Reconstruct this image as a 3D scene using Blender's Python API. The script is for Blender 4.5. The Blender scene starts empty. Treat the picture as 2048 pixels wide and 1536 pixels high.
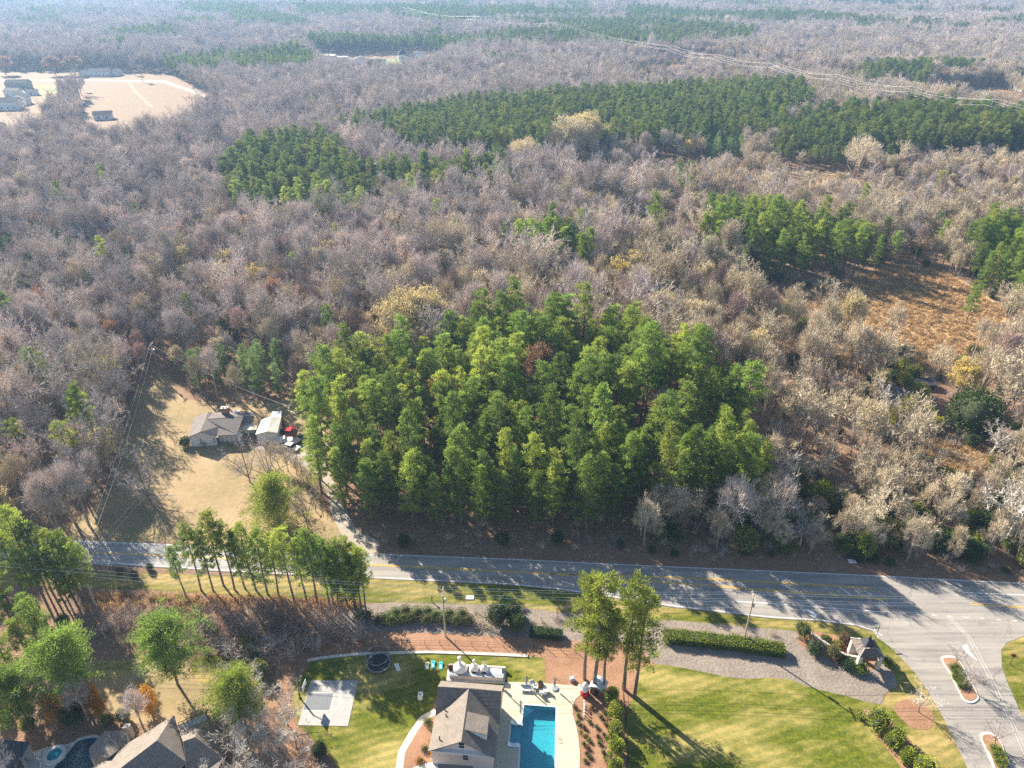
import bpy, bmesh, math, random
import numpy as np
from mathutils import Vector, Matrix, Euler
from mathutils.geometry import tessellate_polygon
PI = math.pi
SC = bpy.context.scene
COL = SC.collection
# ------------------------------------------------------------------ camera
CAM_H, FPX, PITCH = 105.0, 1450.0, math.radians(30.0)
cd = bpy.data.cameras.new('camera'); cam = bpy.data.objects.new('camera', cd); COL.objects.link(cam)
cam.location = (0, 0, CAM_H); cam.rotation_euler = (math.radians(60.0), 0, 0)
cd.sensor_width = 36.0; cd.lens = 36.0 * FPX / 2048.0; cd.clip_start = 1.0; cd.clip_end = 20000.0
SC.camera = cam
# ------------------------------------------------------------------ sky, sun, exposure
SUN_EL, SUN_AZ = math.radians(29.0), math.radians(-43.0)     # azimuth from +Y, negative = to the left
w = bpy.data.worlds.new('World'); SC.world = w; w.use_nodes = True
nt = w.node_tree; bg = nt.nodes['Background']
sky = nt.nodes.new('ShaderNodeTexSky'); sky.sky_type = 'NISHITA'; sky.sun_disc = False
sky.sun_elevation = SUN_EL; sky.sun_rotation = SUN_AZ; sky.air_density = 1.0; sky.dust_density = 0.6; sky.ozone_density = 2.0
nt.links.new(sky.outputs[0], bg.inputs[0]); bg.inputs[1].default_value = 0.06
sd = bpy.data.lights.new('sun', 'SUN'); sd.energy = 5.0; sd.angle = math.radians(0.5); sd.color = (1.0, 0.90, 0.74)
sun = bpy.data.objects.new('sun', sd); COL.objects.link(sun)
sdir = Vector((math.sin(SUN_AZ) * math.cos(SUN_EL), math.cos(SUN_AZ) * math.cos(SUN_EL), math.sin(SUN_EL)))
sun.rotation_euler = sdir.to_track_quat('Z', 'Y').to_euler(); sun.location = (-60, 60, 150)
SC.view_settings.view_transform = 'Standard'; SC.view_settings.look = 'None'
SC.view_settings.exposure = 1.68; SC.view_settings.gamma = 1.0
SC.cycles.max_bounces = 6; SC.cycles.diffuse_bounces = 2; SC.cycles.glossy_bounces = 2
SC.cycles.transmission_bounces = 3; SC.cycles.transparent_max_bounces = 12; SC.cycles.volume_bounces = 1
SC.cycles.use_denoising = False; SC.cycles.denoiser = 'OPENIMAGEDENOISE'; SC.cycles.denoising_input_passes = 'RGB_ALBEDO_NORMAL'
# ------------------------------------------------------------------ picture <-> ground
cp, sp_ = math.cos(PITCH), math.sin(PITCH)
def P(u, v, z=0.0):
    x, y = u - 1024.0, v - 768.0
    dx, dy, dz = x, FPX * cp - y * sp_, -(FPX * sp_ + y * cp)
    t = (CAM_H - z) / -dz
    return Vector((dx * t, dy * t, z))
def G(u, v): 
    p = P(u, v); return (p.x, p.y)
def poly(pts): return [G(*p) for p in pts]
def to_px(X, Y, Z=0.0):
    Z = Z - CAM_H
    depth = Y * cp - Z * sp_; up = Y * sp_ + Z * cp
    return 1024 + FPX * X / depth, 768 - FPX * up / depth
# ------------------------------------------------------------------ materials
MATS = {}
def new_mat(name):
    m = bpy.data.materials.new(name); m.use_nodes = True; MATS[name] = m
    return m, m.node_tree, m.node_tree.nodes['Principled BSDF']
def N(t, kind, **kw):
    n = t.nodes.new(kind)
    for k, v in kw.items(): setattr(n, k, v)
    return n
def noise(t, scale, detail=4.0, rough=0.6, coord='Object', stretch=None):
    tc = N(t, 'ShaderNodeTexCoord'); n = N(t, 'ShaderNodeTexNoise')
    n.inputs['Scale'].default_value = scale; n.inputs['Detail'].default_value = detail; n.inputs['Roughness'].default_value = rough
    if stretch:
        mp = N(t, 'ShaderNodeMapping'); mp.inputs['Scale'].default_value = stretch[:3]
        if len(stretch) > 3: mp.inputs['Rotation'].default_value = (0, 0, stretch[3])
        t.links.new(tc.outputs[coord], mp.inputs[0]); t.links.new(mp.outputs[0], n.inputs['Vector'])
    else: t.links.new(tc.outputs[coord], n.inputs['Vector'])
    return n
def ramp(t, src, stops):
    r = N(t, 'ShaderNodeValToRGB'); e = r.color_ramp.elements
    e[0].position, e[0].color = stops[0][0], (*stops[0][1], 1); e[1].position, e[1].color = stops[-1][0], (*stops[-1][1], 1)
    for p, c in stops[1:-1]:
        x = e.new(p); x.color = (*c, 1)
    t.links.new(src, r.inputs[0]); return r
def mixc(t, fac, a, b, mode='MIX'):
    m = N(t, 'ShaderNodeMix', data_type='RGBA', blend_type=mode)
    if isinstance(fac, (int, float)): m.inputs[0].default_value = fac
    else: t.links.new(fac, m.inputs[0])
    for i, s in ((6, a), (7, b)):
        if isinstance(s, tuple): m.inputs[i].default_value = (*s, 1)
        else: t.links.new(s, m.inputs[i])
    return m.outputs[2]
def bump(t, b, h, strength=0.4, dist=0.1):
    n = N(t, 'ShaderNodeBump'); n.inputs['Strength'].default_value = strength; n.inputs['Distance'].default_value = dist
    t.links.new(h, n.inputs['Height']); t.links.new(n.outputs[0], b.inputs['Normal'])
def mat_noise(name, stops, scale, rough=0.9, bumpd=0.0, scale2=None, stops2=None, stretch=None, spec=0.2, fac2=0.5):
    m, t, b = new_mat(name); n = noise(t, scale, 6, 0.65, stretch=stretch); r = ramp(t, n.outputs[0], stops); c = r.outputs[0]
    if scale2:
        n2 = noise(t, scale2, 4, 0.6); r2 = ramp(t, n2.outputs[0], stops2); c = mixc(t, fac2, c, r2.outputs[0], 'MIX')
    t.links.new(c, b.inputs['Base Color']); b.inputs['Roughness'].default_value = rough; b.inputs['Specular IOR Level'].default_value = spec
    if bumpd: bump(t, b, n.outputs[0], 0.8, bumpd)
    return m
def mat_plain(name, c, rough=0.6, metal=0.0, var=0.12, scale=1.5, spec=0.3):
    m, t, b = new_mat(name); n = noise(t, scale, 5, 0.6)
    lo = tuple(x * (1 - var) for x in c); hi = tuple(min(1, x * (1 + var)) for x in c)
    r = ramp(t, n.outputs[0], [(0.3, lo), (0.7, hi)])
    t.links.new(r.outputs[0], b.inputs['Base Color']); b.inputs['Roughness'].default_value = rough; b.inputs['Metallic'].default_value = metal
    b.inputs['Specular IOR Level'].default_value = spec
    return m
def mat_leaf(name, c1, c2, c3=None, trans=0.25, var=0.3, rough=0.6):
    """colour from the per-leaf attribute 'tint' and the per-tree random number"""
    m, t, b = new_mat(name)
    at = N(t, 'ShaderNodeAttribute', attribute_name='tint'); oi = N(t, 'ShaderNodeObjectInfo')
    c = ramp(t, at.outputs['Fac'], [(0.0, c1), (1.0, c2)]).outputs[0]
    if c3: 
        r3 = ramp(t, oi.outputs['Random'], [(0.35, (0, 0, 0)), (1.0, (0.75, 0.75, 0.75))]); c = mixc(t, r3.outputs[0], c, c3)
    hs = N(t, 'ShaderNodeHueSaturation'); mr = N(t, 'ShaderNodeMapRange')
    ml = N(t, 'ShaderNodeMath', operation='MULTIPLY'); ml.inputs[1].default_value = 7.31; fr = N(t, 'ShaderNodeMath', operation='FRACT')
    t.links.new(oi.outputs['Random'], ml.inputs[0]); t.links.new(ml.outputs[0], fr.inputs[0]); t.links.new(fr.outputs[0], mr.inputs[0])
    mr.inputs[3].default_value = 1 - var; mr.inputs[4].default_value = 1 + var
    t.links.new(mr.outputs[0], hs.inputs['Value']); t.links.new(c, hs.inputs['Color'])
    t.links.new(hs.outputs[0], b.inputs['Base Color']); b.inputs['Roughness'].default_value = rough; b.inputs['Specular IOR Level'].default_value = 0.25
    if trans:
        tr = N(t, 'ShaderNodeBsdfTranslucent'); t.links.new(hs.outputs[0], tr.inputs[0]); mx = N(t, 'ShaderNodeMixShader'); mx.inputs[0].default_value = trans
        t.links.new(b.outputs[0], mx.inputs[1]); t.links.new(tr.outputs[0], mx.inputs[2])
        t.links.new(mx.outputs[0], t.nodes['Material Output'].inputs[0])
    return m
# ------------------------------------------------------------------ mesh builder
class MB:
    def __init__(s): s.v, s.f, s.m, s.t = [], [], [], []
    def add(s, vs, fs, mi=0, tint=0.5):
        o = len(s.v); s.v += [tuple(p) for p in vs]; s.t += [tint] * len(vs)
        s.f += [tuple(i + o for i in f) for f in fs]; s.m += [mi] * len(fs)
    def box(s, c, d, rz=0.0, mi=0, taper=1.0):
        hx, hy, hz = d[0] / 2, d[1] / 2, d[2] / 2; ca, sa = math.cos(rz), math.sin(rz); vs = []
        for z, k in ((-hz, 1), (hz, taper)):
            for x, y in ((-hx, -hy), (hx, -hy), (hx, hy), (-hx, hy)):
                x *= k; y *= k; vs.append((c[0] + x * ca - y * sa, c[1] + x * sa + y * ca, c[2] + z))
        s.add(vs, [(3, 2, 1, 0), (4, 5, 6, 7), (0, 1, 5, 4), (1, 2, 6, 5), (2, 3, 7, 6), (3, 0, 4, 7)], mi)
    def tube(s, a, b, r0, r1=None, n=8, mi=0, cap=True):
        a, b = Vector(a), Vector(b); r1 = r0 if r1 is None else r1; d = (b - a)
        if d.length < 1e-6: return
        q = d.to_track_quat('Z', 'Y'); vs = []
        for p, r in ((a, r0), (b, r1)):
            for i in range(n):
                an = 2 * PI * i / n; vs.append(p + q @ Vector((r * math.cos(an), r * math.sin(an), 0)))
        fs = [(i, (i + 1) % n, n + (i + 1) % n, n + i) for i in range(n)]
        if cap: fs += [tuple(range(n - 1, -1, -1)), tuple(range(n, 2 * n))]
        s.add(vs, fs, mi)
    def path(s, pts, r, n=6, mi=0):
        for a, b in zip(pts[:-1], pts[1:]): s.tube(a, b, r, r, n, mi)
    def prism(s, pts, z0, z1, mi=0, top_only=False):
        pts = ccw(pts); n = len(pts); tris = tessellate_polygon([[Vector((p[0], p[1], 0)) for p in pts]])
        up = [orient(pts, t) for t in tris]
        vs = [(p[0], p[1], z1) for p in pts]; fs = list(up)
        if not top_only:
            vs += [(p[0], p[1], z0) for p in pts]; fs += [(i, i + n, (i + 1) % n + n, (i + 1) % n) for i in range(n)]
            fs += [tuple(reversed([i + n for i in t])) for t in up]
        s.add(vs, fs, mi)
    def ring(s, c, r0, r1, z0, z1, n=24, mi=0, e=1.0):
        vs = []
        for r, z in ((r0, z0), (r1, z0), (r1, z1), (r0, z1)):
            for i in range(n): a = 2 * PI * i / n; vs.append((c[0] + r * math.cos(a), c[1] + e * r * math.sin(a), z))
        s.add(vs, [(k * n + i, k * n + (i + 1) % n, ((k + 1) % 4) * n + (i + 1) % n, ((k + 1) % 4) * n + i) for k in range(4) for i in range(n)], mi)
    def lathe(s, c, prof, n=16, mi=0):
        vs = [(c[0] + r * math.cos(2 * PI * i / n), c[1] + r * math.sin(2 * PI * i / n), c[2] + z) for r, z in prof for i in range(n)]
        s.add(vs, [(k * n + i, k * n + (i + 1) % n, (k + 1) * n + (i + 1) % n, (k + 1) * n + i) for k in range(len(prof) - 1) for i in range(n)], mi)
    def slab(s, pts, th, mi=0):
        """a polygon of 3-D points given thickness th along its normal (roof planes)"""
        pts = [Vector(p) for p in pts]; nrm = (pts[1] - pts[0]).cross(pts[2] - pts[0]).normalized()
        if nrm.z < 0: pts.reverse(); nrm = -nrm
        n = len(pts); vs = pts + [p - nrm * th for p in pts]
        s.add(vs, [tuple(range(n)), tuple(range(2 * n - 1, n - 1, -1))] + [(i, i + n, (i + 1) % n + n, (i + 1) % n) for i in range(n)], mi)
    def build(s, name, mats, parent=None, loc=None, smooth=False, tint=False, bevel=0):
        me = bpy.data.meshes.new(name); me.from_pydata(s.v, [], s.f)
        for m in (mats if isinstance(mats, (list, tuple)) else [mats]): me.materials.append(MATS[m] if isinstance(m, str) else m)
        me.polygons.foreach_set('material_index', s.m)
        if smooth: me.polygons.foreach_set('use_smooth', [True] * len(s.f))
        if tint: me.attributes.new('tint', 'FLOAT', 'POINT').data.foreach_set('value', s.t)
        me.update(); return link(name, me, parent, loc, bevel)
def link(name, me, parent=None, loc=None, bevel=0):
    o = bpy.data.objects.new(name, me); COL.objects.link(o)
    if parent: o.parent = parent
    if loc is not None: o.location = loc
    if bevel:
        b = o.modifiers.new('bevel', 'BEVEL'); b.width = bevel; b.segments = 2; b.limit_method = 'ANGLE'
    return o
def area2(pts): return sum(a[0] * b[1] - b[0] * a[1] for a, b in zip(pts, list(pts[1:]) + [pts[0]]))
def ccw(pts): return list(pts) if area2(pts) > 0 else list(reversed(pts))
def orient(pts, t):
    a, b, c = (pts[i] for i in t)
    return tuple(t) if (b[0] - a[0]) * (c[1] - a[1]) - (b[1] - a[1]) * (c[0] - a[0]) > 0 else tuple(reversed(t))
def tag(o, label=None, cat=None, group=None, kind=None):
    for k, v in (('label', label), ('category', cat), ('group', group), ('kind', kind)):
        if v: o[k] = v
    return o
def empty(name, loc, rz=0.0, label=None, cat=None, group=None):
    o = bpy.data.objects.new(name, None); COL.objects.link(o); o.location = loc; o.rotation_euler = (0, 0, rz); o.empty_display_size = 0.5
    return tag(o, label, cat, group)
def copy_tree(o, parent=None):
    c = o.copy(); COL.objects.link(c)
    if parent: c.parent = parent
    for ch in KIDS.get(o.name, []): KIDS.setdefault(c.name, []).append(copy_tree(ch, c))
    return c
KIDS = {}
def kid(parent, o): KIDS.setdefault(parent.name, []).append(o); return o
def smooth_closed(pts, k=4):
    n = len(pts); out = []
    for i in range(n):
        p0, p1, p2, p3 = (np.array(pts[(i + j) % n], float) for j in (-1, 0, 1, 2))
        for s in range(k):
            t = s / k; out.append(tuple(0.5 * ((2 * p1) + (-p0 + p2) * t + (2 * p0 - 5 * p1 + 4 * p2 - p3) * t * t + (-p0 + 3 * p1 - 3 * p2 + p3) * t ** 3)))
    return out
def sheet(name, pts, z, mat, kind='structure', holes=(), smooth=0, label=None, thick=0.0):
    if smooth: pts = smooth_closed(pts, smooth)
    if thick:
        mb = MB(); mb.prism(pts, z - thick, z); o = mb.build(name, mat)
        return tag(o, label=label, kind=kind)
    loops = [ccw(pts)] + [list(reversed(ccw(h))) for h in holes]; flat = [p for l in loops for p in l]
    tris = tessellate_polygon([[Vector((p[0], p[1], 0)) for p in l] for l in loops])
    mb = MB(); mb.add([(p[0], p[1], z) for p in flat], [orient(flat, t) for t in tris]); o = mb.build(name, mat)
    return tag(o, label=label, kind=kind)
def stripe(mb, pts, width, z, mi=0):
    """a painted band along a polyline on the ground"""
    pts = [Vector((p[0], p[1])) for p in pts]; L, R = [], []
    for i, p in enumerate(pts):
        d = (pts[min(i + 1, len(pts) - 1)] - pts[max(i - 1, 0)]).normalized(); n = Vector((-d.y, d.x)) * width / 2
        L.append(p + n); R.append(p - n)
    vs = [(q.x, q.y, z) for q in L + R]; n = len(pts)
    mb.add(vs, [(i + n, i + 1 + n, i + 1, i) for i in range(n - 1)], mi)
def offset_line(pts, d):
    out = []
    for i, p in enumerate(pts):
        a = Vector(pts[max(i - 1, 0)]); b = Vector(pts[min(i + 1, len(pts) - 1)]); t = (b - a).normalized()
        out.append((p[0] - t.y * d, p[1] + t.x * d))
    return out
# ------------------------------------------------------------------ material list
mat_noise('forest_floor', [(0.25, (0.11, 0.065, 0.042)), (0.5, (0.25, 0.155, 0.10)), (0.75, (0.42, 0.29, 0.19))], 1.3, bumpd=0.3, scale2=0.02, stops2=[(0.3, (0.16, 0.10, 0.07)), (0.7, (0.30, 0.18, 0.10))])
mat_noise('dry_lawn', [(0.25, (0.19, 0.13, 0.065)), (0.55, (0.31, 0.225, 0.12)), (0.8, (0.43, 0.325, 0.185))], 0.9, bumpd=0.06, scale2=0.07, stops2=[(0.35, (0.20, 0.17, 0.075)), (0.55, (0.36, 0.265, 0.145)), (0.75, (0.47, 0.35, 0.21))])
def grass_mat(name, a, b_, c, dry, stretch):
    m, t, b = new_mat(name); n = noise(t, 2.2, 7, 0.7, stretch=(1, 1, 1)); r = ramp(t, n.outputs[0], [(0.25, a), (0.5, b_), (0.75, c)])
    big = noise(t, 0.10, 5, 0.62, stretch=stretch); rb = ramp(t, big.outputs[0], [(0.45, (0, 0, 0)), (0.62, (1, 1, 1))])
    c1 = mixc(t, rb.outputs[0], r.outputs[0], dry); fine = noise(t, 14, 3, 0.6); rf = ramp(t, fine.outputs[0], [(0.3, (0.6, 0.6, 0.6)), (0.7, (1.25, 1.25, 1.25))])
    wv = N(t, 'ShaderNodeTexWave'); wv.inputs['Scale'].default_value = .22; wv.inputs['Distortion'].default_value = 2.5; wv.inputs['Detail'].default_value = 3; mp = N(t, 'ShaderNodeMapping'); mp.inputs['Rotation'].default_value = (0, 0, 1.25); tc = N(t, 'ShaderNodeTexCoord'); t.links.new(tc.outputs['Object'], mp.inputs[0]); t.links.new(mp.outputs[0], wv.inputs['Vector']); rw = ramp(t, wv.outputs[1], [(0.3, (0.86, 0.9, 0.86)), (0.7, (1.1, 1.06, 1.1))]); c1 = mixc(t, 1.0, c1, rw.outputs[0], 'MULTIPLY'); md = noise(t, .8, 5, .75); rm = ramp(t, md.outputs[0], [(0.35, (0.72, 0.78, 0.7)), (0.65, (1.25, 1.2, 1.2))]); c1 = mixc(t, .8, c1, rm.outputs[0], 'MULTIPLY')
    c2 = mixc(t, 1.0, c1, rf.outputs[0], 'MULTIPLY'); t.links.new(c2, b.inputs['Base Color']); b.inputs['Roughness'].default_value = 0.9; b.inputs['Specular IOR Level'].default_value = 0.15
    bump(t, b, n.outputs[0], 0.8, 0.06)
grass_mat('lawn', (0.045, 0.068, 0.005), (0.11, 0.13, 0.011), (0.20, 0.20, 0.024), (0.33, 0.275, 0.09), (0.6, 1.4, 1, 0.35))
grass_mat('verge', (0.05, 0.075, 0.006), (0.12, 0.135, 0.015), (0.22, 0.20, 0.045), (0.37, 0.28, 0.11), (0.35, 2.2, 1, 0.12))
mat_noise('mulch', [(0.25, (0.12, 0.06, 0.038)), (0.5, (0.27, 0.15, 0.095)), (0.75, (0.42, 0.27, 0.18))], 3.0, bumpd=0.08, scale2=0.25, stops2=[(0.3, (0.22, 0.11, 0.06)), (0.7, (0.42, 0.25, 0.15))])
mat_noise('ground_cover', [(0.25, (0.10, 0.08, 0.07)), (0.5, (0.22, 0.185, 0.16)), (0.75, (0.38, 0.32, 0.265))], 2.2, bumpd=0.2, scale2=0.3, stops2=[(0.3, (0.17, 0.14, 0.12)), (0.7, (0.32, 0.27, 0.22))])
mat_noise('rust_grass', [(0.25, (0.16, 0.09, 0.045)), (0.5, (0.38, 0.25, 0.13)), (0.75, (0.58, 0.43, 0.24))], 0.5, bumpd=0.3, scale2=0.05, stops2=[(0.3, (0.32, 0.19, 0.10)), (0.7, (0.54, 0.40, 0.22))])
mat_noise('field_soil', [(0.25, (0.17, 0.11, 0.065)), (0.6, (0.235, 0.155, 0.095)), (0.8, (0.29, 0.20, 0.125))], 0.03, stretch=(1, 4, 1, 0.6), scale2=0.4, stops2=[(0.3, (0.18, 0.12, 0.07)), (0.7, (0.26, 0.18, 0.115))])
mat_noise('green_field', [(0.25, (0.16, 0.20, 0.05)), (0.75, (0.30, 0.30, 0.11))], 0.05)
def asphalt(name, lo, hi):
    m, t, b = new_mat(name); n = noise(t, 0.25, 8, 0.7, stretch=(0.4, 2.5, 1)); r = ramp(t, n.outputs[0], [(0.3, lo), (0.7, hi)])
    f = noise(t, 9, 5, 0.7); rf = ramp(t, f.outputs[0], [(0.3, (0.82, 0.82, 0.82)), (0.7, (1.15, 1.15, 1.15))])
    tk_ = noise(t, 1.0, 4, 0.7, stretch=(0.035, 0.75, 1, 0.045)); rt = ramp(t, tk_.outputs[0], [(0.36, (0.80, 0.80, 0.81)), (0.5, (1, 1, 1)), (0.64, (1.10, 1.09, 1.07))]); c = mixc(t, 1.0, r.outputs[0], rf.outputs[0], 'MULTIPLY'); c = mixc(t, 1.0, c, rt.outputs[0], 'MULTIPLY')
    pt = noise(t, 0.13, 7, 0.8); rp = ramp(t, pt.outputs[0], [(0.34, (0.80, 0.80, 0.81)), (0.42, (1, 1, 1)), (0.68, (1.08, 1.07, 1.05))]); c = mixc(t, 1.0, c, rp.outputs[0], 'MULTIPLY')
    vo = N(t, 'ShaderNodeTexVoronoi', feature='DISTANCE_TO_EDGE'); tc = N(t, 'ShaderNodeTexCoord'); vo.inputs['Scale'].default_value = 0.11
    wn = noise(t, 0.35, 4, 0.7); ad = N(t, 'ShaderNodeVectorMath', operation='MULTIPLY_ADD'); ad.inputs[1].default_value = (4, 4, 0)
    t.links.new(wn.outputs[1], ad.inputs[0]); t.links.new(tc.outputs['Object'], ad.inputs[2]); t.links.new(ad.outputs[0], vo.inputs['Vector'])
    rc = ramp(t, vo.outputs[0], [(0.0, (0.55, 0.55, 0.55)), (0.006, (1, 1, 1))]); c = mixc(t, 1.0, c, rc.outputs[0], 'MULTIPLY')
    t.links.new(c, b.inputs['Base Color']); b.inputs['Roughness'].default_value = 0.85; b.inputs['Specular IOR Level'].default_value = 0.25; bump(t, b, f.outputs[0], 0.3, 0.02)
asphalt('asphalt', (0.24, 0.22, 0.20), (0.335, 0.31, 0.285)); asphalt('old_asphalt', (0.27, 0.26, 0.255), (0.37, 0.355, 0.345))
mat_noise('gravel_drive', [(0.3, (0.27, 0.23, 0.19)), (0.7, (0.42, 0.37, 0.31))], 1.2, bumpd=0.03)
mat_plain('white_paint', (0.72, 0.72, 0.70), 0.7, var=0.15, scale=6); mat_plain('yellow_paint', (0.72, 0.46, 0.06), 0.7, var=0.2, scale=5)
mat_plain('concrete', (0.50, 0.47, 0.43), 0.85, scale=2.5); mat_plain('kerb', (0.62, 0.60, 0.55), 0.8, scale=3)
m, t, b = new_mat('travertine'); br = N(t, 'ShaderNodeTexBrick'); tc = N(t, 'ShaderNodeTexCoord'); t.links.new(tc.outputs['Object'], br.inputs['Vector'])
br.inputs['Scale'].default_value = 1.4; br.inputs['Mortar Size'].default_value = 0.012; br.inputs['Color1'].default_value = (0.52, 0.47, 0.33, 1); br.inputs['Color2'].default_value = (0.47, 0.43, 0.33, 1); br.inputs['Mortar'].default_value = (0.42, 0.38, 0.30, 1)
n = noise(t, 2.4, 6, 0.75); r = ramp(t, n.outputs[0], [(0.33, (0.66, 0.60, 0.55)), (0.45, (1, 1, 1)), (0.62, (1.05, 1.02, 0.95)), (0.75, (0.85, 0.72, 0.5))])
t.links.new(mixc(t, 1.0, br.outputs[0], r.outputs[0], 'MULTIPLY'), b.inputs['Base Color']); b.inputs['Roughness'].default_value = 0.7
def shingle(name, lo, hi, sc=3.2):
    m, t, b = new_mat(name); tc = N(t, 'ShaderNodeTexCoord'); br = N(t, 'ShaderNodeTexBrick'); mp = N(t, 'ShaderNodeMapping')
    t.links.new(tc.outputs['Object'], mp.inputs[0]); mp.inputs['Rotation'].default_value = (0.6, 0.5, 0.1); t.links.new(mp.outputs[0], br.inputs['Vector'])
    br.inputs['Scale'].default_value = sc; br.inputs['Mortar Size'].default_value = 0.02; br.inputs['Color1'].default_value = (*lo, 1); br.inputs['Color2'].default_value = (*hi, 1); br.inputs['Mortar'].default_value = (*[x * 0.65 for x in lo], 1)
    n = noise(t, 0.8, 6, 0.7); r = ramp(t, n.outputs[0], [(0.3, (0.8, 0.8, 0.8)), (0.7, (1.15, 1.12, 1.1))])
    t.links.new(mixc(t, 1.0, br.outputs[0], r.outputs[0], 'MULTIPLY'), b.inputs['Base Color']); b.inputs['Roughness'].default_value = 0.9; b.inputs['Specular IOR Level'].default_value = 0.2
    bump(t, b, br.outputs[1], 0.3, 0.03)
shingle('taupe_shingle', (0.19, 0.165, 0.145), (0.27, 0.235, 0.205)); shingle('grey_shingle', (0.17, 0.155, 0.15), (0.24, 0.215, 0.205)); shingle('dark_shingle', (0.05, 0.055, 0.07), (0.08, 0.085, 0.10)); shingle('wood_shake', (0.11, 0.095, 0.085), (0.22, 0.19, 0.165), 2.4)
def brick(name, a, b2, mo, sc=4.0):
    m, t, b = new_mat(name); tc = N(t, 'ShaderNodeTexCoord'); mp = N(t, 'ShaderNodeMapping'); mp.inputs['Rotation'].default_value = (PI / 2, 0, 0)
    br = N(t, 'ShaderNodeTexBrick'); t.links.new(tc.outputs['Object'], mp.inputs[0]); t.links.new(mp.outputs[0], br.inputs['Vector']); br.inputs['Scale'].default_value = sc
    for k, c in (('Color1', a), ('Color2', b2), ('Mortar', mo)): br.inputs[k].default_value = (*c, 1)
    t.links.new(br.outputs[0], b.inputs['Base Color']); b.inputs['Roughness'].default_value = 0.85
brick('pale_brick', (0.62, 0.55, 0.50), (0.70, 0.63, 0.57), (0.55, 0.50, 0.46)); brick('red_brick', (0.28, 0.10, 0.07), (0.36, 0.15, 0.10), (0.4, 0.36, 0.33)); brick('stone', (0.52, 0.46, 0.38), (0.68, 0.62, 0.54), (0.36, 0.32, 0.28), 2.2)
for nm, c, ro, me_ in (('white_siding', (0.74, 0.74, 0.72), .7, 0), ('cream_siding', (0.60, 0.54, 0.42), .8, 0), ('grey_wall', (0.36, 0.34, 0.33), .8, 0), ('black_metal', (0.02, 0.02, 0.022), .5, .3),
    ('galvanised', (0.45, 0.46, 0.47), .45, .6), ('pole_wood', (0.42, 0.36, 0.30), .9, 0), ('wire', (0.75, 0.72, 0.68), .5, 0), ('window_glass', (0.03, 0.04, 0.05), .12, 0), ('white_roof', (0.74, 0.70, 0.62), .55, 0),
    ('rusty_roof', (0.55, 0.40, 0.26), .7, 0), ('blue_tarp', (0.10, 0.22, 0.55), .5, 0), ('red_car', (0.50, 0.03, 0.02), .25, .2), ('white_car', (0.75, 0.75, 0.74), .25, .1), ('silver_car', (0.50, 0.51, 0.52), .3, .6), ('black_car', (0.03, 0.035, 0.04), .25, .3),
    ('car_cover', (0.70, 0.70, 0.69), .9, 0), ('rubber', (0.02, 0.02, 0.02), .9, 0), ('terracotta', (0.42, 0.15, 0.08), .8, 0), ('stucco', (0.74, 0.71, 0.66), .85, 0), ('flat_black', (0.015, 0.013, 0.012), .95, 0), ('slate_grey', (0.30, 0.31, 0.33), .7, 0),
    ('court_grey', (0.36, 0.345, 0.33), .75, 0), ('court_dark', (0.16, 0.17, 0.19), .75, 0), ('cyan_paint', (0.05, 0.50, 0.62), .6, 0), ('tan_paint', (0.55, 0.50, 0.38), .6, 0), ('white_plastic', (0.80, 0.80, 0.78), .4, 0), ('red_fabric', (0.62, 0.02, 0.03), .7, 0),
    ('white_fabric', (0.80, 0.79, 0.78), .8, 0), ('grey_fabric', (0.30, 0.30, 0.31), .9, 0), ('brown_wood', (0.20, 0.10, 0.05), .7, 0), ('green_sign', (0.01, 0.14, 0.07), .5, 0), ('maroon_sign', (0.30, 0.05, 0.04), .6, 0), ('flowers_red', (0.35, 0.06, 0.10), .9, 0),
    ('playhouse_roof', (0.46, 0.52, 0.58), .4, .5), ('pool_tile', (0.15, 0.40, 0.43), .5, 0), ('deep_pool_tile', (0.02, 0.10, 0.16), .5, 0), ('stone_path', (0.58, 0.54, 0.46), .85, 0), ('trampoline_mat', (0.03, 0.032, 0.04), .7, 0), ('white_marker', (0.8, 0.8, 0.78), .5, 0)):
    mat_plain(nm, c, ro, me_)
m, t, b = new_mat('pool_water'); b.inputs['Base Color'].default_value = (0.0, 0.05, 0.08, 1); b.inputs['Roughness'].default_value = 0.04; b.inputs['IOR'].default_value = 1.33
n = noise(t, 1.6, 3, 0.5); bump(t, b, n.outputs[0], 0.15, 0.05); tr = N(t, 'ShaderNodeBsdfTransparent'); tr.inputs[0].default_value = (0.42, 0.86, 0.94, 1)
fr = N(t, 'ShaderNodeValue'); fr.outputs[0].default_value = 0.07; gl = N(t, 'ShaderNodeBsdfGlossy'); gl.inputs['Roughness'].default_value = 0.05
mx = N(t, 'ShaderNodeMixShader'); t.links.new(fr.outputs[0], mx.inputs[0]); t.links.new(tr.outputs[0], mx.inputs[1]); t.links.new(gl.outputs[0], mx.inputs[2]); t.links.new(mx.outputs[0], t.nodes['Material Output'].inputs[0])
m, t, b = new_mat('pond_water'); b.inputs['Base Color'].default_value = (0.10, 0.16, 0.20, 1); b.inputs['Roughness'].default_value = 0.15; bump(t, b, noise(t, 0.5, 3).outputs[0], 0.2, 0.1)
m, t, b = new_mat('netting'); b.inputs['Base Color'].default_value = (0.02, 0.02, 0.025, 1); tr = N(t, 'ShaderNodeBsdfTransparent'); mx = N(t, 'ShaderNodeMixShader'); mx.inputs[0].default_value = 0.35
t.links.new(tr.outputs[0], mx.inputs[1]); t.links.new(b.outputs[0], mx.inputs[2]); t.links.new(mx.outputs[0], t.nodes['Material Output'].inputs[0])
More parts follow.
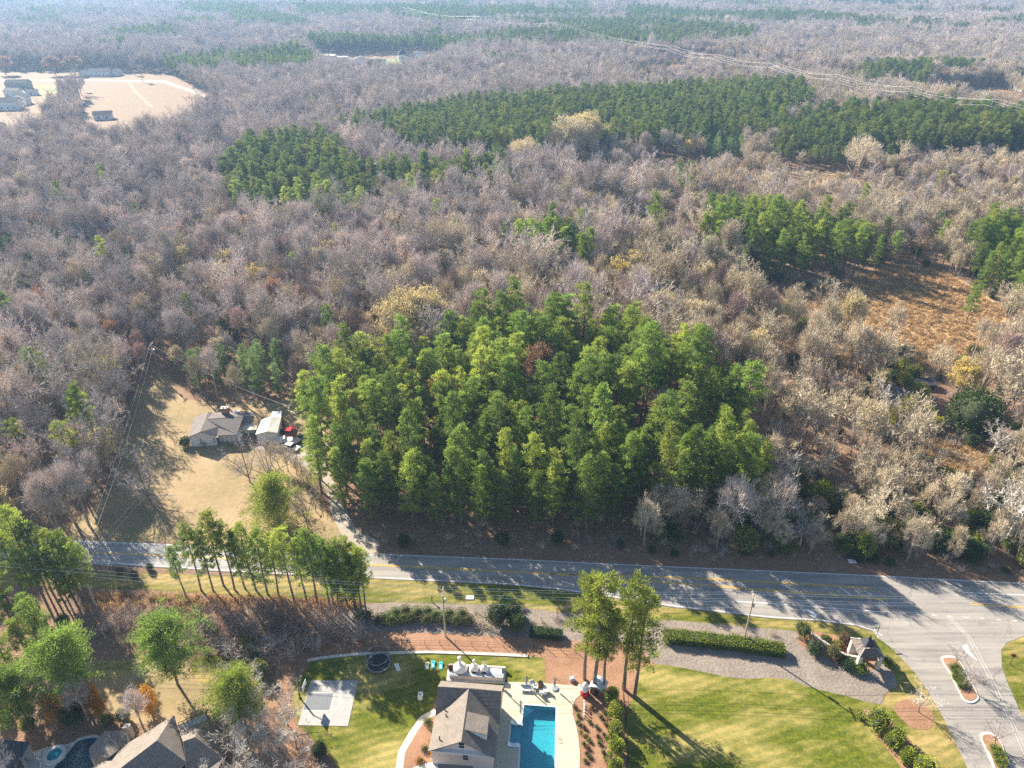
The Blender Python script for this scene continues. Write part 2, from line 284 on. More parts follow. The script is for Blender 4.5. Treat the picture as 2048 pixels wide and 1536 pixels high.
m, t, b = new_mat('limb_bark'); n = noise(t, 2, 5, 0.7, stretch=(1, 1, 0.2)); r = ramp(t, n.outputs[0], [(0.3, (0.22, 0.16, 0.13)), (0.7, (0.50, 0.42, 0.35))]); t.links.new(r.outputs[0], b.inputs['Base Color']); b.inputs['Roughness'].default_value = 0.95
m, t, b = new_mat('bark'); n = noise(t, 3, 5, 0.7, stretch=(1, 1, 0.15)); r = ramp(t, n.outputs[0], [(0.3, (0.11, 0.075, 0.055)), (0.7, (0.27, 0.20, 0.15))]); t.links.new(r.outputs[0], b.inputs['Base Color']); b.inputs['Roughness'].default_value = 0.95
mat_leaf('pine_needles', (0.065, 0.12, 0.022), (0.29, 0.405, 0.075), (0.42, 0.46, 0.075), trans=0.42, var=0.3)
mat_leaf('hero_needles', (0.12, 0.17, 0.02), (0.42, 0.47, 0.08), None, trans=0.42, var=0.12)
mat_leaf('plantation_needles', (0.055, 0.105, 0.025), (0.23, 0.30, 0.06), (0.28, 0.29, 0.06), trans=0.35, var=0.25)
mat_leaf('dark_needles', (0.03, 0.065, 0.022), (0.11, 0.17, 0.05), None, var=0.25)
mat_leaf('young_needles', (0.10, 0.17, 0.05), (0.32, 0.42, 0.15), None, var=0.2)
mat_leaf('olive_leaf', (0.13, 0.16, 0.03), (0.36, 0.38, 0.08), (0.26, 0.20, 0.07), var=0.25)
mat_leaf('magnolia_leaf', (0.018, 0.040, 0.010), (0.11, 0.15, 0.035), None, var=0.15, rough=0.4)
mat_leaf('bright_leaf', (0.17, 0.22, 0.015), (0.46, 0.50, 0.06), None, var=0.15)
mat_leaf('boxwood_leaf', (0.08, 0.12, 0.03), (0.25, 0.30, 0.09), (0.17, 0.15, 0.07), var=0.2)
mat_leaf('hedge_leaf', (0.09, 0.14, 0.012), (0.32, 0.38, 0.04), None, var=0.1)
mat_leaf('yellow_leaf', (0.50, 0.40, 0.15), (0.80, 0.68, 0.34), (0.72, 0.62, 0.42), trans=0.35, var=0.15)
mat_leaf('gold_leaf', (0.62, 0.46, 0.09), (0.86, 0.70, 0.22), None, trans=0.35, var=0.1)
mat_leaf('orange_leaf', (0.36, 0.16, 0.02), (0.62, 0.34, 0.05), None, trans=0.35, var=0.15)
mat_leaf('rust_leaf', (0.28, 0.13, 0.08), (0.52, 0.30, 0.18), None, trans=0.3, var=0.15)
mat_leaf('bamboo_leaf', (0.24, 0.26, 0.02), (0.52, 0.50, 0.08), None, trans=0.3, var=0.2)
mat_leaf('red_leaf', (0.10, 0.02, 0.02), (0.24, 0.06, 0.05), None, trans=0.2, var=0.1)
mat_leaf('grey_twigs', (0.20, 0.165, 0.155), (0.72, 0.63, 0.585), (0.72, 0.60, 0.52), trans=0, var=0.22, rough=0.9)
mat_leaf('tan_twigs', (0.28, 0.21, 0.14), (0.68, 0.59, 0.43), (0.66, 0.57, 0.43), trans=0, var=0.2, rough=0.9)
mat_leaf('rosy_twigs', (0.24, 0.16, 0.14), (0.70, 0.52, 0.45), None, trans=0, var=0.25, rough=0.9)
mat_leaf('pale_twigs', (0.42, 0.38, 0.33), (0.66, 0.61, 0.54), None, trans=0, var=0.15, rough=0.9)
mat_leaf('brown_twigs', (0.15, 0.11, 0.09), (0.54, 0.42, 0.36), None, trans=0, var=0.25, rough=0.9)
mat_leaf('dry_blades', (0.32, 0.20, 0.09), (0.66, 0.50, 0.28), (0.50, 0.32, 0.16), trans=0.2, var=0.25)
# room kept free of wood trees: (px, px, radius in metres)
LONE_PX = [(812, 716, 8), (850, 700, 8), (1140, 330, 11), (1168, 322, 11), (1048, 350, 9), (1712, 358, 12), (1950, 862, 9), (1975, 915, 4), (1785, 800, 6), (1640, 740, 6), (1960, 790, 9), (1790, 970, 5), (1078, 815, 3), (1322, 880, 3.5),
    (15, 150, 9), (112, 150, 9), (152, 150, 9), (525, 610, 5), (1320, 665, 7), (1235, 600, 6), (1475, 152, 10), (205, 232, 12), (318, 755, 3)]
PINE_CAP, BARE_CAP = 250, 262
HAZE = 0.00015
# ------------------------------------------------------------------ plants: mesh makers (all return mesh data)
def mesh_np(name, V, F, T, mat, extra=None):
    """V (n,3), F (m,4) quads, T per-vertex tint; extra = (MB, material) merged as second material"""
    V = np.asarray(V, np.float32); F = np.asarray(F, np.int32); T = np.asarray(T, np.float32); mi = np.zeros(len(F), np.int32)
    verts = [V]; faces = [F.reshape(-1)]; tot = [np.full(len(F), F.shape[1], np.int32)]; tints = [T]
    if extra:
        mb = extra[0]; o = len(V); verts.append(np.asarray(mb.v, np.float32)); tints.append(np.full(len(mb.v), 0.4, np.float32))
        faces.append(np.asarray([i + o for f in mb.f for i in f], np.int32)); tot.append(np.asarray([len(f) for f in mb.f], np.int32)); mi = np.concatenate([mi, np.ones(len(mb.f), np.int32)])
    V = np.concatenate(verts); L = np.concatenate(faces); TT = np.concatenate(tot); T = np.concatenate(tints)
    me = bpy.data.meshes.new(name); me.vertices.add(len(V)); me.vertices.foreach_set('co', V.reshape(-1))
    me.loops.add(len(L)); me.loops.foreach_set('vertex_index', L); me.polygons.add(len(TT))
    me.polygons.foreach_set('loop_start', np.concatenate([[0], np.cumsum(TT)[:-1]]).astype(np.int32)); me.polygons.foreach_set('loop_total', TT)
    me.materials.append(MATS[mat])
    if extra: me.materials.append(MATS[extra[1]])
    me.polygons.foreach_set('material_index', mi); me.attributes.new('tint', 'FLOAT', 'POINT').data.foreach_set('value', T)
    me.update(calc_edges=True); me.validate(); return me
def unit(a): return a / (np.linalg.norm(a, axis=-1, keepdims=True) + 1e-9)
def leaves(rs, C, D, length, width, tint):
    """diamond leaves: base points C, directions D"""
    n = len(C); D = unit(D); S = unit(np.cross(D, unit(rs.normal(size=(n, 3)))))
    L = length[:, None] if np.ndim(length) else length; W = width[:, None] if np.ndim(width) else width
    a = C; b = C + D * L * 0.5 + S * W * 0.5; c = C + D * L; d = C + D * L * 0.5 - S * W * 0.5
    V = np.stack([a, b, c, d], 1).reshape(-1, 3); F = np.arange(4 * n).reshape(n, 4); return V, F, np.repeat(tint, 4)
def ribbons(rs, A, B, w0, w1, tint):
    n = len(A); S = unit(np.cross(B - A, rs.normal(size=(n, 3))))
    V = np.stack([A - S * w0 / 2, A + S * w0 / 2, B + S * w1 / 2, B - S * w1 / 2], 1).reshape(-1, 3)
    return V, np.arange(4 * n).reshape(n, 4), np.repeat(tint, 4)
def join_np(parts):
    o = 0; Vs, Fs, Ts = [], [], []
    for V, F, T in parts: Vs.append(V); Fs.append(F + o); Ts.append(T); o += len(V)
    return np.concatenate(Vs), np.concatenate(Fs), np.concatenate(Ts)
def pine_meshes(seed, H=20.0, cf=0.5, R=2.9, ncl=70, nl=52, mat='pine_needles', cone=0.0, ll=0.75, droop=0.0):
    """a tall pine: bare lower trunk, needle tufts at the ends of limbs; returns crown mesh, trunk mesh"""
    rs = np.random.RandomState(seed); tr = MB(); lean = rs.normal(size=2) * 0.25; pts = []
    ks = np.linspace(0, 1, 7)
    for k in ks: pts.append((lean[0] * k + 0.12 * math.sin(k * 7 + seed), lean[1] * k + 0.1 * math.cos(k * 6), H * 0.97 * k - (0.3 if k == 0 else 0)))
    for i in range(6):
        r = lambda k: 0.24 * (H / 20) * (1 - k) ** 0.8 + 0.03
        tr.tube(pts[i], pts[i + 1], r(ks[i]) + 0.01, r(ks[i + 1]), 7, 0, False)
    z0 = H * (1 - cf); ax = lambda z: np.array([np.interp(z, [p[2] for p in pts], [p[0] for p in pts]), np.interp(z, [p[2] for p in pts], [p[1] for p in pts])])
    C, SZ = [], []; nlimb = max(14, int(ncl * .42)); a = rs.rand() * 6.28; side = rs.rand() * 6.28
    for i in range(nlimb):
        t = ((i + rs.rand()) / nlimb) ** 0.9; a += 2.399 + rs.normal() * .5
        prof = (1 - cone) * (max(0.0, math.sin(PI * min(1, 0.14 + 0.80 * t))) ** 0.75) + cone * (1.03 - t); L = R * prof * rs.uniform(.45, 1.25) * (1 + .18 * math.cos(a - side)) + .15
        if rs.rand() < .10: L *= .45
        z = z0 + t * H * cf * .97; q = ax(z - .1 * L); up = rs.uniform(.05, .45) - droop - (.25 if t < .2 else 0); tip = np.array([q[0] + L * math.cos(a), q[1] + L * math.sin(a), z + up * L])
        st = np.array([q[0], q[1], z - .12 * L]); tr.tube(tuple(st), tuple(tip), 0.045 * H / 20 + 0.012, 0.015, 3, 0, False)
        m = 1 + int(L > .8) + int(L > 1.9)
        for k in range(m):
            f = 1 - k * rs.uniform(.28, .36); c = st + (tip - st) * f + rs.normal(size=3) * np.array([.22, .22, .12]) * R / 2.9; C.append(c); SZ.append(rs.uniform(.55, 1.05) * (1 if k == 0 else .8))
    C.append(np.array([pts[-1][0], pts[-1][1], H * .975])); SZ.append(.75)
    for i in range(9):   # dead stubs below the crown
        z = rs.uniform(0.3 * z0, z0); a = rs.rand() * 6.28; q = ax(z); l = rs.uniform(0.5, 1.6); tr.tube((q[0], q[1], z), (q[0] + l * math.cos(a), q[1] + l * math.sin(a), z + 0.2), 0.035, 0.01, 3, 0, False)
    C = np.array(C); ncl = len(C); n = ncl * nl; cc = np.repeat(C, nl, 0); sz = np.repeat(np.array(SZ) * R / 2.9, nl)
    out = cc.copy(); out[:, 2] = 0; out = unit(out); g = unit(rs.normal(size=(n, 3)))
    base = cc + g * (sz * rs.uniform(0.1, 0.9, n))[:, None] * np.array([1.0, 1.0, 0.66]); D = g * .8 + out * 0.35 + np.array([0, 0, 0.65]) - np.array([0, 0, droop])
    tint = np.clip(np.repeat(rs.rand(ncl), nl) * 0.6 + rs.rand(n) * 0.4, 0, 1)
    V, F, T = leaves(rs, base, D, rs.uniform(0.6, 1.1, n) * ll, rs.uniform(0.15, 0.27, n) * (ll / 0.75), tint)
    crown = mesh_np('crown', V, F, T, mat); me = bpy.data.meshes.new('trunk'); me.from_pydata(tr.v, [], tr.f); me.materials.append(MATS['bark']); me.update(); return crown, me
def bare_meshes(seed, H=17.0, spread=0.36, h1=0.34, nlead=5, mat='grey_twigs', leaf=None, nleaf=0, tw=0.055, dens=1.0, upright=0.5, leafsize=0.3, thick=1.0, bark='bark'):
    """a leafless tree: trunk and limbs as tubes, fine twigs as thin blades"""
    rs = np.random.RandomState(seed); tr = MB(); A, B, W = [], [], []; ends = []
    def limb(p, d, L, r, lev):
        n = 4; q = np.array(p, float); d = d / np.linalg.norm(d); kids = []
        for k in range(n):
            dn = d + rs.normal(size=3) * (0.14 if lev else 0.06) + np.array([0, 0, 0.10 * upright]); dn /= np.linalg.norm(dn); q2 = q + dn * L / n
            r0 = r * (1 - 0.62 * k / n); r1 = r * (1 - 0.62 * (k + 1) / n)
            if lev < 2: tr.tube(q, q2, r0, r1, 6 if lev == 0 else 4, 0, False)
            else: A.append(q.copy()); B.append(q2.copy()); W.append(2.2 * r0)
            kids.append((q2.copy(), dn.copy(), r1)); q, d = q2, dn
        return kids
    t0 = limb((0, 0, -0.2), np.array([0, 0, 1.0]), H * h1 + 0.2, 0.020 * H * thick, 0); top = t0[-1]
    leads = []
    for i in range(nlead):
        a = i * 6.283 / nlead + rs.rand(); s = spread * rs.uniform(0.55, 1.35) if i else 0.12; base = t0[rs.randint(2, 4)][0] if i else top[0]
        leads += [limb(base, np.array([math.cos(a) * s * 1.7, math.sin(a) * s * 1.7, 1.0]), H * (1 - h1) * rs.uniform(0.78, 1.0), 0.0105 * H * thick, 1)]
    nb = max(2, int(3 * dens))
    for ld in leads:
        for (p, d, r) in ld:
            for j in range(nb):
                side = np.cross(d, rs.normal(size=3)); side /= np.linalg.norm(side); dd = d * 0.75 + side * 0.9; dd[2] += 0.25 * upright
                sub = limb(p, dd, H * rs.uniform(0.14, 0.24), 0.0040 * H * thick, 2)
                for (p2, d2, r2) in sub:
                    for kk in range(2):
                        s3 = np.cross(d2, rs.normal(size=3)); s3 /= np.linalg.norm(s3); d3 = d2 * 0.8 + s3 * 0.8; d3[2] += 0.3 * upright; d3 /= np.linalg.norm(d3)
                        L3 = H * rs.uniform(0.06, 0.10); e = p2 + d3 * L3; A.append(p2); B.append(e); W.append(tw * 1.1)
                        m = int(9 * dens); f = rs.uniform(0.2, 1.0, m); pp = p2 + d3 * (L3 * f)[:, None]; dt = d3 + rs.normal(size=(m, 3)) * 0.55 + np.array([0, 0, 0.3 * upright]); dt = unit(dt); l4 = H * rs.uniform(0.03, 0.065, m)
                        ends.append((pp, dt, l4))
    A = np.array(A); B = np.array(B); W = np.array(W)[:, None]; pp = np.concatenate([e[0] for e in ends]); dt = np.concatenate([e[1] for e in ends]); l4 = np.concatenate([e[2] for e in ends])
    hz = lambda X: np.clip((X[:, 2] / H - h1) / (1 - h1), 0, 1)
    parts = [ribbons(rs, A, B, W, W * 0.6, rs.uniform(0.0, 0.6, len(A))), ribbons(rs, pp, pp + dt * l4[:, None], tw, tw * 0.35, rs.uniform(0.2, 1.0, len(pp)))]
    V, F, T = join_np(parts); me = bpy.data.meshes.new('trunk'); me.from_pydata(tr.v, [], tr.f); me.materials.append(MATS[bark]); me.update()
    if leaf:
        idx = rs.choice(len(pp), min(nleaf, len(pp)), replace=False); tips = pp[idx] + dt[idx] * l4[idx][:, None]
        lv = leaves(rs, tips, dt[idx] + rs.normal(size=(len(idx), 3)) * 0.8, rs.uniform(0.7, 1.3, len(idx)) * leafsize, rs.uniform(0.5, 0.9, len(idx)) * leafsize, rs.rand(len(idx)))
        lb = MB(); lb.v = [tuple(x) for x in lv[0]]; lb.f = [tuple(x) for x in lv[1]]; crown = mesh_np('crown', V, F, T, mat, (lb, leaf))
        at = crown.attributes['tint'].data; arr = np.empty(len(at), np.float32); at.foreach_get('value', arr); arr[len(V):] = lv[2]; at.foreach_set('value', arr)
    else: crown = mesh_np('crown', V, F, T, mat)
    return crown, me
def dome_meshes(seed, H=17.0, R=3.8, zc=.66, rz=.34, ntip=95, nt=24, mat='grey_twigs', tw=.07, leaf=None, nleaf=0, leafsize=.34, tl=1.0, bark='limb_bark', trunks=1, low=.0):
    """a leafless tree with a rounded crown: limbs fork from the trunk and reach tips spread over a dome; fine twigs fan outward"""
    rs = np.random.RandomState(seed); tr = MB(); zf = H * (zc - rz) * rs.uniform(.9, 1.1); c0 = np.array([0, 0, H * zc]); rad = np.array([R, R, H * rz])
    lx = rs.normal(size=2) * .3; fork = np.array([lx[0], lx[1], zf]); tr.tube((0, 0, -.3), tuple(fork), .0165 * H, .012 * H, 7, 0, False)
    npz = max(5, int(ntip / 13)); prim = []
    for i in range(npz):
        a = i * 2.399 + rs.rand() * .6; th = .25 + .95 * ((i + .5) / npz) ** .8; d = np.array([math.cos(a) * math.sin(th), math.sin(a) * math.sin(th), math.cos(th)]); e = c0 + d * rad * rs.uniform(.55, .8); s0 = fork + np.array([0, 0, rs.uniform(0, .12) * H]); mid = s0 * .5 + e * .5 + np.array([0, 0, .06 * H]) * rs.uniform(-.5, 1) - d * np.array([1, 1, 0]) * .12 * R
        tr.tube(tuple(s0), tuple(mid), (.011 * H), .0075 * H, 4, 0, False); tr.tube(tuple(mid), tuple(e), .0075 * H, .004 * H, 4, 0, False); prim.append((s0, mid, e))
    tr.tube(tuple(fork), (lx[0] * 1.4, lx[1] * 1.4, H * (zc + .1)), .011 * H, .005 * H, 5, 0, False)
    for i in range(int(6 * low)):
        z = zf * rs.uniform(.35, .95); a = rs.rand() * 6.28; L = rs.uniform(.8, 2.2); prim.append((np.array([0, 0, z]), np.array([math.cos(a) * L * .5, math.sin(a) * L * .5, z + .3]), np.array([math.cos(a) * L, math.sin(a) * L, z + .9])))
    g = unit(rs.normal(size=(ntip, 3))); g[:, 2] = np.where(g[:, 2] < -.45, -g[:, 2], g[:, 2]); g = unit(g); fr = rs.uniform(.35, 1.0, ntip) ** .45; lump = 1 + .16 * np.sin(g[:, 0] * 5 + seed) * np.cos(g[:, 1] * 4 + seed * 2) + .10 * rs.normal(size=ntip)
    tips = c0 + g * rad * (fr * lump)[:, None]; A, B, W = [], [], []; E = np.array([p[2] for p in prim]); M = np.array([p[1] for p in prim])
    for tp_ in tips:
        k = np.argmin(((E - tp_) ** 2).sum(1)); f = rs.uniform(.2, .9); s0 = M[k] * (1 - f) + E[k] * f; md = (s0 + tp_) / 2 + rs.normal(size=3) * .25; A += [s0, md]; B += [md, tp_]; W += [.0085 * H, .005 * H]
    m = ntip * nt; cc = np.repeat(tips, nt, 0); gd = np.repeat(unit(g * rad[::-1].mean()), nt, 0); pp = cc + unit(rs.normal(size=(m, 3))) * (rs.uniform(0.1, 1.15, m) * tl * H / 17)[:, None] * np.array([1, 1, 1.35]) - gd * .45 - np.array([0, 0, .3]); dt = unit(gd * .5 + rs.normal(size=(m, 3)) * .42 + np.array([0, 0, .85])); l4 = rs.uniform(.55, 1.45, m) * tl * H / 17
    A = np.array(A); B = np.array(B); W = np.array(W)[:, None]
    V, F, T = join_np([ribbons(rs, A, B, W, W * .6, rs.uniform(0, .5, len(A))), ribbons(rs, pp, pp + dt * l4[:, None], tw, tw * .3, np.clip(np.repeat(rs.rand(ntip), nt) * .45 + rs.rand(m) * .6, 0, 1))])
    me = bpy.data.meshes.new('trunk'); me.from_pydata(tr.v, [], tr.f); me.materials.append(MATS[bark]); me.update()
    if leaf:
        idx = rs.choice(m, min(nleaf, m), replace=False); tp2 = pp[idx] + dt[idx] * (l4[idx] * rs.uniform(.5, 1, len(idx)))[:, None]; lv = leaves(rs, tp2, dt[idx] + rs.normal(size=(len(idx), 3)) * .8, rs.uniform(.7, 1.3, len(idx)) * leafsize, rs.uniform(.5, .9, len(idx)) * leafsize, rs.rand(len(idx)))
        lb = MB(); lb.v = [tuple(x) for x in lv[0]]; lb.f = [tuple(x) for x in lv[1]]; crown = mesh_np('crown', V, F, T, mat, (lb, leaf)); at = crown.attributes['tint'].data; arr = np.empty(len(at), np.float32); at.foreach_get('value', arr); arr[len(V):] = lv[2]; at.foreach_set('value', arr)
    else: crown = mesh_np('crown', V, F, T, mat)
    return crown, me
def bush_mesh(seed, R, Hh, n, mat, ls=0.22, lumps=7, core=True, flat=0.0):
    """a leafy shrub: leaves over several lumps round a solid core coloured dark for the shade within"""
    rs = np.random.RandomState(seed); C = []; 
    for i in range(lumps):
        a = i * 2.4 + rs.rand(); r = R * 0.45 * math.sqrt(rs.rand()) * (1 if lumps > 1 else 0); C.append((r * math.cos(a), r * math.sin(a), Hh * rs.uniform(0.42, 0.62), R * rs.uniform(0.5, 0.72) if lumps > 1 else R, Hh * rs.uniform(0.36, 0.46) if lumps > 1 else Hh * 0.5))
    if lumps == 1: C = [(0, 0, Hh * 0.5, R, Hh * 0.5)]
    k = rs.randint(0, len(C), n); C = np.array(C); g = unit(rs.normal(size=(n, 3))); rr = np.where(rs.rand(n) < 0.7, rs.uniform(0.88, 1.04, n), rs.uniform(0.4, 0.9, n))
    base = C[k, :3] + g * np.stack([C[k, 3], C[k, 3], C[k, 4]], 1) * rr[:, None]; base[:, 2] = np.maximum(base[:, 2], 0.03)
    tint = np.clip(0.5 * rs.rand(len(C))[k] + 0.5 * rs.rand(n), 0, 1)
    V, F, T = leaves(rs, base, g + rs.normal(size=(n, 3)) * 0.6 + np.array([0, 0, .3]), rs.uniform(0.7, 1.3, n) * ls, rs.uniform(0.5, 0.8, n) * ls, tint)
    if not core: return mesh_np('foliage', V, F, T, mat)
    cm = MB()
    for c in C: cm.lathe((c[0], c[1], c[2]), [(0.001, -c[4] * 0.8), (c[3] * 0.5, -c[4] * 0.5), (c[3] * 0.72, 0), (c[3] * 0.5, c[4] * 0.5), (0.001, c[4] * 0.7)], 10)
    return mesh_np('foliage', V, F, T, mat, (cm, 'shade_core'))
mat_plain('shade_core', (0.035, 0.045, 0.02), 1.0)  # dark colour painted in for the shade inside shrubs and hedges
def twig_shrub_mesh(seed, R, Hh, n, mat='brown_twigs', tw=0.04):
    """leafless shrub: stems fanning from the ground with side twigs"""
    rs = np.random.RandomState(seed); A, B, W = [], [], []; pp = []
    for i in range(n):
        a = rs.rand() * 6.28; s = math.sqrt(rs.rand()); p = np.array([R * 0.3 * math.cos(a) * s, R * 0.3 * math.sin(a) * s, 0]); d = np.array([math.cos(a) * s * R, math.sin(a) * s * R, Hh * rs.uniform(0.6, 1.0)]); q = p.copy()
        for k in range(4):
            q2 = q + d / 4 * rs.uniform(0.8, 1.1) + rs.normal(size=3) * 0.06 * Hh; A.append(q); B.append(q2); W.append(tw * (1.6 - 0.3 * k)); m = 5
            for j in range(m):
                f = rs.rand(); s0 = q + (q2 - q) * f; dd = unit(d / np.linalg.norm(d) + rs.normal(size=3) * 0.7); A.append(s0); B.append(s0 + dd * Hh * rs.uniform(0.10, 0.22)); W.append(tw * 0.8)
            q = q2
    A = np.array(A); B = np.array(B); W = np.array(W)[:, None]; V, F, T = ribbons(rs, A, B, W, W * 0.4, rs.rand(len(A))); return mesh_np('foliage', V, F, T, mat)
def tuft_mesh(seed, n=60, R=1.0, h=0.9, mat='dry_blades'):
    rs = np.random.RandomState(seed); p = np.zeros((n, 3)); p[:, :2] = rs.normal(size=(n, 2)) * R * 0.4; d = rs.normal(size=(n, 3)) * 0.35 + np.array([0, 0, 1.0])
    V, F, T = leaves(rs, p, d, rs.uniform(0.5, 1.1, n) * h, rs.uniform(0.08, 0.16, n), rs.rand(n)); return mesh_np('blades', V, F, T, mat)
# prototypes: kind -> list of (crown, trunk)
PR = {}
PR['pine'] = [pine_meshes(11 + i, H=h, cf=c, R=r, ncl=nc, nl=40, cone=k, ll=.62) for i, (h, c, r, nc, k) in enumerate([(20, .60, 2.75, 92, .3), (22, .54, 2.6, 88, .15), (18.5, .66, 2.6, 94, .45), (23, .58, 3.1, 106, .25), (20, .5, 2.6, 80, .05), (17, .72, 2.4, 90, .5), (20, .86, 2.9, 124, .45), (21, .82, 3.0, 124, .35)])]
PR['plant'] = [pine_meshes(311 + i, H=h, cf=c, R=r, ncl=76, nl=34, mat='plantation_needles', cone=.3, ll=.7) for i, (h, c, r) in enumerate([(19, .52, 2.7), (20.5, .48, 2.8), (17.5, .56, 2.5), (21, .5, 3.0)])]
PR['young'] = [pine_meshes(31 + i, H=13, cf=.85, R=2.3, ncl=96, nl=36, mat='young_needles', cone=.55, ll=.55) for i in range(3)]
PR['dark'] = [pine_meshes(41 + i, H=12, cf=.88, R=2.6, ncl=104, nl=38, mat='dark_needles', cone=.35, ll=.55) for i in range(2)]
PR['bare'] = [dome_meshes(51 + i, H=h, R=r, zc=zc, rz=rz, ntip=nt_, mat='grey_twigs', low=.5) for i, (h, r, zc, rz, nt_) in enumerate([(17, 3.4, .67, .34, 84), (18.5, 2.9, .68, .33, 74), (15.5, 4.3, .64, .37, 110)])] + [bare_meshes(151 + i, H=h, spread=sp_2, h1=h1_, nlead=nl_, mat='grey_twigs', tw=.075, dens=.8, upright=.9, thick=.85, bark='limb_bark') for i, (h, sp_2, h1_, nl_) in enumerate([(17, .22, .34, 5), (18, .27, .32, 6), (16, .2, .38, 5)])]
PR['tan'] = [dome_meshes(61 + i, H=h, R=r, zc=zc, rz=rz, ntip=nt_, mat='tan_twigs', low=.8) for i, (h, r, zc, rz, nt_) in enumerate([(14.5, 3.6, .62, .38, 92), (13.5, 4.4, .58, .41, 116), (16, 3.0, .66, .34, 76)])] + [bare_meshes(161 + i, H=h, spread=sp_2, h1=h1_, nlead=nl_, mat='tan_twigs', tw=.075, dens=.8, upright=.8, thick=.9, bark='limb_bark') for i, (h, sp_2, h1_, nl_) in enumerate([(15, .26, .28, 6), (14, .22, .3, 5)])]
PR['brown'] = [dome_meshes(66 + i, H=h, R=r, zc=.66, rz=.33, ntip=nt_, mat=m_, low=.8) for i, (h, r, nt_, m_) in enumerate([(16, 2.5, 70, 'brown_twigs'), (15, 2.8, 78, 'rosy_twigs')])]
PR['sapling'] = [bare_meshes(71 + i, H=11, spread=.16, h1=.3, nlead=4, mat=m_, tw=.06, dens=.6, upright=1.2, thick=.7) for i, m_ in enumerate(['tan_twigs', 'brown_twigs', 'pale_twigs'])]
PR['oak'] = [dome_meshes(81 + i, H=20, R=8.6, zc=.60, rz=.40, ntip=230, nt=36, mat='tan_twigs', leaf='yellow_leaf', nleaf=7500, leafsize=.44, tl=1.1) for i in range(2)]
PR['gold'] = [dome_meshes(91, H=14, R=4.2, zc=.62, rz=.37, ntip=100, nt=30, mat='tan_twigs', leaf='gold_leaf', nleaf=3000, leafsize=.46)]
PR['rusty'] = [dome_meshes(95, H=14, R=3.4, zc=.62, rz=.37, ntip=90, nt=30, mat='tan_twigs', leaf='rust_leaf', nleaf=2400, leafsize=.42)]
PR['cream'] = [dome_meshes(97, H=14, R=3.7, zc=.62, rz=.37, ntip=95, nt=30, mat='tan_twigs', leaf='yellow_leaf', nleaf=1500, leafsize=.36)]
PR['olive'] = [(bush_mesh(101 + i, 2.6, 5.2, 3400, m_, .34, 9), None) for i, m_ in enumerate(['olive_leaf', 'dark_needles', 'olive_leaf', 'bright_leaf'])]
PR['brush'] = [(twig_shrub_mesh(111 + i, 2.0, 3.2, 26, m_), None) for i, m_ in enumerate(['brown_twigs', 'tan_twigs', 'grey_twigs'])]
PR['tuft'] = [(tuft_mesh(121 + i), None) for i in range(2)]
TREE_NAME = {'brown': ('bare_tree', 'bare tree'), 'cream': ('cream_leaf_tree', 'autumn tree'), 'plant': ('pine_tree', 'pine tree'), 'pine': ('pine_tree', 'pine tree'), 'young': ('young_pine', 'young pine'), 'dark': ('cedar_tree', 'cedar tree'), 'bare': ('bare_tree', 'bare tree'), 'tan': ('bare_tree', 'bare tree'), 'sapling': ('sapling_tree', 'sapling'),
    'oak': ('oak_tree', 'oak tree'), 'gold': ('yellow_leaf_tree', 'autumn tree'), 'rusty': ('brown_leaf_tree', 'autumn tree'), 'olive': ('evergreen_shrub', 'shrub'), 'brush': ('bare_shrub', 'shrub')}
FIRST = {}
def plant(kind, var, X, Y, scale, rot, label, group=None, zs=1.0, name=None, cat=None):
    """one tree or shrub as a thing of its own: a root with crown and trunk, copied from the first of its kind"""
    key = (kind, var % len(PR[kind])); nm, ct = TREE_NAME.get(kind, (kind, kind)); nm = name or nm; ct = cat or ct; crown, trunk = PR[kind][key[1]]
    if trunk is None:
        o = bpy.data.objects.new(nm, crown); COL.objects.link(o); FIRST.setdefault(key, [o])
    else:
        o = bpy.data.objects.new(nm, None); COL.objects.link(o); o.empty_display_size = .5
        c = bpy.data.objects.new('crown', crown); t_ = bpy.data.objects.new('trunk', trunk)
        for q in (c, t_): COL.objects.link(q); q.parent = o
        FIRST.setdefault(key, [c, t_])
    o.location = (X, Y, 0); o.rotation_euler = (0, 0, rot); o.scale = (scale, scale, scale * zs); tag(o, label, ct, group); return o
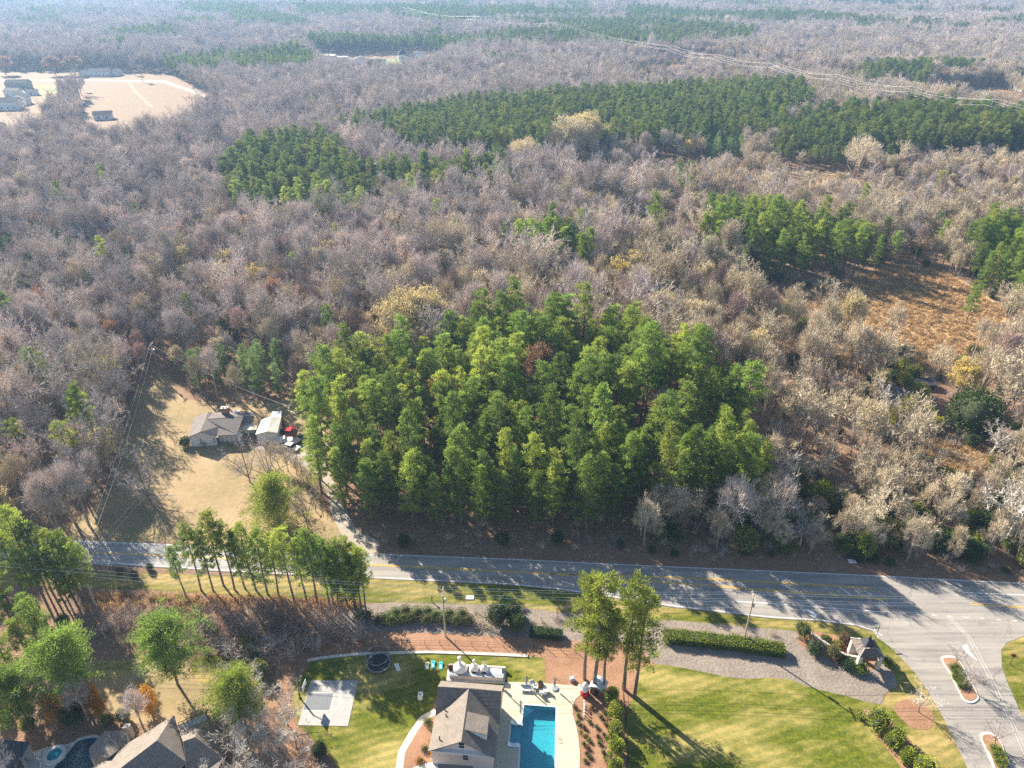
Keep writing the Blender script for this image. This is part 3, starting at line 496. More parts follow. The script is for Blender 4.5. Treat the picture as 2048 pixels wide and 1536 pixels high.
def scatter(name, items, label, cat, seed=1):
    """ONE stuff object: every item (kind, var, x, y, scale, rot, zscale) drawn from the meshes of the single trees"""
    keys = sorted({(k, v % len(PR[k])) for k, v, *_ in items}); ix = {k: i for i, k in enumerate(keys)}
    me = bpy.data.meshes.new(name); n = len(items); co = np.zeros((n, 3), np.float32); idx = np.zeros(n, np.int32); sc = np.zeros((n, 3), np.float32); ro = np.zeros((n, 3), np.float32)
    for i, (k, v, x, y, s, r, zs) in enumerate(items): co[i] = (x, y, 0); idx[i] = ix[(k, v % len(PR[k]))]; sc[i] = (s, s, s * zs); ro[i] = (0, 0, r)
    me.vertices.add(n); me.vertices.foreach_set('co', co.reshape(-1))
    me.attributes.new('pick', 'INT', 'POINT').data.foreach_set('value', idx); me.attributes.new('size', 'FLOAT_VECTOR', 'POINT').data.foreach_set('vector', sc.reshape(-1)); me.attributes.new('turn', 'FLOAT_VECTOR', 'POINT').data.foreach_set('vector', ro.reshape(-1))
    o = link(name, me); tag(o, label, cat, kind='stuff')
    g = bpy.data.node_groups.new(name, 'GeometryNodeTree'); g.interface.new_socket('Geometry', in_out='INPUT', socket_type='NodeSocketGeometry'); g.interface.new_socket('Geometry', in_out='OUTPUT', socket_type='NodeSocketGeometry')
    gi = g.nodes.new('NodeGroupInput'); go = g.nodes.new('NodeGroupOutput'); iop = g.nodes.new('GeometryNodeInstanceOnPoints'); jn = g.nodes.new('GeometryNodeJoinGeometry')
    chain = []
    for k in keys:
        if k not in FIRST:
            raise RuntimeError('no single ' + str(k))
        j = g.nodes.new('GeometryNodeJoinGeometry')
        for src in FIRST[k]:
            oi = g.nodes.new('GeometryNodeObjectInfo'); oi.transform_space = 'ORIGINAL'; oi.inputs['Object'].default_value = src; g.links.new(oi.outputs['Geometry'], j.inputs[0])
        gt = g.nodes.new('GeometryNodeGeometryToInstance'); g.links.new(j.outputs[0], gt.inputs[0]); chain.append(gt)
    for gt in reversed(chain): g.links.new(gt.outputs[0], jn.inputs[0])
    def attr(nm, ty):
        a = g.nodes.new('GeometryNodeInputNamedAttribute'); a.data_type = ty; a.inputs['Name'].default_value = nm; return a.outputs[0]
    g.links.new(gi.outputs[0], iop.inputs['Points']); g.links.new(jn.outputs[0], iop.inputs['Instance']); iop.inputs['Pick Instance'].default_value = True
    g.links.new(attr('pick', 'INT'), iop.inputs['Instance Index']); g.links.new(attr('size', 'FLOAT_VECTOR'), iop.inputs['Scale'])
    er = g.nodes.new('FunctionNodeEulerToRotation'); g.links.new(attr('turn', 'FLOAT_VECTOR'), er.inputs[0]); g.links.new(er.outputs[0], iop.inputs['Rotation'])
    g.links.new(iop.outputs[0], go.inputs[0]); md = o.modifiers.new('scatter', 'NODES'); md.node_group = g; return o
# ------------------------------------------------------------------ where the woods stand (outlines on the ground, given where the camera sees them)
R_ = np.random.RandomState(7)
def inpoly(u, v, pts):
    ins = np.zeros(len(u), bool); n = len(pts)
    for i in range(n):
        x1, y1 = pts[i]; x2, y2 = pts[(i + 1) % n]; c = (y1 > v) != (y2 > v)
        ins ^= c & (u < (x2 - x1) * (v - y1) / (y2 - y1 + 1e-12) + x1)
    return ins
# fields and clearings that stay empty
CLEAR = [
    [(-700, 1076), (150, 1076), (215, 1000), (235, 940), (245, 870), (262, 800), (300, 755), (345, 760), (372, 800), (560, 806), (600, 790), (618, 830), (624, 900), (630, 1000), (680, 1052), (705, 1064), (1240, 1070), (1245, 1095), (2900, 1170), (2900, 4000), (-700, 4000)],
    [(186, 140), (330, 146), (400, 180), (470, 222), (360, 290), (270, 312), (180, 305), (150, 232)], [(-300, 142), (190, 140), (172, 178), (150, 200), (118, 245), (90, 275), (60, 290), (0, 335), (-300, 335)],
    [(620, 112), (860, 106), (900, 120), (868, 148), (800, 162), (690, 158), (640, 140)], [(1255, 150), (1370, 140), (1380, 168), (1262, 178)], [(1655, 15), (1790, 18), (1800, 30), (1650, 27)],
    [(1855, 178), (2000, 172), (2070, 215), (2060, 232), (1905, 222)], [(2020, 160), (2100, 160), (2100, 190), (2020, 186)],
    [(1440, 555), (1560, 575), (1700, 560), (1790, 530), (1880, 540), (2010, 620), (1990, 700), (1880, 720), (1770, 690), (1640, 660), (1570, 640)],
    [(1655, 700), (1760, 690), (1850, 700), (1900, 740), (1800, 760), (1680, 745)], [(1755, 790), (1820, 770), (1870, 760), (1910, 800), (1880, 860), (1830, 910), (1790, 860)], [(1840, 880), (1960, 890), (1990, 930), (1920, 975), (1870, 950)], [(1960, 850), (2300, 850), (2300, 925), (1990, 905)],
    [(765, 690), (860, 690), (870, 742), (800, 760), (770, 745)], [(1200, 875), (1240, 880), (1230, 925), (1190, 920)],
    [(1230, 455), (1310, 470), (1300, 510), (1235, 500)], [(1300, 318), (1480, 320), (1500, 350), (1380, 356), (1290, 345)], [(760, 338), (1100, 340), (1240, 352), (1200, 368), (960, 372), (820, 360)],
    [(-60, 760), (40, 740), (60, 800), (30, 845), (-60, 850)], [(1540, 335), (1690, 352), (1700, 372), (1560, 365)], [(1240, 120), (1500, 132), (1620, 152), (1860, 188), (2100, 225), (2100, 236), (1840, 200), (1600, 162), (1480, 144), (1240, 130)], [(1740, 352), (1800, 350), (1810, 385), (1750, 385)]]
PINES = [   # outlines of the pine stands
    [(618, 862), (640, 805), (775, 790), (850, 762), (930, 722), (1200, 722), (1300, 760), (1390, 800), (1450, 870), (1500, 940), (1545, 1005), (1500, 1035), (1380, 1052), (1200, 1066), (1000, 1066), (860, 1060), (745, 1045), (690, 1046), (640, 990), (628, 920)],
    [(640, 300), (850, 252), (1200, 226), (1400, 205), (1580, 205), (1625, 240), (1545, 300), (1300, 318), (1150, 333), (1000, 350), (850, 346), (740, 312)],
    [(1545, 300), (1620, 266), (1800, 255), (2300, 275), (2300, 345), (1900, 332), (1660, 348), (1545, 335)], [(452, 395), (490, 350), (600, 325), (690, 345), (700, 375), (770, 415), (750, 455), (690, 472), (560, 470), (475, 455)], [(770, 395), (1010, 392), (1030, 430), (900, 436), (770, 425)],
    [(1372, 505), (1440, 470), (1560, 480), (1700, 510), (1800, 545), (1830, 590), (1760, 605), (1640, 592), (1500, 560), (1400, 530)], [(1005, 555), (1060, 520), (1165, 540), (1175, 572), (1080, 572)], [(1930, 500), (2300, 480), (2300, 640), (2040, 650), (1960, 590), (1915, 540)],
    [(300, 148), (420, 136), (600, 132), (650, 148), (600, 172), (418, 172), (335, 160)], [(610, 104), (1000, 97), (1245, 99), (1240, 116), (1000, 119), (620, 119)], [(1000, 94), (1300, 88), (1500, 84), (1510, 106), (1260, 119), (1000, 110)],
    [(1690, 165), (1860, 160), (1850, 190), (1700, 192)], [(1940, 205), (2300, 212), (2300, 240), (2060, 232)], [(360, 30), (520, 30), (520, 45), (370, 45)], [(590, 28), (1180, 40), (1180, 56), (600, 52)], [(1250, 42), (1700, 48), (1700, 66), (1260, 62)],
    [(1660, 10), (1800, 14), (1800, 20), (1660, 18)], [(440, 38), (620, 60), (620, 75), (480, 66)], [(1010, 60), (1250, 62), (1500, 78), (1360, 86), (1100, 84)], [(1950, 60), (2200, 60), (2200, 72), (1950, 72)], [(1355, 385), (1400, 425), (1380, 440), (1340, 420)]]
YOUNG = [[(365, 742), (560, 742), (592, 790), (560, 798), (370, 796)], [(1400, 300), (1470, 300), (1500, 318), (1410, 322)]]
SAPL = [[(1510, 770), (1600, 760), (1740, 790), (1800, 880), (1760, 960), (1660, 985), (1560, 1000), (1540, 940), (1500, 850)], [(1130, 350), (1700, 372), (2300, 380), (2300, 440), (1800, 470), (1500, 430), (1300, 440), (1150, 400)]]
THICK = [[(1245, 1070), (1500, 1040), (1560, 1000), (1700, 975), (1850, 960), (2300, 900), (2300, 1160), (2048, 1140), (1700, 1120), (1400, 1105), (1250, 1098)]]
ys, rows = 28.0, []
while ys < 3500:
    d = math.hypot(ys, 105); sp = 5.25 if ys < 900 else (7.0 if ys < 1700 else 10.5); hw = 0.86 * (ys * cp + 105 * sp_) * 1024 / FPX * 1.18 + 15
    xs = np.arange(-hw, hw, sp); rows.append(np.stack([xs + R_.uniform(-.38, .38, len(xs)) * sp + sp * .5 * (len(rows) % 2), ys + R_.uniform(-.38, .38, len(xs)) * sp, np.full(len(xs), sp)], 1)); ys += sp * .87
W_ = np.concatenate(rows); X, Y, SPC = W_.T; U, V = to_px(X, Y); n = len(X)
ok = (U > -330) & (U < 2380) & (V < 1175)
X, Y, U, V, SPC = X[ok], Y[ok], U[ok], V[ok], SPC[ok]; n = len(X)
wob = lambda s, p: np.sin(X / s + p) + np.sin(Y / s * 1.3 + p * 2.1 + np.sin(X / s * .7)) + np.sin((X + Y) / s * .6 + p * 3.3)
Uj = U + wob(9, 1.0) * (200 / np.hypot(Y, 105)) * 3; Vj = V + wob(8, 2.2) * (150 / np.hypot(Y, 105)) * 2.0 * np.clip(V / 500, .12, 1)
keep = np.ones(n, bool)
for c in CLEAR: keep &= ~inpoly(Uj, Vj, c)
kind = np.full(n, 'bare', dtype='<U8'); rnd = R_.rand(n); rnd2 = R_.rand(n)
tanp = .12 + np.clip((U - 950) / 700, 0, .78) * np.clip((V - 20) / 200, .35, 1) + 0.10 * (wob(60, .3) > 1.2) + np.clip((V - 520) / 500, 0, .25); kind[rnd < tanp] = 'tan'
rb = R_.rand(n); bw = wob(26, 5.1); kind[rb < .10 + .10 * (bw > .8)] = 'brown'; kind[(rb > .965) & (V > 200)] = 'cream'; kind[(rb > .90) & (V > 440) & (V < 700) & (U > 350) & (U < 1400)] = 'cream'; spk = (rnd2 < 0.006); kind[spk] = 'gold'; spk = (rnd2 > 0.985) & (U < 900); kind[spk] = 'rusty'; kind[(rnd2 > .90) & (V < 180) & (V > 60)] = 'rusty'
far = V < 100; pn = wob(61, 4.0) + .8 * wob(23, 1.1); kind[far & (pn > 1.9)] = 'pine'; mid = (V >= 100) & (V < 330); pn2 = wob(38, 2.0); kind[mid & (pn2 > 2.55)] = 'pine'
lp = inpoly(U, V, [(-330, 500), (150, 520), (290, 540), (300, 640), (120, 700), (-330, 680)]) & (rnd2 < .26); kind[lp] = 'dark'; ldk = lp; lp = inpoly(U, V, [(-330, 700), (240, 700), (230, 900), (100, 1060), (-330, 1060)]) & (rnd2 < .05); kind[lp] = 'pine'
kind[(V > 330) & (V < 1000) & (rnd2 > .42) & (rnd2 < .445)] = 'dark'; kind[(V > 480) & (U > 1250) & (V < 1000) & (rnd2 > .45) & (rnd2 < .62)] = 'olive'; kind[(V > 380) & (V < 620) & (U < 1900) & (rnd2 > .62) & (rnd2 < .635)] = 'pine'
inP = np.zeros(n, bool); 
for p in PINES: inP |= inpoly(Uj, Vj, p)
cen = inpoly(Uj, Vj, PINES[0]); kind[inP] = 'plant'; kind[cen] = 'pine'; nearp = inP & (V > 440); kind[nearp] = 'pine'; kind[(kind == 'pine') & (V < 330)] = 'plant'
keep &= ~((U > 640) & (U < 1260) & (V > 890) & (V < 1080) & ~cen)
for p in YOUNG: kind[inpoly(Uj, Vj, p)] = 'young'
for p in SAPL: s_ = inpoly(Uj, Vj, p); kind[s_ & (rnd < .62)] = 'sapling'
th = inpoly(U, V, THICK[0]); kind[th] = 'tan'; kind[th & (rnd < .36)] = 'olive'; kind[th & (rnd > .93)] = 'dark'; kind[th & (rnd > .88) & (rnd < .93)] = 'bare'
keep &= ~(cen & (R_.rand(n) < .10)); keep &= ~(inP & ~cen & (V > 440) & (R_.rand(n) < .22)); keep &= ~((V > 420) & ~inP & ~th & (kind != 'sapling') & (R_.rand(n) < .12))
rgt = (V > 560) & (V < 980) & (U > 1400) & ~inP & ~th; keep &= ~(rgt & (R_.rand(n) < .28))
HTS = {'plant': 1.0, 'pine': 1.0, 'young': 1.0, 'dark': .85, 'bare': 1.0, 'tan': 1.0, 'brown': 1.0, 'cream': 1.0, 'sapling': .9, 'gold': .8, 'rusty': .95, 'olive': .9, 'oak': 1}
scl = np.array([HTS[k] for k in kind]) * R_.uniform(.74, 1.16, n) * (1 + .05 * wob(42, .9)); scl[th & (kind == 'tan')] *= .72; scl[th & (kind == 'dark')] *= .8; scl[th & (kind == 'olive')] *= R_.uniform(.6, 1.35, int((th & (kind == 'olive')).sum()))
big = (kind == 'bare') | (kind == 'tan'); scl[ldk] *= 1.35; scl[big & (R_.rand(n) < .10) & (V < 900) & ~th] *= 1.28; scl[cen] *= R_.uniform(.92, 1.1, n)[cen]; scl[(SPC > 6.5) & (SPC < 8)] *= 1.12; scl[SPC > 10] *= 1.3
scl[(V < 420) & (V > 330) & (U > 1150)] *= .7; scl[inpoly(U, V, [(250, 720), (350, 690), (610, 720), (620, 830), (560, 800), (370, 795)]) & (kind != 'young')] *= .8
# room round the named single trees
for (u0, v0, rr) in LONE_PX:
    q = P(u0, v0); keep &= np.hypot(X - q.x, Y - q.y) > rr
sel = np.where(keep)[0]; sel = sel[np.argsort(np.hypot(Y[sel], X[sel]))]
cap = {'pine': PINE_CAP, 'plant': 6, 'bare': BARE_CAP, 'young': 60, 'dark': 40, 'sapling': 120, 'gold': 10, 'rusty': 10, 'cream': 30, 'olive': 110}; cnt = {k: 0 for k in cap}; rest = []
def woods_label(k, u, v, i):
    if k in ('pine', 'plant'):
        if cen[i]:
            z = ('front row of the dense stand, facing the road' if v > 975 else 'left flank of the dense stand, beside the farmhouse drive' if u < 800 else 'right flank of the dense stand, next to the brushy regrowth' if u > 1330 else 'rear edge of the dense stand, against the grey woods' if v < 795 else 'left middle of the dense stand' if u < 1060 else 'right middle of the dense stand')
            return 'tall green pine in the ' + z, 'pines in the ' + z
        if v > 1000 or u < 700: return 'green pine standing among the bare trees west of the white farmhouse', 'pines among the bare trees on the left'
        if u > 1200: return 'green pine in the clumps right of and beyond the central pine stand', 'pines in the clumps on the right'
        return 'green pine in the long plantation beyond the grey woods', 'pines of the far plantation'
    if k in ('bare', 'tan', 'brown'):
        if th[i]: return 'low bare tree in the tangled thicket along the north side of the road', 'bare trees of the roadside thicket'
        if u < 640 and v > 900: return 'leafless grey tree between the dry yard and the left edge, near the road', 'bare trees left of the yard near the road'
        if 250 < u < 640: return 'leafless grey tree behind the white farmhouse and its young pines', 'bare trees behind the farmhouse'
        if u < 640: return 'leafless grey tree in the woods around the tan farmhouse yard', 'bare trees around the farmhouse yard'
        if u > 1350 and v < 700: return 'leafless tan tree around the rust coloured meadow on the right', 'bare trees around the rust meadow'
        if u > 1350: return 'leafless tan tree in the open woods right of the central pines', 'bare trees right of the pine stand'
        return 'leafless grey tree in the woods behind the central pine stand', 'bare trees behind the pine stand'
    if k == 'young': return 'bushy light green young pine in the row behind the white farmhouse', 'young pines behind the farmhouse'
    if k == 'dark': return 'dark green cedar scattered among leafless trees', 'cedars among the bare woods'
    if k == 'sapling': return 'slender leafless sapling in the brushy regrowth right of the pines', 'saplings in the regrowth'
    if k == 'gold': return 'small tree with yellow leaves left standing in the bare woods', 'yellow trees in the bare woods'
    if k == 'cream': return 'small tree with thin cream coloured leaves in the grey woods', 'cream leaved trees in the bare woods'
    if k == 'rusty': return 'small tree holding rust brown leaves in the bare woods', 'brown leaved trees in the bare woods'
    return 'evergreen shrub among the bare trees of the thicket north of the road', 'evergreen shrubs of the thicket'
for i in sel:
    k = str(kind[i]); ck = 'bare' if k in ('tan', 'brown') else k; v_ = int(R_.randint(0, 24)) if k != 'pine' else (int(R_.randint(6, 8)) if cen[i] and V[i] > 955 else int(R_.randint(0, 6))); ro = float(R_.rand() * 6.28); zs = float(R_.uniform(.92, 1.1)); infr = -30 < U[i] < 2080 and V[i] < 1160
    if infr and cnt[ck] < cap[ck] and not (k == 'young' and V[i] < 500):
        cnt[ck] += 1; lb, gr = woods_label(k, U[i], V[i], i); plant(k, v_, X[i], Y[i], scl[i], ro, lb, gr, zs)
    else: rest.append((k, v_, X[i], Y[i], scl[i], ro, zs))
print('woods', len(sel), cnt, 'rest', len(rest))
# ------------------------------------------------------------------ the ground and everything laid on it
POOL = [G(1046.7, 1408.7), G(1113, 1413.7), G(1110.6, 1560), G(1036.5, 1560), G(1039, 1497.5), G(1016.8, 1496.7), G(1021.8, 1442.8), G(1042.5, 1444.4)]
KID = smooth_closed(poly([(193, 1477), (161, 1482), (146, 1494), (134, 1510), (112, 1532), (100, 1565), (150, 1570), (190, 1540), (205, 1500)]), 4)
sheet('ground', [(-4600, -60), (4600, -60), (4600, 5200), (-4600, 5200)], 0.0, 'forest_floor', holes=[POOL, KID])
sheet('dry_yard', poly([(100, 1080), (165, 1030), (215, 985), (235, 930), (245, 870), (262, 800), (300, 748), (345, 758), (372, 800), (560, 800), (600, 775), (640, 820), (660, 900), (640, 1000), (665, 1040), (700, 1075), (640, 1096), (330, 1084)]), .012, 'dry_lawn', smooth=3)
sheet('gravel_drive', poly([(505, 893), (560, 882), (612, 876), (628, 900), (652, 925), (668, 960), (690, 1010), (715, 1060), (760, 1085), (742, 1112), (712, 1112), (668, 1040), (655, 990), (632, 950), (590, 925), (540, 905)]), .024, 'gravel_drive', smooth=3)
sheet('far_field', poly([(190, 148), (270, 144), (333, 158), (405, 188), (455, 220), (330, 285), (260, 292), (188, 270), (176, 200)]), .03, 'field_soil')
sheet('track', offset_line(poly([(255, 162), (272, 185), (305, 215)]), 1.6) + list(reversed(offset_line(poly([(255, 162), (272, 185), (305, 215)]), -1.6))), .06, 'dry_lawn')
sheet('far_meadow', poly([(-300, 146), (190, 144), (170, 178), (135, 205), (90, 240), (60, 260), (0, 320), (-300, 320)]), .03, 'field_soil')
sheet('meadow_strip', poly([(60, 172), (140, 170), (125, 186), (60, 192)]), .06, 'green_field')
sheet('country_lane', poly([(-300, 159), (200, 159), (330, 161), (405, 186), (445, 205), (450, 211), (398, 191), (325, 165.5), (200, 162.5), (-300, 162.5)]), .08, 'gravel_drive')
sheet('estate_lawn', poly([(620, 116), (850, 110), (895, 122), (850, 146), (760, 156), (690, 150)]), .03, 'field_soil')
sheet('estate_green', poly([(745, 121), (800, 117), (812, 124), (790, 131), (760, 128)]), .06, 'green_field')
sheet('clearing_floor', poly([(1255, 152), (1370, 142), (1376, 166), (1262, 176)]), .03, 'field_soil')
for nm, pts in (('rusty_meadow', [(1440, 560), (1560, 580), (1700, 560), (1790, 530), (1880, 540), (2010, 620), (1990, 700), (1880, 720), (1770, 700), (1640, 660), (1560, 640)]), ('brown_glade', [(1650, 700), (1760, 690), (1850, 700), (1900, 740), (1800, 765), (1670, 750)]),
    ('south_glade', [(1830, 880), (1960, 885), (1995, 930), (1920, 980), (1860, 955)]), ('far_glade', [(1290, 318), (1480, 318), (1520, 352), (1380, 358), (1280, 346)]), ('stand_edge', [(1535, 335), (1690, 350), (1710, 376), (1540, 368)]), ('pine_edge', [(760, 338), (1240, 350), (1210, 370), (960, 374), (800, 362)])):
    sheet(nm, poly(pts), .02, 'rust_grass', smooth=3)
sheet('west_yard', poly([(-80, 740), (40, 735), (62, 800), (30, 850), (-80, 850)]), .02, 'dry_lawn', smooth=3)
sheet('east_lane', poly([(1990, 893), (2050, 898), (2400, 910), (2400, 880), (2050, 872), (2000, 868)]), .03, 'asphalt')
sheet('pond', poly([(1868, 186), (1925, 180), (1985, 186), (2010, 205), (1960, 210), (1905, 200)]), .05, 'pond_water', smooth=3)
# verge, lawns, beds
sheet('roadside_verge', poly([(-350, 1105), (160, 1140), (340, 1148), (540, 1152), (735, 1156), (1024, 1169), (1130, 1179), (1348, 1213), (1536, 1233), (1640, 1241), (1712, 1250), (1746, 1262), (1760, 1276), (1792, 1300), (1838, 1348), (1880, 1412), (1905, 1462), (1945, 1545), (1960, 1620), (1760, 1620), (1720, 1440), (1760, 1408), (1790, 1370), (1700, 1330), (1590, 1275), (1480, 1254), (1340, 1242), (1130, 1228), (1024, 1214), (780, 1207), (640, 1200), (480, 1192), (300, 1180), (-350, 1160)]), .012, 'verge')
sheet('hedge_strip', poly([(700, 1212), (780, 1205), (1024, 1212), (1130, 1226), (1340, 1240), (1480, 1252), (1590, 1262), (1640, 1275), (1700, 1300), (1762, 1322), (1790, 1350), (1795, 1372), (1766, 1390), (1766, 1409), (1730, 1405), (1687, 1392), (1624, 1377), (1560, 1357), (1496, 1358), (1451, 1354), (1376, 1338), (1310, 1328), (1240, 1300), (1090, 1300), (900, 1300), (700, 1296), (640, 1250)]), .024, 'ground_cover')
sheet('mulch_slope', poly([(600, 1262), (740, 1262), (900, 1268), (1100, 1278), (1280, 1290), (1310, 1329), (1283, 1340), (1276, 1380), (1252, 1420), (1248, 1460), (1254, 1560), (1155, 1560), (1161, 1507), (1152, 1449), (1145, 1426), (1146, 1412), (1152, 1398), (1166, 1386), (1160, 1372), (1088, 1368), (1088, 1316), (923, 1306), (760, 1305), (640, 1312), (600, 1330), (575, 1370), (590, 1450), (640, 1510), (600, 1560), (500, 1560), (540, 1400), (560, 1300)]), .036, 'mulch')
sheet('back_lawn', poly([(617, 1321), (660, 1314), (710, 1309), (760, 1306), (860, 1305), (923, 1306), (1056, 1312), (1089, 1316), (1091, 1368), (1019, 1366), (1005, 1372), (880, 1372), (862, 1424), (843, 1434), (820, 1468), (798, 1503), (788, 1560), (680, 1560), (663, 1513), (627, 1480), (596, 1449), (585, 1380), (588, 1362), (612, 1346)]), .048, 'lawn')
sheet('front_lawn', poly([(1278, 1350), (1283, 1335), (1295, 1330), (1325, 1329), (1376, 1338), (1451, 1354), (1496, 1358), (1536, 1356), (1574, 1358), (1624, 1376), (1687, 1391), (1732, 1404), (1760, 1410), (1740, 1420), (1724, 1439), (1762, 1477), (1800, 1527), (1830, 1570), (1840, 1640), (1250, 1640), (1256, 1500), (1250, 1450), (1262, 1400)]), .048, 'lawn')
sheet('house_bed', poly([(862, 1424), (843, 1436), (822, 1468), (800, 1503), (790, 1570), (870, 1570), (880, 1500), (890, 1430)]), .054, 'mulch')
sheet('tree_ring', [(P(1830, 1429).x + 2.9 * math.cos(a) * (1 + .08 * math.sin(3 * a)), P(1830, 1429).y + 2.7 * math.sin(a)) for a in np.linspace(0, 6.1, 30)], .03, 'mulch')
sheet('planting_bed', poly([(1600, 1262), (1660, 1268), (1710, 1285), (1760, 1318), (1745, 1340), (1700, 1335), (1640, 1310), (1600, 1290)]), .036, 'mulch', smooth=3)
sheet('bush_bed', poly([(1722, 1432), (1740, 1418), (1790, 1448), (1840, 1510), (1880, 1570), (1830, 1570), (1795, 1525), (1758, 1478)]), .06, 'mulch', smooth=3)
sheet('back_yard', poly([(160, 1330), (300, 1320), (420, 1330), (470, 1380), (440, 1440), (340, 1450), (230, 1440), (160, 1400)]), .02, 'dry_lawn', smooth=3)
sheet('grass_patch', poly([(190, 1330), (250, 1318), (265, 1345), (200, 1358)]), .04, 'verge', smooth=3)
sheet('side_grass', poly([(385, 1318), (470, 1312), (500, 1345), (440, 1372), (395, 1362)]), .04, 'verge', smooth=3)
sheet('east_grass', poly([(2070, 1262), (2044, 1268), (2013, 1285), (2002, 1301), (2002, 1331), (2013, 1364), (2039, 1421), (2060, 1470), (2400, 1470), (2400, 1262)]), .05, 'verge')
# roads
NE = [(-350, 1058), (0, 1076), (150, 1081), (322, 1087.5), (500, 1096), (756, 1107.5), (1024, 1117.7), (1280, 1130), (1536, 1141), (1737, 1150), (2048, 1166), (2420, 1187)]
SE = [(-350, 1098), (0, 1117), (172, 1127), (332, 1136), (500, 1147), (735, 1157), (1024, 1171), (1130, 1181.5), (1348, 1215), (1536, 1236.7), (1636, 1243), (1712, 1252.5), (1744, 1263), (1756, 1276), (1787, 1301), (1832, 1348.5), (1875, 1414), (1900, 1464), (1936, 1540), (1965, 1620)]
sheet('road', poly(NE) + poly([(2420, 1290)]) + poly([(2048, 1272), (2013.5, 1285.7), (2002, 1301), (2003.5, 1331), (2013.6, 1363.6), (2039, 1421), (2075, 1480), (2130, 1620)]) + list(reversed(poly(SE))), .07, 'asphalt')
sheet('old_road', poly([(-350, 1060), (0, 1078), (150, 1083), (322, 1089.5), (500, 1098), (751, 1109), (744, 1132), (739, 1155.4), (500, 1145), (332, 1134.5), (172, 1125.5), (0, 1115.5), (-350, 1096)]), .084, 'old_asphalt')
mk = MB(); yl = MB(); Zm = .10
off = lambda px, d: offset_line(poly(px), d)
stripe(mk, off([(756, 1107.5), (1024, 1117.7), (1280, 1130), (1536, 1141), (1737, 1150), (2048, 1166), (2420, 1187)], -.25), .15, Zm); stripe(mk, off([(-350, 1058), (0, 1076), (150, 1081), (322, 1087.5), (500, 1096), (745, 1107.5)], -.25), .13, Zm)
stripe(mk, off([(-350, 1098), (0, 1117), (172, 1127), (332, 1136), (500, 1147), (735, 1157), (1024, 1171), (1130, 1181.5)], .3), .15, Zm); stripe(mk, off([(1130, 1181.5), (1348, 1215), (1536, 1236.7), (1636, 1243), (1712, 1252.5), (1744, 1263), (1764, 1274)], .3), .15, Zm)
for k in range(5): a = k / 5; stripe(mk, poly([(1150 + 290 * a, 1184 + 17 * a), (1170 + 290 * a, 1185.2 + 17 * a)]), .14, Zm)
stripe(mk, poly([(1464, 1203), (1536, 1207.3), (1650, 1216), (1772, 1225)]), .17, Zm)
for i in range(8): u = 1800 + i * 32; stripe(mk, poly([(u, 1226.4 + i * 2.25), (u + 9, 1227.2 + i * 2.25)]), .16, Zm)
for a, b in (((1275, 1154), (1286.6, 1162.6)), ((1372, 1157.5), (1388, 1169)), ((1472.5, 1162.5), (1492.6, 1176.4)), ((1555, 1166), (1596, 1184)), ((1675, 1173), (1703, 1191.5)), ((1744.6, 1179), (1778, 1200))): stripe(mk, poly([a, b]), .2, Zm)
stripe(mk, poly([(1929, 1185.7), (2048, 1191), (2420, 1213)]), .15, Zm); stripe(mk, poly([(1748, 1258), (1756, 1276)]), .12, Zm)
for d in (-.16, .16):
    stripe(yl, off([(-350, 1080), (0, 1096), (175, 1105), (317, 1111), (500, 1120), (740, 1130), (853, 1135.6), (1024, 1144), (1100, 1148)], d), .14, Zm)
    stripe(yl, off([(1100, 1148), (1200, 1150.5), (1400, 1158), (1536, 1165), (1662, 1172), (1745, 1178), (1780, 1199)], d), .14, Zm); stripe(yl, off([(1100, 1148), (1250, 1159.5), (1400, 1170), (1536, 1182), (1636, 1187.7), (1777, 1200)], d), .14, Zm)
    stripe(yl, off([(1940, 1208), (2048, 1216), (2420, 1243)], d), .14, Zm)
    stripe(mk, off([(1895.4, 1231.7), (1938, 1275.6), (1981, 1356), (1996, 1389), (2026, 1451.5), (2060, 1530)], d * 1.6), .05, Zm)
ar = [(1605, 1220.2), (1616, 1219.6), (1626, 1223.5), (1630, 1229), (1633.6, 1228), (1630, 1236.8), (1619, 1231.5), (1623.5, 1230.5), (1620, 1226.5), (1613, 1223.6), (1605.5, 1223.2)]
mk.prism(poly(ar), 0, Zm, top_only=True)
tag(mk.build('white_road_markings', 'white_paint'), kind='structure'); tag(yl.build('yellow_road_markings', 'yellow_paint'), kind='structure')
sheet('salt_stain', poly([(1925, 1293), (1934, 1290), (1938, 1300), (1946, 1312), (1955, 1322), (1946, 1316), (1932, 1305)]), .095, 'white_paint', smooth=3)
# traffic islands
def island(px, lbl):
    o = empty('traffic_island', (0, 0, 0), 0, lbl, 'island', 'planted islands in the side road'); out = smooth_closed(poly(px), 3); c = np.mean(out, 0); k_ = MB(); k_.prism(out, 0, .2); k_.build('kerb', 'kerb', o, bevel=.02)
    inn = [tuple(c + (np.array(p) - c) * (1 - .42 / np.linalg.norm(np.array(p) - c))) for p in out]; b_ = MB(); b_.prism(inn, .1, .24); b_.build('planting_bed', 'mulch', o)
island([(1881.5, 1318), (1890.4, 1312.8), (1910, 1314.6), (1920.5, 1326), (1938, 1356), (1955.6, 1391), (1955.6, 1401), (1943, 1407.5), (1928, 1402.5), (1915.5, 1381), (1898, 1346)], 'kerbed traffic island with mulch, small bushes and two bare trees, nearer the junction')
island([(1959.5, 1474), (1965.7, 1466), (1983, 1467), (2001, 1484), (2011, 1509), (2030, 1550), (2045, 1590), (2010, 1590), (1988, 1540), (1970, 1500)], 'kerbed traffic island with boxwoods cut by the bottom edge of the photo')
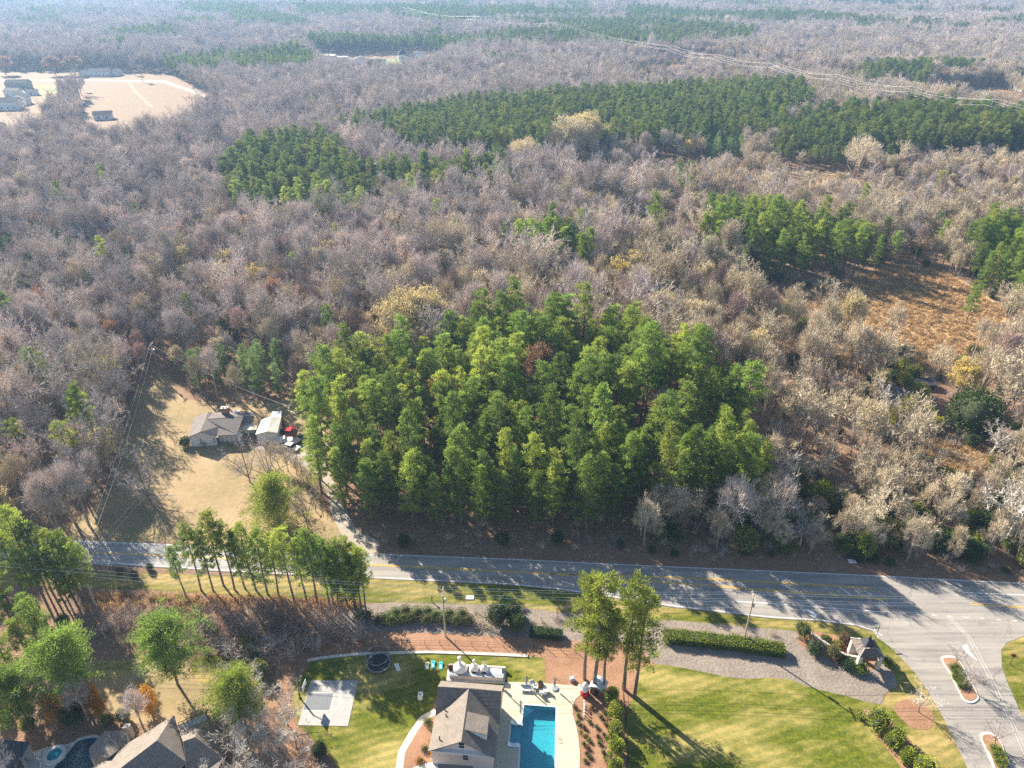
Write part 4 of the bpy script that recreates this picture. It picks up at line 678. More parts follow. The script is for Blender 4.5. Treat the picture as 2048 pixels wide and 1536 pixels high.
# patio and pool
DECK = poly([(1010, 1366), (1019, 1364.5), (1089, 1367), (1162, 1373), (1164, 1388), (1150.4, 1399.6), (1145.5, 1414.5), (1146, 1430), (1152, 1449.4), (1157, 1476), (1160, 1507.5), (1157, 1600), (985, 1600), (988, 1536), (1000, 1440)])
sheet('pool_patio', DECK, .09, 'travertine', holes=[POOL])
t_ = empty('swimming_pool', (0, 0, 0), 0, 'rectangular turquoise swimming pool with tanning ledge in a pale stone patio', 'pool')
def basin(out, parent, depth, wallm, floorm, ledge=None, zt=.09):
    b_ = MB(); q = ccw(out); n_ = len(q); b_.add([(p[0], p[1], zt) for p in q] + [(p[0], p[1], -depth) for p in q], [(i, i + n_, (i + 1) % n_ + n_, (i + 1) % n_) for i in range(n_)]); b_.build('pool_wall', wallm, parent)
    f_ = MB(); f_.prism([((p[0] - 0), p[1]) for p in q], -depth - .2, -depth + .01, top_only=True); f_.build('pool_floor', floorm, parent)
    w_ = MB(); w_.prism(q, 0, -.05, top_only=True); w_.build('water', 'pool_water', parent)
basin(POOL, t_, 1.25, 'pool_tile', 'pool_tile')
led = MB(); led.prism([POOL[6], POOL[7], POOL[4], POOL[5]], -1.2, -.35); led.build('tanning_ledge', 'pool_tile', t_)
stp = MB(); a0, a1 = Vector(POOL[0]), Vector(POOL[1]); dx = (a1 - a0).normalized(); dy = Vector((-dx.y, dx.x)) * -1
for k in range(3): s_ = 1.2 - .4 * k; stp.prism([tuple(a0 + dx * .05 + dy * .05), tuple(a0 + dx * (.05 + s_ * 1.4) + dy * .05), tuple(a0 + dx * .05 + dy * (.05 + s_ * 1.4))], -1.2, -.9 + .3 * k)
stp.build('steps', 'white_plastic', t_)
cop = MB(); outp = [tuple(p) for p in POOL]; stripe(cop, outp[0:3], .3, .10); stripe(cop, [outp[3], outp[4], outp[5], outp[6], outp[7], outp[0]], .3, .103); stripe(cop, outp[0:2], .3, .106); cop.build('coping', 'kerb', t_)
t_ = empty('freeform_pool', (0, 0, 0), 0, 'curved dark blue swimming pool with raised round spa beside the shingled house', 'pool'); basin(KID, t_, 1.3, 'deep_pool_tile', 'deep_pool_tile', zt=.12)
sheet('pool_terrace', smooth_closed(poly([(20, 1590), (48, 1536), (58, 1510), (95, 1495), (141, 1487), (160, 1476), (196, 1471), (215, 1500), (205, 1540), (170, 1590)]), 3), .10, 'concrete', holes=[KID])
c = P(110.5, 1512); t2 = empty('round_spa', (c.x, c.y, 0), 0, 'round raised hot tub with pale stone rim beside the curved pool', 'hot tub')
r_ = MB(); r_.ring((0, 0), 1.05, 1.6, 0, .5, 28); r_.build('rim', 'kerb', t2); r_ = MB(); r_.lathe((0, 0, 0), [(.001, .38), (1.06, .38)], 28); r_.build('water', 'pool_water', t2); r_ = MB(); r_.lathe((0, 0, 0), [(.001, .16), (1.06, .16)], 28); r_.build('tub_floor', 'pool_tile', t2)
# ------------------------------------------------------------------ sport court
cq = [P(*p).xy for p in ((621.7, 1361.7), (716.7, 1361.7), (695.8, 1453), (595.8, 1451))]
def CT(s, q): return tuple((cq[0] * (1 - s) + cq[1] * s) * (1 - q) + (cq[3] * (1 - s) + cq[2] * s) * q)
t_ = empty('sport_court', (0, 0, 0), 0, 'small grey half basketball court with dark key on the back lawn', 'sport court')
b_ = MB(); b_.prism([CT(0, 0), CT(1, 0), CT(1, 1), CT(0, 1)], 0, .10); b_.build('court_surface', 'court_grey', t_)
b_ = MB(); b_.prism([CT(0.02, .29), CT(.56, .29), CT(.56, .68), CT(.02, .68)], .09, .108); b_.build('key', 'court_dark', t_)
b_ = MB(); stripe(b_, [CT(0.02, .29), CT(.56, .29)], .07, .114); stripe(b_, [CT(.56, .29), CT(.56, .68)], .07, .114); stripe(b_, [CT(.02, .68), CT(.56, .68)], .07, .114)
stripe(b_, [CT(.56 + .17 * math.sin(a), .485 - .195 * math.cos(a)) for a in np.linspace(0, PI, 16)], .06, .114); stripe(b_, [CT(.15 + .60 * math.sin(a), .485 - .47 * math.cos(a)) for a in np.linspace(.75, PI - .45, 24)], .06, .117); b_.build('court_lines', 'white_paint', t_)
c = P(600.5, 1397); t_ = empty('basketball_hoop', (c.x, c.y, 0), math.radians(-4), 'basketball hoop with glass backboard on a black post beside the court', 'basketball hoop')
b_ = MB(); b_.box((0, 0, 1.3), (.18, .18, 2.6)); b_.tube((0, 0, 2.5), (1.1, 0, 3.2), .07); b_.box((0, 0, .05), (.5, .5, .1)); b_.build('post', 'black_metal', t_)
b_ = MB(); b_.box((1.15, 0, 3.35), (.05, 1.8, 1.05)); b_.build('backboard', 'white_plastic', t_); b_ = MB(); b_.ring((1.45, 0), .21, .24, 3.03, 3.06, 18); b_.tube((1.17, 0, 3.04), (1.24, 0, 3.04), .03); b_.build('rim', 'terracotta', t_)
b_ = MB(); b_.lathe((1.45, 0, 2.6), [(.13, 0), (.22, .43)], 12); b_.build('net', 'netting', t_)
c = P(758, 1331); t_ = empty('trampoline', (c.x, c.y, 0), 0, 'round trampoline with black safety net on the shaded back lawn', 'trampoline')
b_ = MB(); b_.ring((0, 0), 1.85, 2.1, .78, .84, 32); b_.build('frame', 'slate_grey', t_); b_ = MB(); b_.lathe((0, 0, .8), [(.001, 0), (1.86, 0)], 32); b_.build('mat', 'trampoline_mat', t_)
for k in range(6):
    a = k * PI / 3; b_ = MB(); b_.tube((2.05 * math.cos(a), 2.05 * math.sin(a), 0), (2.05 * math.cos(a), 2.05 * math.sin(a), 2.6), .035); b_.build('pole', 'black_metal', t_)
b_ = MB(); b_.lathe((0, 0, 0), [(1.98, .84), (2.02, 2.55)], 32); b_.build('safety_net', 'netting', t_); b_ = MB(); b_.ring((0, 0), 1.99, 2.05, 2.54, 2.60, 32); b_.build('top_rail', 'slate_grey', t_)
def board(u, v, top, lbl, rz=.05):
    c = P(u, v); t = empty('beanbag_board', (c.x, c.y, .05), rz, lbl, 'game board', 'beanbag toss boards on the lawn'); b = MB(); b.add([(-.32, -.65, .06), (.32, -.65, .06), (.32, .65, .36), (-.32, .65, .36), (-.32, -.65, 0), (.32, -.65, 0), (.32, .65, 0), (-.32, .65, 0)], [(0, 1, 2, 3), (4, 5, 1, 0), (5, 6, 2, 1), (6, 7, 3, 2), (7, 4, 0, 3)]); b.build('board', top, t)
    b = MB(); b.ring((0, .36), .0001, .09, .303, .306, 14); b.build('hole', 'flat_black', t); b = MB()  # no opening: black disc painted for the shade inside a hole
    b.add([(-.2, -.5, .10), (.2, -.5, .10), (0, .22, .27)], [(0, 1, 2)]); b.build('painted_wedge', 'white_paint' if top != 'white_plastic' else 'tan_paint', t)
board(854, 1333, 'tan_paint', 'tan beanbag board, leftmost of the three near the ovens'); board(866, 1330.5, 'cyan_paint', 'blue beanbag board, middle of the three near the ovens'); board(881.5, 1332.5, 'cyan_paint', 'blue beanbag board, rightmost of the three near the ovens')
board(795, 1336, 'white_plastic', 'small pale folding board lying beside the trampoline', .5)
c = P(841, 1396); t_ = empty('utility_box', (c.x, c.y, .04), -.1, 'small white box unit standing alone on the back lawn', 'utility box'); b_ = MB(); b_.box((0, 0, .45), (.7, 1.0, .9)); b_.build('housing', 'white_plastic', t_, bevel=.04); b_ = MB(); b_.ring((0, 0), .05, .22, .9, .93, 14); b_.build('vent', 'slate_grey', t_)
# garden edging and walks
def band(name, px, width, z, mat, lbl, cat, h=.0):
    pts = poly(px); a = offset_line(pts, width / 2); b = offset_line(pts, -width / 2); mb = MB(); mb.prism(a + list(reversed(b)), max(0, z - .1 - h), z + h); return tag(mb.build(name, mat, bevel=.02), lbl, cat)
band('stone_edging', [(615, 1322), (640, 1317), (700, 1310), (760, 1307), (860, 1305), (923, 1307), (1000, 1310), (1056, 1313)], .55, .12, 'stone', 'low curved stone edging along the top of the back lawn', 'edging', .08)
band('stone_walk', [(872, 1423), (846, 1437), (824, 1468), (803, 1505), (795, 1570)], 1.1, .07, 'stone_path', 'pale curved stone walk between the back lawn and the pool house bed', 'walkway')
sheet('porch_step', poly([(826, 1536), (850, 1527), (890, 1524), (900, 1560), (826, 1570)]), .10, 'stone_path')
# outdoor kitchen
kq = [P(*p) for p in ((896, 1334.5), (1012.6, 1341), (1009, 1368), (893, 1363))]
t_ = empty('outdoor_kitchen', (0, 0, 0), 0, 'grey paved outdoor kitchen terrace with low stone counter behind the pool house', 'outdoor kitchen')
b_ = MB(); b_.prism([tuple(p.xy) for p in kq], 0, .25); b_.build('terrace', 'concrete', t_)
def KQ(s, q): a = kq[0] * (1 - s) + kq[1] * s; b = kq[3] * (1 - s) + kq[2] * s; c = a * (1 - q) + b * q; return Vector((c.x, c.y, 0))
b_ = MB(); a, b2 = KQ(.05, .72), KQ(.97, .72); ang = math.atan2(b2.y - a.y, b2.x - a.x); m_ = (a + b2) / 2; b_.box((m_.x, m_.y, .65), ((b2 - a).length, .75, .8), ang); b_.build('counter', 'stone', t_, bevel=.03)
b_ = MB(); b_.box((m_.x, m_.y, 1.08), ((b2 - a).length + .1, .85, .06), ang); b_.build('countertop', 'slate_grey', t_)
b_ = MB(); a, b2 = KQ(.66, .30), KQ(.93, .30); m_ = (a + b2) / 2; b_.box((m_.x, m_.y, .55), ((b2 - a).length, 1.2, .6), ang); b_.build('prep_table', 'white_plastic', t_)
a, b2 = KQ(.02, .05), KQ(.99, .05); m_ = (a + b2) / 2; b_ = MB(); b_.box((m_.x, m_.y, .6), ((b2 - a).length, .35, .75), ang); b_.build('parapet', 'stone', t_, bevel=.03)
for (s, q, w_, hc, lb) in ((.22, .34, 2.5, 3.3, 'largest white domed oven with a fat chimney on the kitchen terrace'), (.46, .30, 1.7, 2.6, 'white domed oven in the middle of the kitchen terrace'), (.63, .32, 1.5, 2.5, 'slim white oven with thin chimney, nearest the grey table')):
    c = KQ(s, q); o = empty('pizza_oven', (c.x, c.y, .25), ang, lb, 'oven', 'white ovens on the kitchen terrace')
    b_ = MB(); b_.box((0, 0, .45), (w_, 1.5, .9)); b_.build('base', 'stucco', o, bevel=.04)
    b_ = MB(); b_.lathe((0, 0, .9), [(w_ * .5, 0), (w_ * .47, .3), (w_ * .36, .62), (w_ * .2, .85), (.001, .95)], 20); b_.build('dome', 'stucco', o, smooth=True)
    b_ = MB(); b_.tube((0, .2, 1.5), (0, .2, hc), w_ * .12, w_ * .11, 14); b_.tube((0, .2, hc), (0, .2, hc + .25), w_ * .15, w_ * .07, 14); b_.build('chimney', 'stucco', o)
    b_ = MB(); b_.box((0, -.74, .62), (w_ * .55, .06, .6)); b_.lathe((0, -.62, .95), [(w_ * .27, 0), (.001, .3)], 12); b_.build('fire_opening', 'flat_black', o)  # flat black panel and cone for the oven mouth, no recess
c = KQ(.06, .35); o = tag(bpy.data.objects.new('flower_pot', None), 'pot of dark red flowers at the left end of the kitchen terrace', 'flower pot'); COL.objects.link(o); o.location = (c.x, c.y, .25)
b_ = MB(); b_.lathe((0, 0, 0), [(.3, 0), (.42, .7), (.38, .7), (.001, .6)], 14); b_.build('pot', 'stone', o)
fm = bush_mesh(301, .6, .9, 500, 'red_leaf', .16, 3); f_ = bpy.data.objects.new('flowers', fm); COL.objects.link(f_); f_.parent = o; f_.location = (0, 0, .5)
# ------------------------------------------------------------------ houses from roof corners
def wallq(mb, a, b, z0=0.0, mi=0, th=.25):
    """a wall under the line a-b (tops may differ in height)"""
    a, b = Vector(a), Vector(b); d = Vector((b.x - a.x, b.y - a.y, 0)).normalized(); nn = Vector((-d.y, d.x, 0)) * th
    vs = [(a.x, a.y, z0), (b.x, b.y, z0), tuple(b), tuple(a)]; vs += [tuple(Vector(v) + nn) for v in vs]
    mb.add(vs, [(0, 1, 2, 3), (7, 6, 5, 4), (4, 5, 1, 0), (5, 6, 2, 1), (6, 7, 3, 2), (7, 4, 0, 3)], mi)
def lerp(a, b, t): return Vector(a) * (1 - t) + Vector(b) * t
def window(parent, c, nrm_ang, w_, h_, frame='white_siding', shutters=None, name='window'):
    """frame part with a pane below it; stands proud of the wall; nrm_ang = heading of the wall's outward normal"""
    ca, sa = math.cos(nrm_ang), math.sin(nrm_ang); fr = MB()
    for (dx, dz, ww, hh) in ((-w_ / 2, 0, .08, h_ + .16), (w_ / 2, 0, .08, h_ + .16), (0, h_ / 2 + .04, w_, .08), (0, -h_ / 2 - .04, w_, .08), (0, 0, w_, .05)):
        fr.box((c[0] - sa * dx + ca * .03, c[1] + ca * dx + sa * .03, c[2] + dz), (.10, ww, hh), nrm_ang)
    f = fr.build(name, frame, parent); g = MB(); g.box((c[0] + ca * .015, c[1] + sa * .015, c[2]), (.04, w_ - .04, h_), nrm_ang); g.build('pane', 'window_glass', f)
    if shutters:
        for s in (-1, 1):
            h = MB(); h.box((c[0] - sa * s * (w_ / 2 + .28) + ca * .03, c[1] + ca * s * (w_ / 2 + .28) + sa * .03, c[2]), (.05, .4, h_ + .1), nrm_ang); h.build('shutter', shutters, parent)
# pool house
ze, zr = 4.2, 7.3
SWe, SEe, PK = P(855.8, 1502.5, ze), P(989.4, 1515.8, ze), P(922.5, 1483, zr); RJ = P(937.5, 1376, zr)
CW, CE = P(875.5, 1373, zr), P(1003, 1382.5, zr); NWf, NEf = P(882, 1361.5, ze + .6), P(1008, 1371, ze + .6); WV = P(870.5, 1432, ze); EV = P(1000, 1437, ze); NWn, NEn = P(873.5, 1410, ze), P(1002, 1413, ze)
t_ = empty('pool_house', (0, 0, 0), 0, 'pale brick pool house with taupe shingle roof beside the swimming pool', 'house')
rf = MB(); rf.slab([SWe, PK, RJ, WV], .16); rf.slab([SEe, EV, RJ, PK], .16); rf.slab([CW, RJ, WV], .16); rf.slab([CE, EV, RJ], .16); rf.slab([CW, CE, NEf, NWf], .16)
roof = rf.build('roof', 'taupe_shingle', t_)
dz = lambda p, k: Vector((p.x, p.y, k)); rr = (PK - RJ); ex = (SEe - SWe); ex.z = 0; ex.normalize(); ey = Vector((-ex.y, ex.x, 0))
wl = MB(); ins = .35; a = SWe + ex * ins + ey * .7; b2 = SEe - ex * ins + ey * .7; a.z = b2.z = ze - .1; wallq(wl, a, b2, 0)
top = (PK.x + ey.x * .7, PK.y + ey.y * .7, zr - .25); wl.add([tuple(a + ey * .01), tuple(b2 + ey * .01), top, tuple(a + ey * .25), tuple(b2 + ey * .25), (top[0] + ey.x * .25, top[1] + ey.y * .25, top[2])], [(0, 1, 2), (5, 4, 3)])
nw = P(884, 1364, 0) * 0 + dz(NWf, ze) - ey * .6 + ex * .35; ne = dz(NEf, ze) - ey * .6 - ex * .35; wallq(wl, ne, nw, 0); wallq(wl, nw, a, 0); wallq(wl, b2, ne, 0)
for e, r2, q in ((CW, NWn, NWf), (CE, NEn, NEf)):
    k = ex * (.3 if e is CW else -.3); p0, p1, p2 = dz(q, ze) + k, dz(r2, ze) + k, dz(e, zr - .2) + k; s = k * .6; wl.add([tuple(p0), tuple(p1), tuple(p2), tuple(p0 + s), tuple(p1 + s), tuple(p2 + s)], [(0, 1, 2), (5, 4, 3)])
wl.build('wall', 'pale_brick', t_); an = math.atan2(-ey.y, -ex.y * 0 - ey.x); window(t_, tuple((a + b2) / 2 + Vector((0, 0, 1.35)) - ey * .02), an, .9, 1.3); window(t_, tuple((a + b2) / 2 + ex * .5 + Vector((0, 0, -1.5)) - ey * .02), an, .9, 1.2)
bl = MB(); bl.slab([SWe + ey * .1, SEe + ey * .1, SEe + ey * .9, SWe + ey * .9], .12); bl.build('pent_eave', 'white_siding', t_)
dm = MB(); d0, d1, d2, d3 = P(933.5, 1423, zr - .15), P(978, 1433, zr - .75), P(974, 1470, zr - .75), P(929, 1459, zr - .15); dm.slab([d0, d1, d2, d3], .14); dob = dm.build('dormer', 'taupe_shingle', t_); dw = MB()
for pa, pb in ((d3, d2), (d2, d1), (d1, d0)): wallq(dw, lerp(pa, (d0 + d2) / 2, .06) - Vector((0, 0, .1)), lerp(pb, (d0 + d2) / 2, .06) - Vector((0, 0, .1)), ze + .3, th=.1)
dw.build('dormer_wall', 'white_siding', dob)
for (u, v) in ((890, 1418), (892, 1431), (879, 1476), (899, 1475)): 
    q = P(u, v, 5.6); v_ = MB(); v_.tube((q.x, q.y, 4.9), (q.x, q.y, 5.95), .09, .09, 8); v_.build('vent_pipe', 'black_metal', roof)
pz = MB(); pq = P(878, 1545, 2.6); pz.slab([P(876, 1527, 3), P(946, 1532, 3), P(950, 1560, 2.6), P(870, 1556, 2.6)], .12); pz.build('porch_roof', 'taupe_shingle', t_)
# shingled house at the lower left
def roofhouse(name, lbl, planes, walls, rmat, wmat, cat='house'):
    t = empty(name, (0, 0, 0), 0, lbl, cat); r = MB()
    for pl in planes: r.slab([P(*q) for q in pl], .18)
    ro = r.build('roof', rmat, t); w2 = MB()
    for a_, b_, z_ in walls:
        A, B = P(a_[0], a_[1], a_[2]), P(b_[0], b_[1], b_[2]); A.z -= .1; B.z -= .1; wallq(w2, A, B, 0)
    w2.build('wall', wmat, t); return t, ro
lh, ro_ = roofhouse('shingle_house', 'large taupe shingled house with many gables at the lower left corner', [
    [(347, 1431, 6.0), (259, 1484, 6.0), (220, 1515, 6.0), (140, 1560, 6), (236, 1540, 8.6), (314, 1480.5, 8.6)], [(349, 1431, 6.0), (314, 1480.5, 8.6), (372, 1524, 6.0)], [(314, 1480.5, 8.6), (372, 1524, 6.0), (300, 1600, 6.0), (246, 1600, 6.0), (236, 1540, 8.6)],
    [(210, 1462, 7.0), (178, 1496, 5.0), (179, 1517, 5.0), (219, 1513, 7.0)], [(210, 1462, 7.0), (219, 1513, 7.0), (258, 1484, 5.2), (252, 1460, 5.2)],
    [(236, 1540, 8.5), (140, 1562, 6.0), (120, 1600, 6.0), (230, 1600, 8.5)],
    [(358, 1462, 5.2), (412, 1441, 5.2), (390, 1474, 7.4), (366, 1483, 7.4)], [(419, 1433, 5.0), (390, 1474, 7.4), (447, 1516, 5.0)], [(390, 1474, 7.4), (447, 1516, 5.0), (425, 1560, 5.0), (375, 1540, 5.0), (366, 1483, 7.4)]],
    [((347, 1435, 6.0), (262, 1486, 6.0), 0), ((371, 1520, 6), (349, 1436, 6), 0), ((252, 1464, 5.2), (210, 1466, 5.2), 0), ((208, 1468, 5.), (181, 1496, 5.), 0), ((180, 1497, 5), (181, 1516, 5), 0), ((410, 1444, 5.2), (360, 1464, 5.2), 0), ((445, 1514, 5), (418, 1437, 5), 0), ((262, 1486, 6), (225, 1512, 6), 0)], 'taupe_shingle', 'stone')
b_ = MB(); q0, q1, q2 = P(356, 1446, 5.4), P(410, 1424, 5.4), P(417, 1434, 5.4); 
for p, q in ((q0, q1), (q1, q2)):
    b_.path([p, q], .05); b_.path([p - Vector((0, 0, .45)), q - Vector((0, 0, .45))], .03)
    for k in range(7): r0 = lerp(p, q, k / 6); b_.tube(r0 - Vector((0, 0, 1.0)), r0, .035)
b_.build('balcony_railing', 'black_metal', lh); b_ = MB(); b_.slab([P(356, 1451, 4.3), P(411, 1429, 4.3), P(418, 1440, 4.3), P(362, 1464, 4.3)], .2); b_.build('balcony_floor', 'concrete', lh)
b_ = MB(); c = P(262, 1474, 0); b_.box((c.x, c.y, 1.4), (1.0, .8, 2.8)); b_.build('bay_window', 'stone', lh)
lh2, _ = roofhouse('pavilion', 'dark roofed pavilion in shade beside the curved pool', [[(-60, 1481, 3.6), (0, 1478, 3.6), (58, 1484, 3.6), (44, 1512, 3.2), (20, 1560, 3.0), (-60, 1560, 3.0)]], [((56, 1486, 3.6), (0, 1480, 3.6), 0), ((0, 1480, 3.6), (-60, 1483, 3.6), 0)], 'dark_shingle', 'grey_wall', 'pavilion')
for u, v in ((44, 1510), (22, 1556)): q = P(u, v, 3.0); b_ = MB(); b_.box((q.x - .3, q.y, 1.45), (.3, .3, 2.9)); b_.build('post', 'grey_wall', lh2)
# white farmhouse
fh, fr_ = roofhouse('farmhouse', 'white sided single storey farmhouse with grey shingle roof in the dry yard', [
    [(376, 874.5, 2.9), (400.2, 863.8, 4.6), (416.6, 823.5, 4.6), (387, 836, 2.9)], [(400.2, 863.8, 4.6), (434, 871.3, 2.9), (437, 853, 3.6), (416.6, 823.5, 4.6)],
    [(434, 871.3, 2.9), (474, 869, 2.9), (486, 834, 4.5), (413, 839.5, 4.5), (437, 853, 3.6)], [(413, 838, 4.5), (486, 833, 4.5), (495, 822, 3.2), (440, 824, 3.4), (418, 828, 4.3)], [(484, 833.5, 4.5), (508.5, 832, 4.3), (505, 846, 3.0), (485, 850, 3.0)], [(486, 832.5, 4.4), (508, 831.5, 4.3), (506, 824, 3.0), (490, 824, 3.0)], [(416.6, 823.5, 4.6), (440, 829.5, 3.2), (422, 833, 4.3)]],
    [((380, 874.5, 2.9), (431, 871, 2.9), 0), ((389, 838, 2.9), (379, 874, 2.9), 0), ((434, 864, 2.9), (474, 864, 2.9), 0), ((484, 849, 2.9), (506, 846, 2.9), 0), ((477, 868, 2.9), (484, 846, 2.9), 0), ((492, 826, 3.1), (420, 828, 3.1), 0)], 'grey_shingle', 'white_siding')
A, B = P(380, 874.5, 2.8), P(431, 871, 2.8); b_ = MB(); g = P(401, 864.3, 4.45); b_.add([tuple(A), tuple(B), (g.x, (A.y + B.y) / 2, 4.45), tuple(A + Vector((0, .25, 0))), tuple(B + Vector((0, .25, 0))), (g.x, (A.y + B.y) / 2 + .25, 4.45)], [(0, 1, 2), (5, 4, 3)]); b_.build('gable', 'white_siding', fh)
for k in (.24, .76): q = lerp(A, B, k); window(fh, (q.x, q.y - .02, 1.55), -PI / 2 + .0, 1.3, 1.2, shutters='slate_grey')
c = P(452.5, 831, 3.6); c.y -= 6; b_ = MB(); b_.box((c.x, c.y + 6, 3.0), (1.7, 1.0, 5.9)); ch = b_.build('chimney', 'red_brick', fh, bevel=.03); b_ = MB(); b_.box((c.x, c.y + 6, 6.02), (1.9, 1.2, .16)); b_.tube((c.x - .4, c.y + 6, 6.1), (c.x - .4, c.y + 6, 6.4), .2); b_.tube((c.x + .4, c.y + 6, 6.1), (c.x + .4, c.y + 6, 6.4), .2); b_.build('chimney_cap', 'kerb', ch)
for u in (447, 456, 465, 474): q = P(u, 869.3, 2.8); b_ = MB(); b_.box((q.x, q.y + .2, 1.4), (.14, .14, 2.8)); b_.build('porch_post', 'white_siding', fh)
q = P(453, 881, 0); b_ = MB(); b_.box((q.x, q.y + 3.4, 1.05), (1.0, .12, 2.1)); b_.build('door', 'maroon_sign', fh)
b_ = MB(); b_.slab([P(478, 860, 2.7), P(513, 859, 2.7), P(515, 850, 2.9), P(484, 851, 2.9)], .12); b_.build('breezeway_roof', 'cream_siding', fh)
# garage
gg, gr_ = roofhouse('garage', 'white metal roofed garage beside the farmhouse with closed white door', [[(511, 868.5, 2.7), (533.5, 862.5, 3.8), (543, 832, 3.8), (523, 840, 2.7)], [(533.5, 862.5, 3.8), (555, 865.5, 2.7), (562.5, 834, 2.7), (543, 832, 3.8)]],
    [((513, 868.5, 2.7), (553, 865.5, 2.7), 0), ((553.5, 866, 2.7), (562, 836, 2.7), 0), ((562, 836, 2.7), (525, 840, 2.7), 0), ((524, 841, 2.7), (512.5, 868, 2.7), 0)], 'white_roof', 'white_siding')
A, B = P(513, 868.5, 2.6), P(553, 865.5, 2.6); g = P(533.5, 862.5, 3.65); b_ = MB(); m_ = (A + B) / 2; b_.add([tuple(A), tuple(B), (m_.x, m_.y, 3.65), tuple(A + Vector((0, .2, 0))), tuple(B + Vector((0, .2, 0))), (m_.x, m_.y + .2, 3.65)], [(0, 1, 2), (5, 4, 3)]); b_.build('gable', 'white_siding', gg)
ga = math.atan2(B.y - A.y, B.x - A.x); b_ = MB(); b_.box((m_.x, m_.y - .06, 1.05), ((B - A).length * .8, .08, 2.1), ga)
dr = b_.build('garage_door', 'white_plastic', gg); b_ = MB()
for k in range(8): q = lerp(A, B, .16 + k * .097); b_.box((q.x, q.y - .12, 1.85), (.38, .05, .22), ga)
b_.build('pane', 'window_glass', dr)
sh = MB(); S_ = [P(541, 833.5, 2.4), P(562, 833.6, 2.4), P(562.6, 821.8, 2.1), P(545, 823.4, 2.1)]; t_ = empty('garden_shed', (0, 0, 0), 0, 'small shed with blue and white patched roof behind the garage', 'shed'); sh.slab(S_, .1); sh.build('roof', 'white_roof', t_)
b_ = MB(); b_.slab([lerp(S_[0], S_[3], .15) + Vector((.6, 0, .05)), lerp(S_[1], S_[2], .5) + Vector((-.3, 0, .05)), S_[2] + Vector((-.3, 0, .05)), lerp(S_[0], S_[3], .7) + Vector((1.2, 0, .05))], .03); b_.build('tarp', 'blue_tarp', t_)
b_ = MB(); wallq(b_, S_[0], S_[1] - Vector((.2, 0, .1))); wallq(b_, S_[1] - Vector((.2, 0, .1)), S_[2] - Vector((.2, 0, .1))); b_.build('wall', 'cream_siding', t_)
# cars
def car(u, v, rz, paint, lbl, name='parked_car', cat='car', L=4.6, Wd=1.85, hh=1.45, cover=False, suv=False, truck=False):
    c = P(u, v); t = empty(name, (c.x, c.y, .03), rz, lbl, cat); b = MB(); h1 = .78 if not suv else .95; hl, hw = L / 2, Wd / 2
    prof = [(-hl, .35), (-hl, h1 - .06), (-hl * .62, h1), (hl * .45, h1), (hl * .93, h1 - .14), (hl, .5), (hl, .35)]
    for s in (-1, 1): pass
    n_ = len(prof); vs = [(x, -hw, z) for x, z in prof] + [(x, hw, z) for x, z in prof]; b.add(vs, [tuple(range(n_)), tuple(range(2 * n_ - 1, n_ - 1, -1))] + [(i, i + n_, (i + 1) % n_ + n_, (i + 1) % n_) for i in range(n_)])
    bo = b.build('body', paint, t, bevel=.07); g = MB(); x0, x1 = (-hl * .72, hl * .42) if not truck else (-hl * .10, hl * .45); x0r, x1r = (x0 + .35, x1 - .55); w1, w2 = hw * .92, hw * .74
    if suv and not truck: x0, x0r = -hl * .95, -hl * .88
    g.add([(x0, -w1, h1), (x1, -w1, h1), (x1, w1, h1), (x0, w1, h1), (x0r, -w2, hh - .05), (x1r, -w2, hh - .05), (x1r, w2, hh - .05), (x0r, w2, hh - .05)], [(0, 1, 5, 4), (1, 2, 6, 5), (2, 3, 7, 6), (3, 0, 4, 7), (4, 5, 6, 7)]); g.build('windows', paint if cover else 'window_glass', t)
    r = MB(); r.box(((x0r + x1r) / 2, 0, hh - .02), (x1r - x0r + .06, 2 * w2 + .04, .06)); r.build('roof', paint, t, bevel=.02)
    if not cover:
        for sx in (-.62, .62):
            for sy in (-1, 1):
                wv = MB(); wv.tube((hl * sx, sy * (hw - .2), .33), (hl * sx, sy * (hw + .01), .33), .34, .34, 16); wh = wv.build('wheel', 'rubber', t); r2 = MB(); r2.tube((hl * sx, sy * (hw + .0), .33), (hl * sx, sy * (hw + .03), .33), .2, .2, 12); r2.build('rim', 'galvanised', wh)
        for sy in (-1, 1): l = MB(); l.box((hl + .01, sy * hw * .7, .62), (.06, .35, .16)); l.build('headlight', 'white_plastic', t)
    return t
car(580.6, 866, 1.5, 'red_car', 'red car parked against the right side of the garage', L=4.4); car(568, 884, .25, 'car_cover', 'car under a pale fitted cover in front of the garage', cover=True); car(583, 897.5, -.35, 'white_car', 'white sedan angled at the edge of the gravel drive')
car(602.5, 882, .95, 'black_car', 'black pickup truck with silver bed beside the white sedan', cat='pickup truck', name='pickup_truck', L=5.3, Wd=2.0, hh=1.85, suv=True, truck=True); car(479, 832, .05, 'silver_car', 'silver car parked behind the farmhouse')
for (u, v, lb) in ((567, 853, 'black covered grill beside the garage wall, behind the other'), (565.5, 866, 'black covered grill beside the garage wall, next to the red car')):
    c = P(u, v); t_ = empty('grill', (c.x, c.y, 0), .3, lb, 'grill'); b_ = MB(); b_.box((0, 0, .5), (.9, .6, .8), taper=.9); b_.build('cabinet', 'black_metal', t_); b_ = MB(); b_.lathe((0, 0, .9), [(.45, 0), (.38, .25), (.001, .4)], 12); b_.build('lid', 'black_metal', t_)
c = P(627, 856); t_ = empty('fire_pit', (c.x, c.y, 0), 0, 'rusty round fire pit at the edge of the pines', 'fire pit'); b_ = MB(); b_.lathe((0, 0, 0), [(.8, 0), (.95, .6), (.85, .6), (.7, .2), (.001, .2)], 16); b_.build('bowl', 'red_brick', t_)
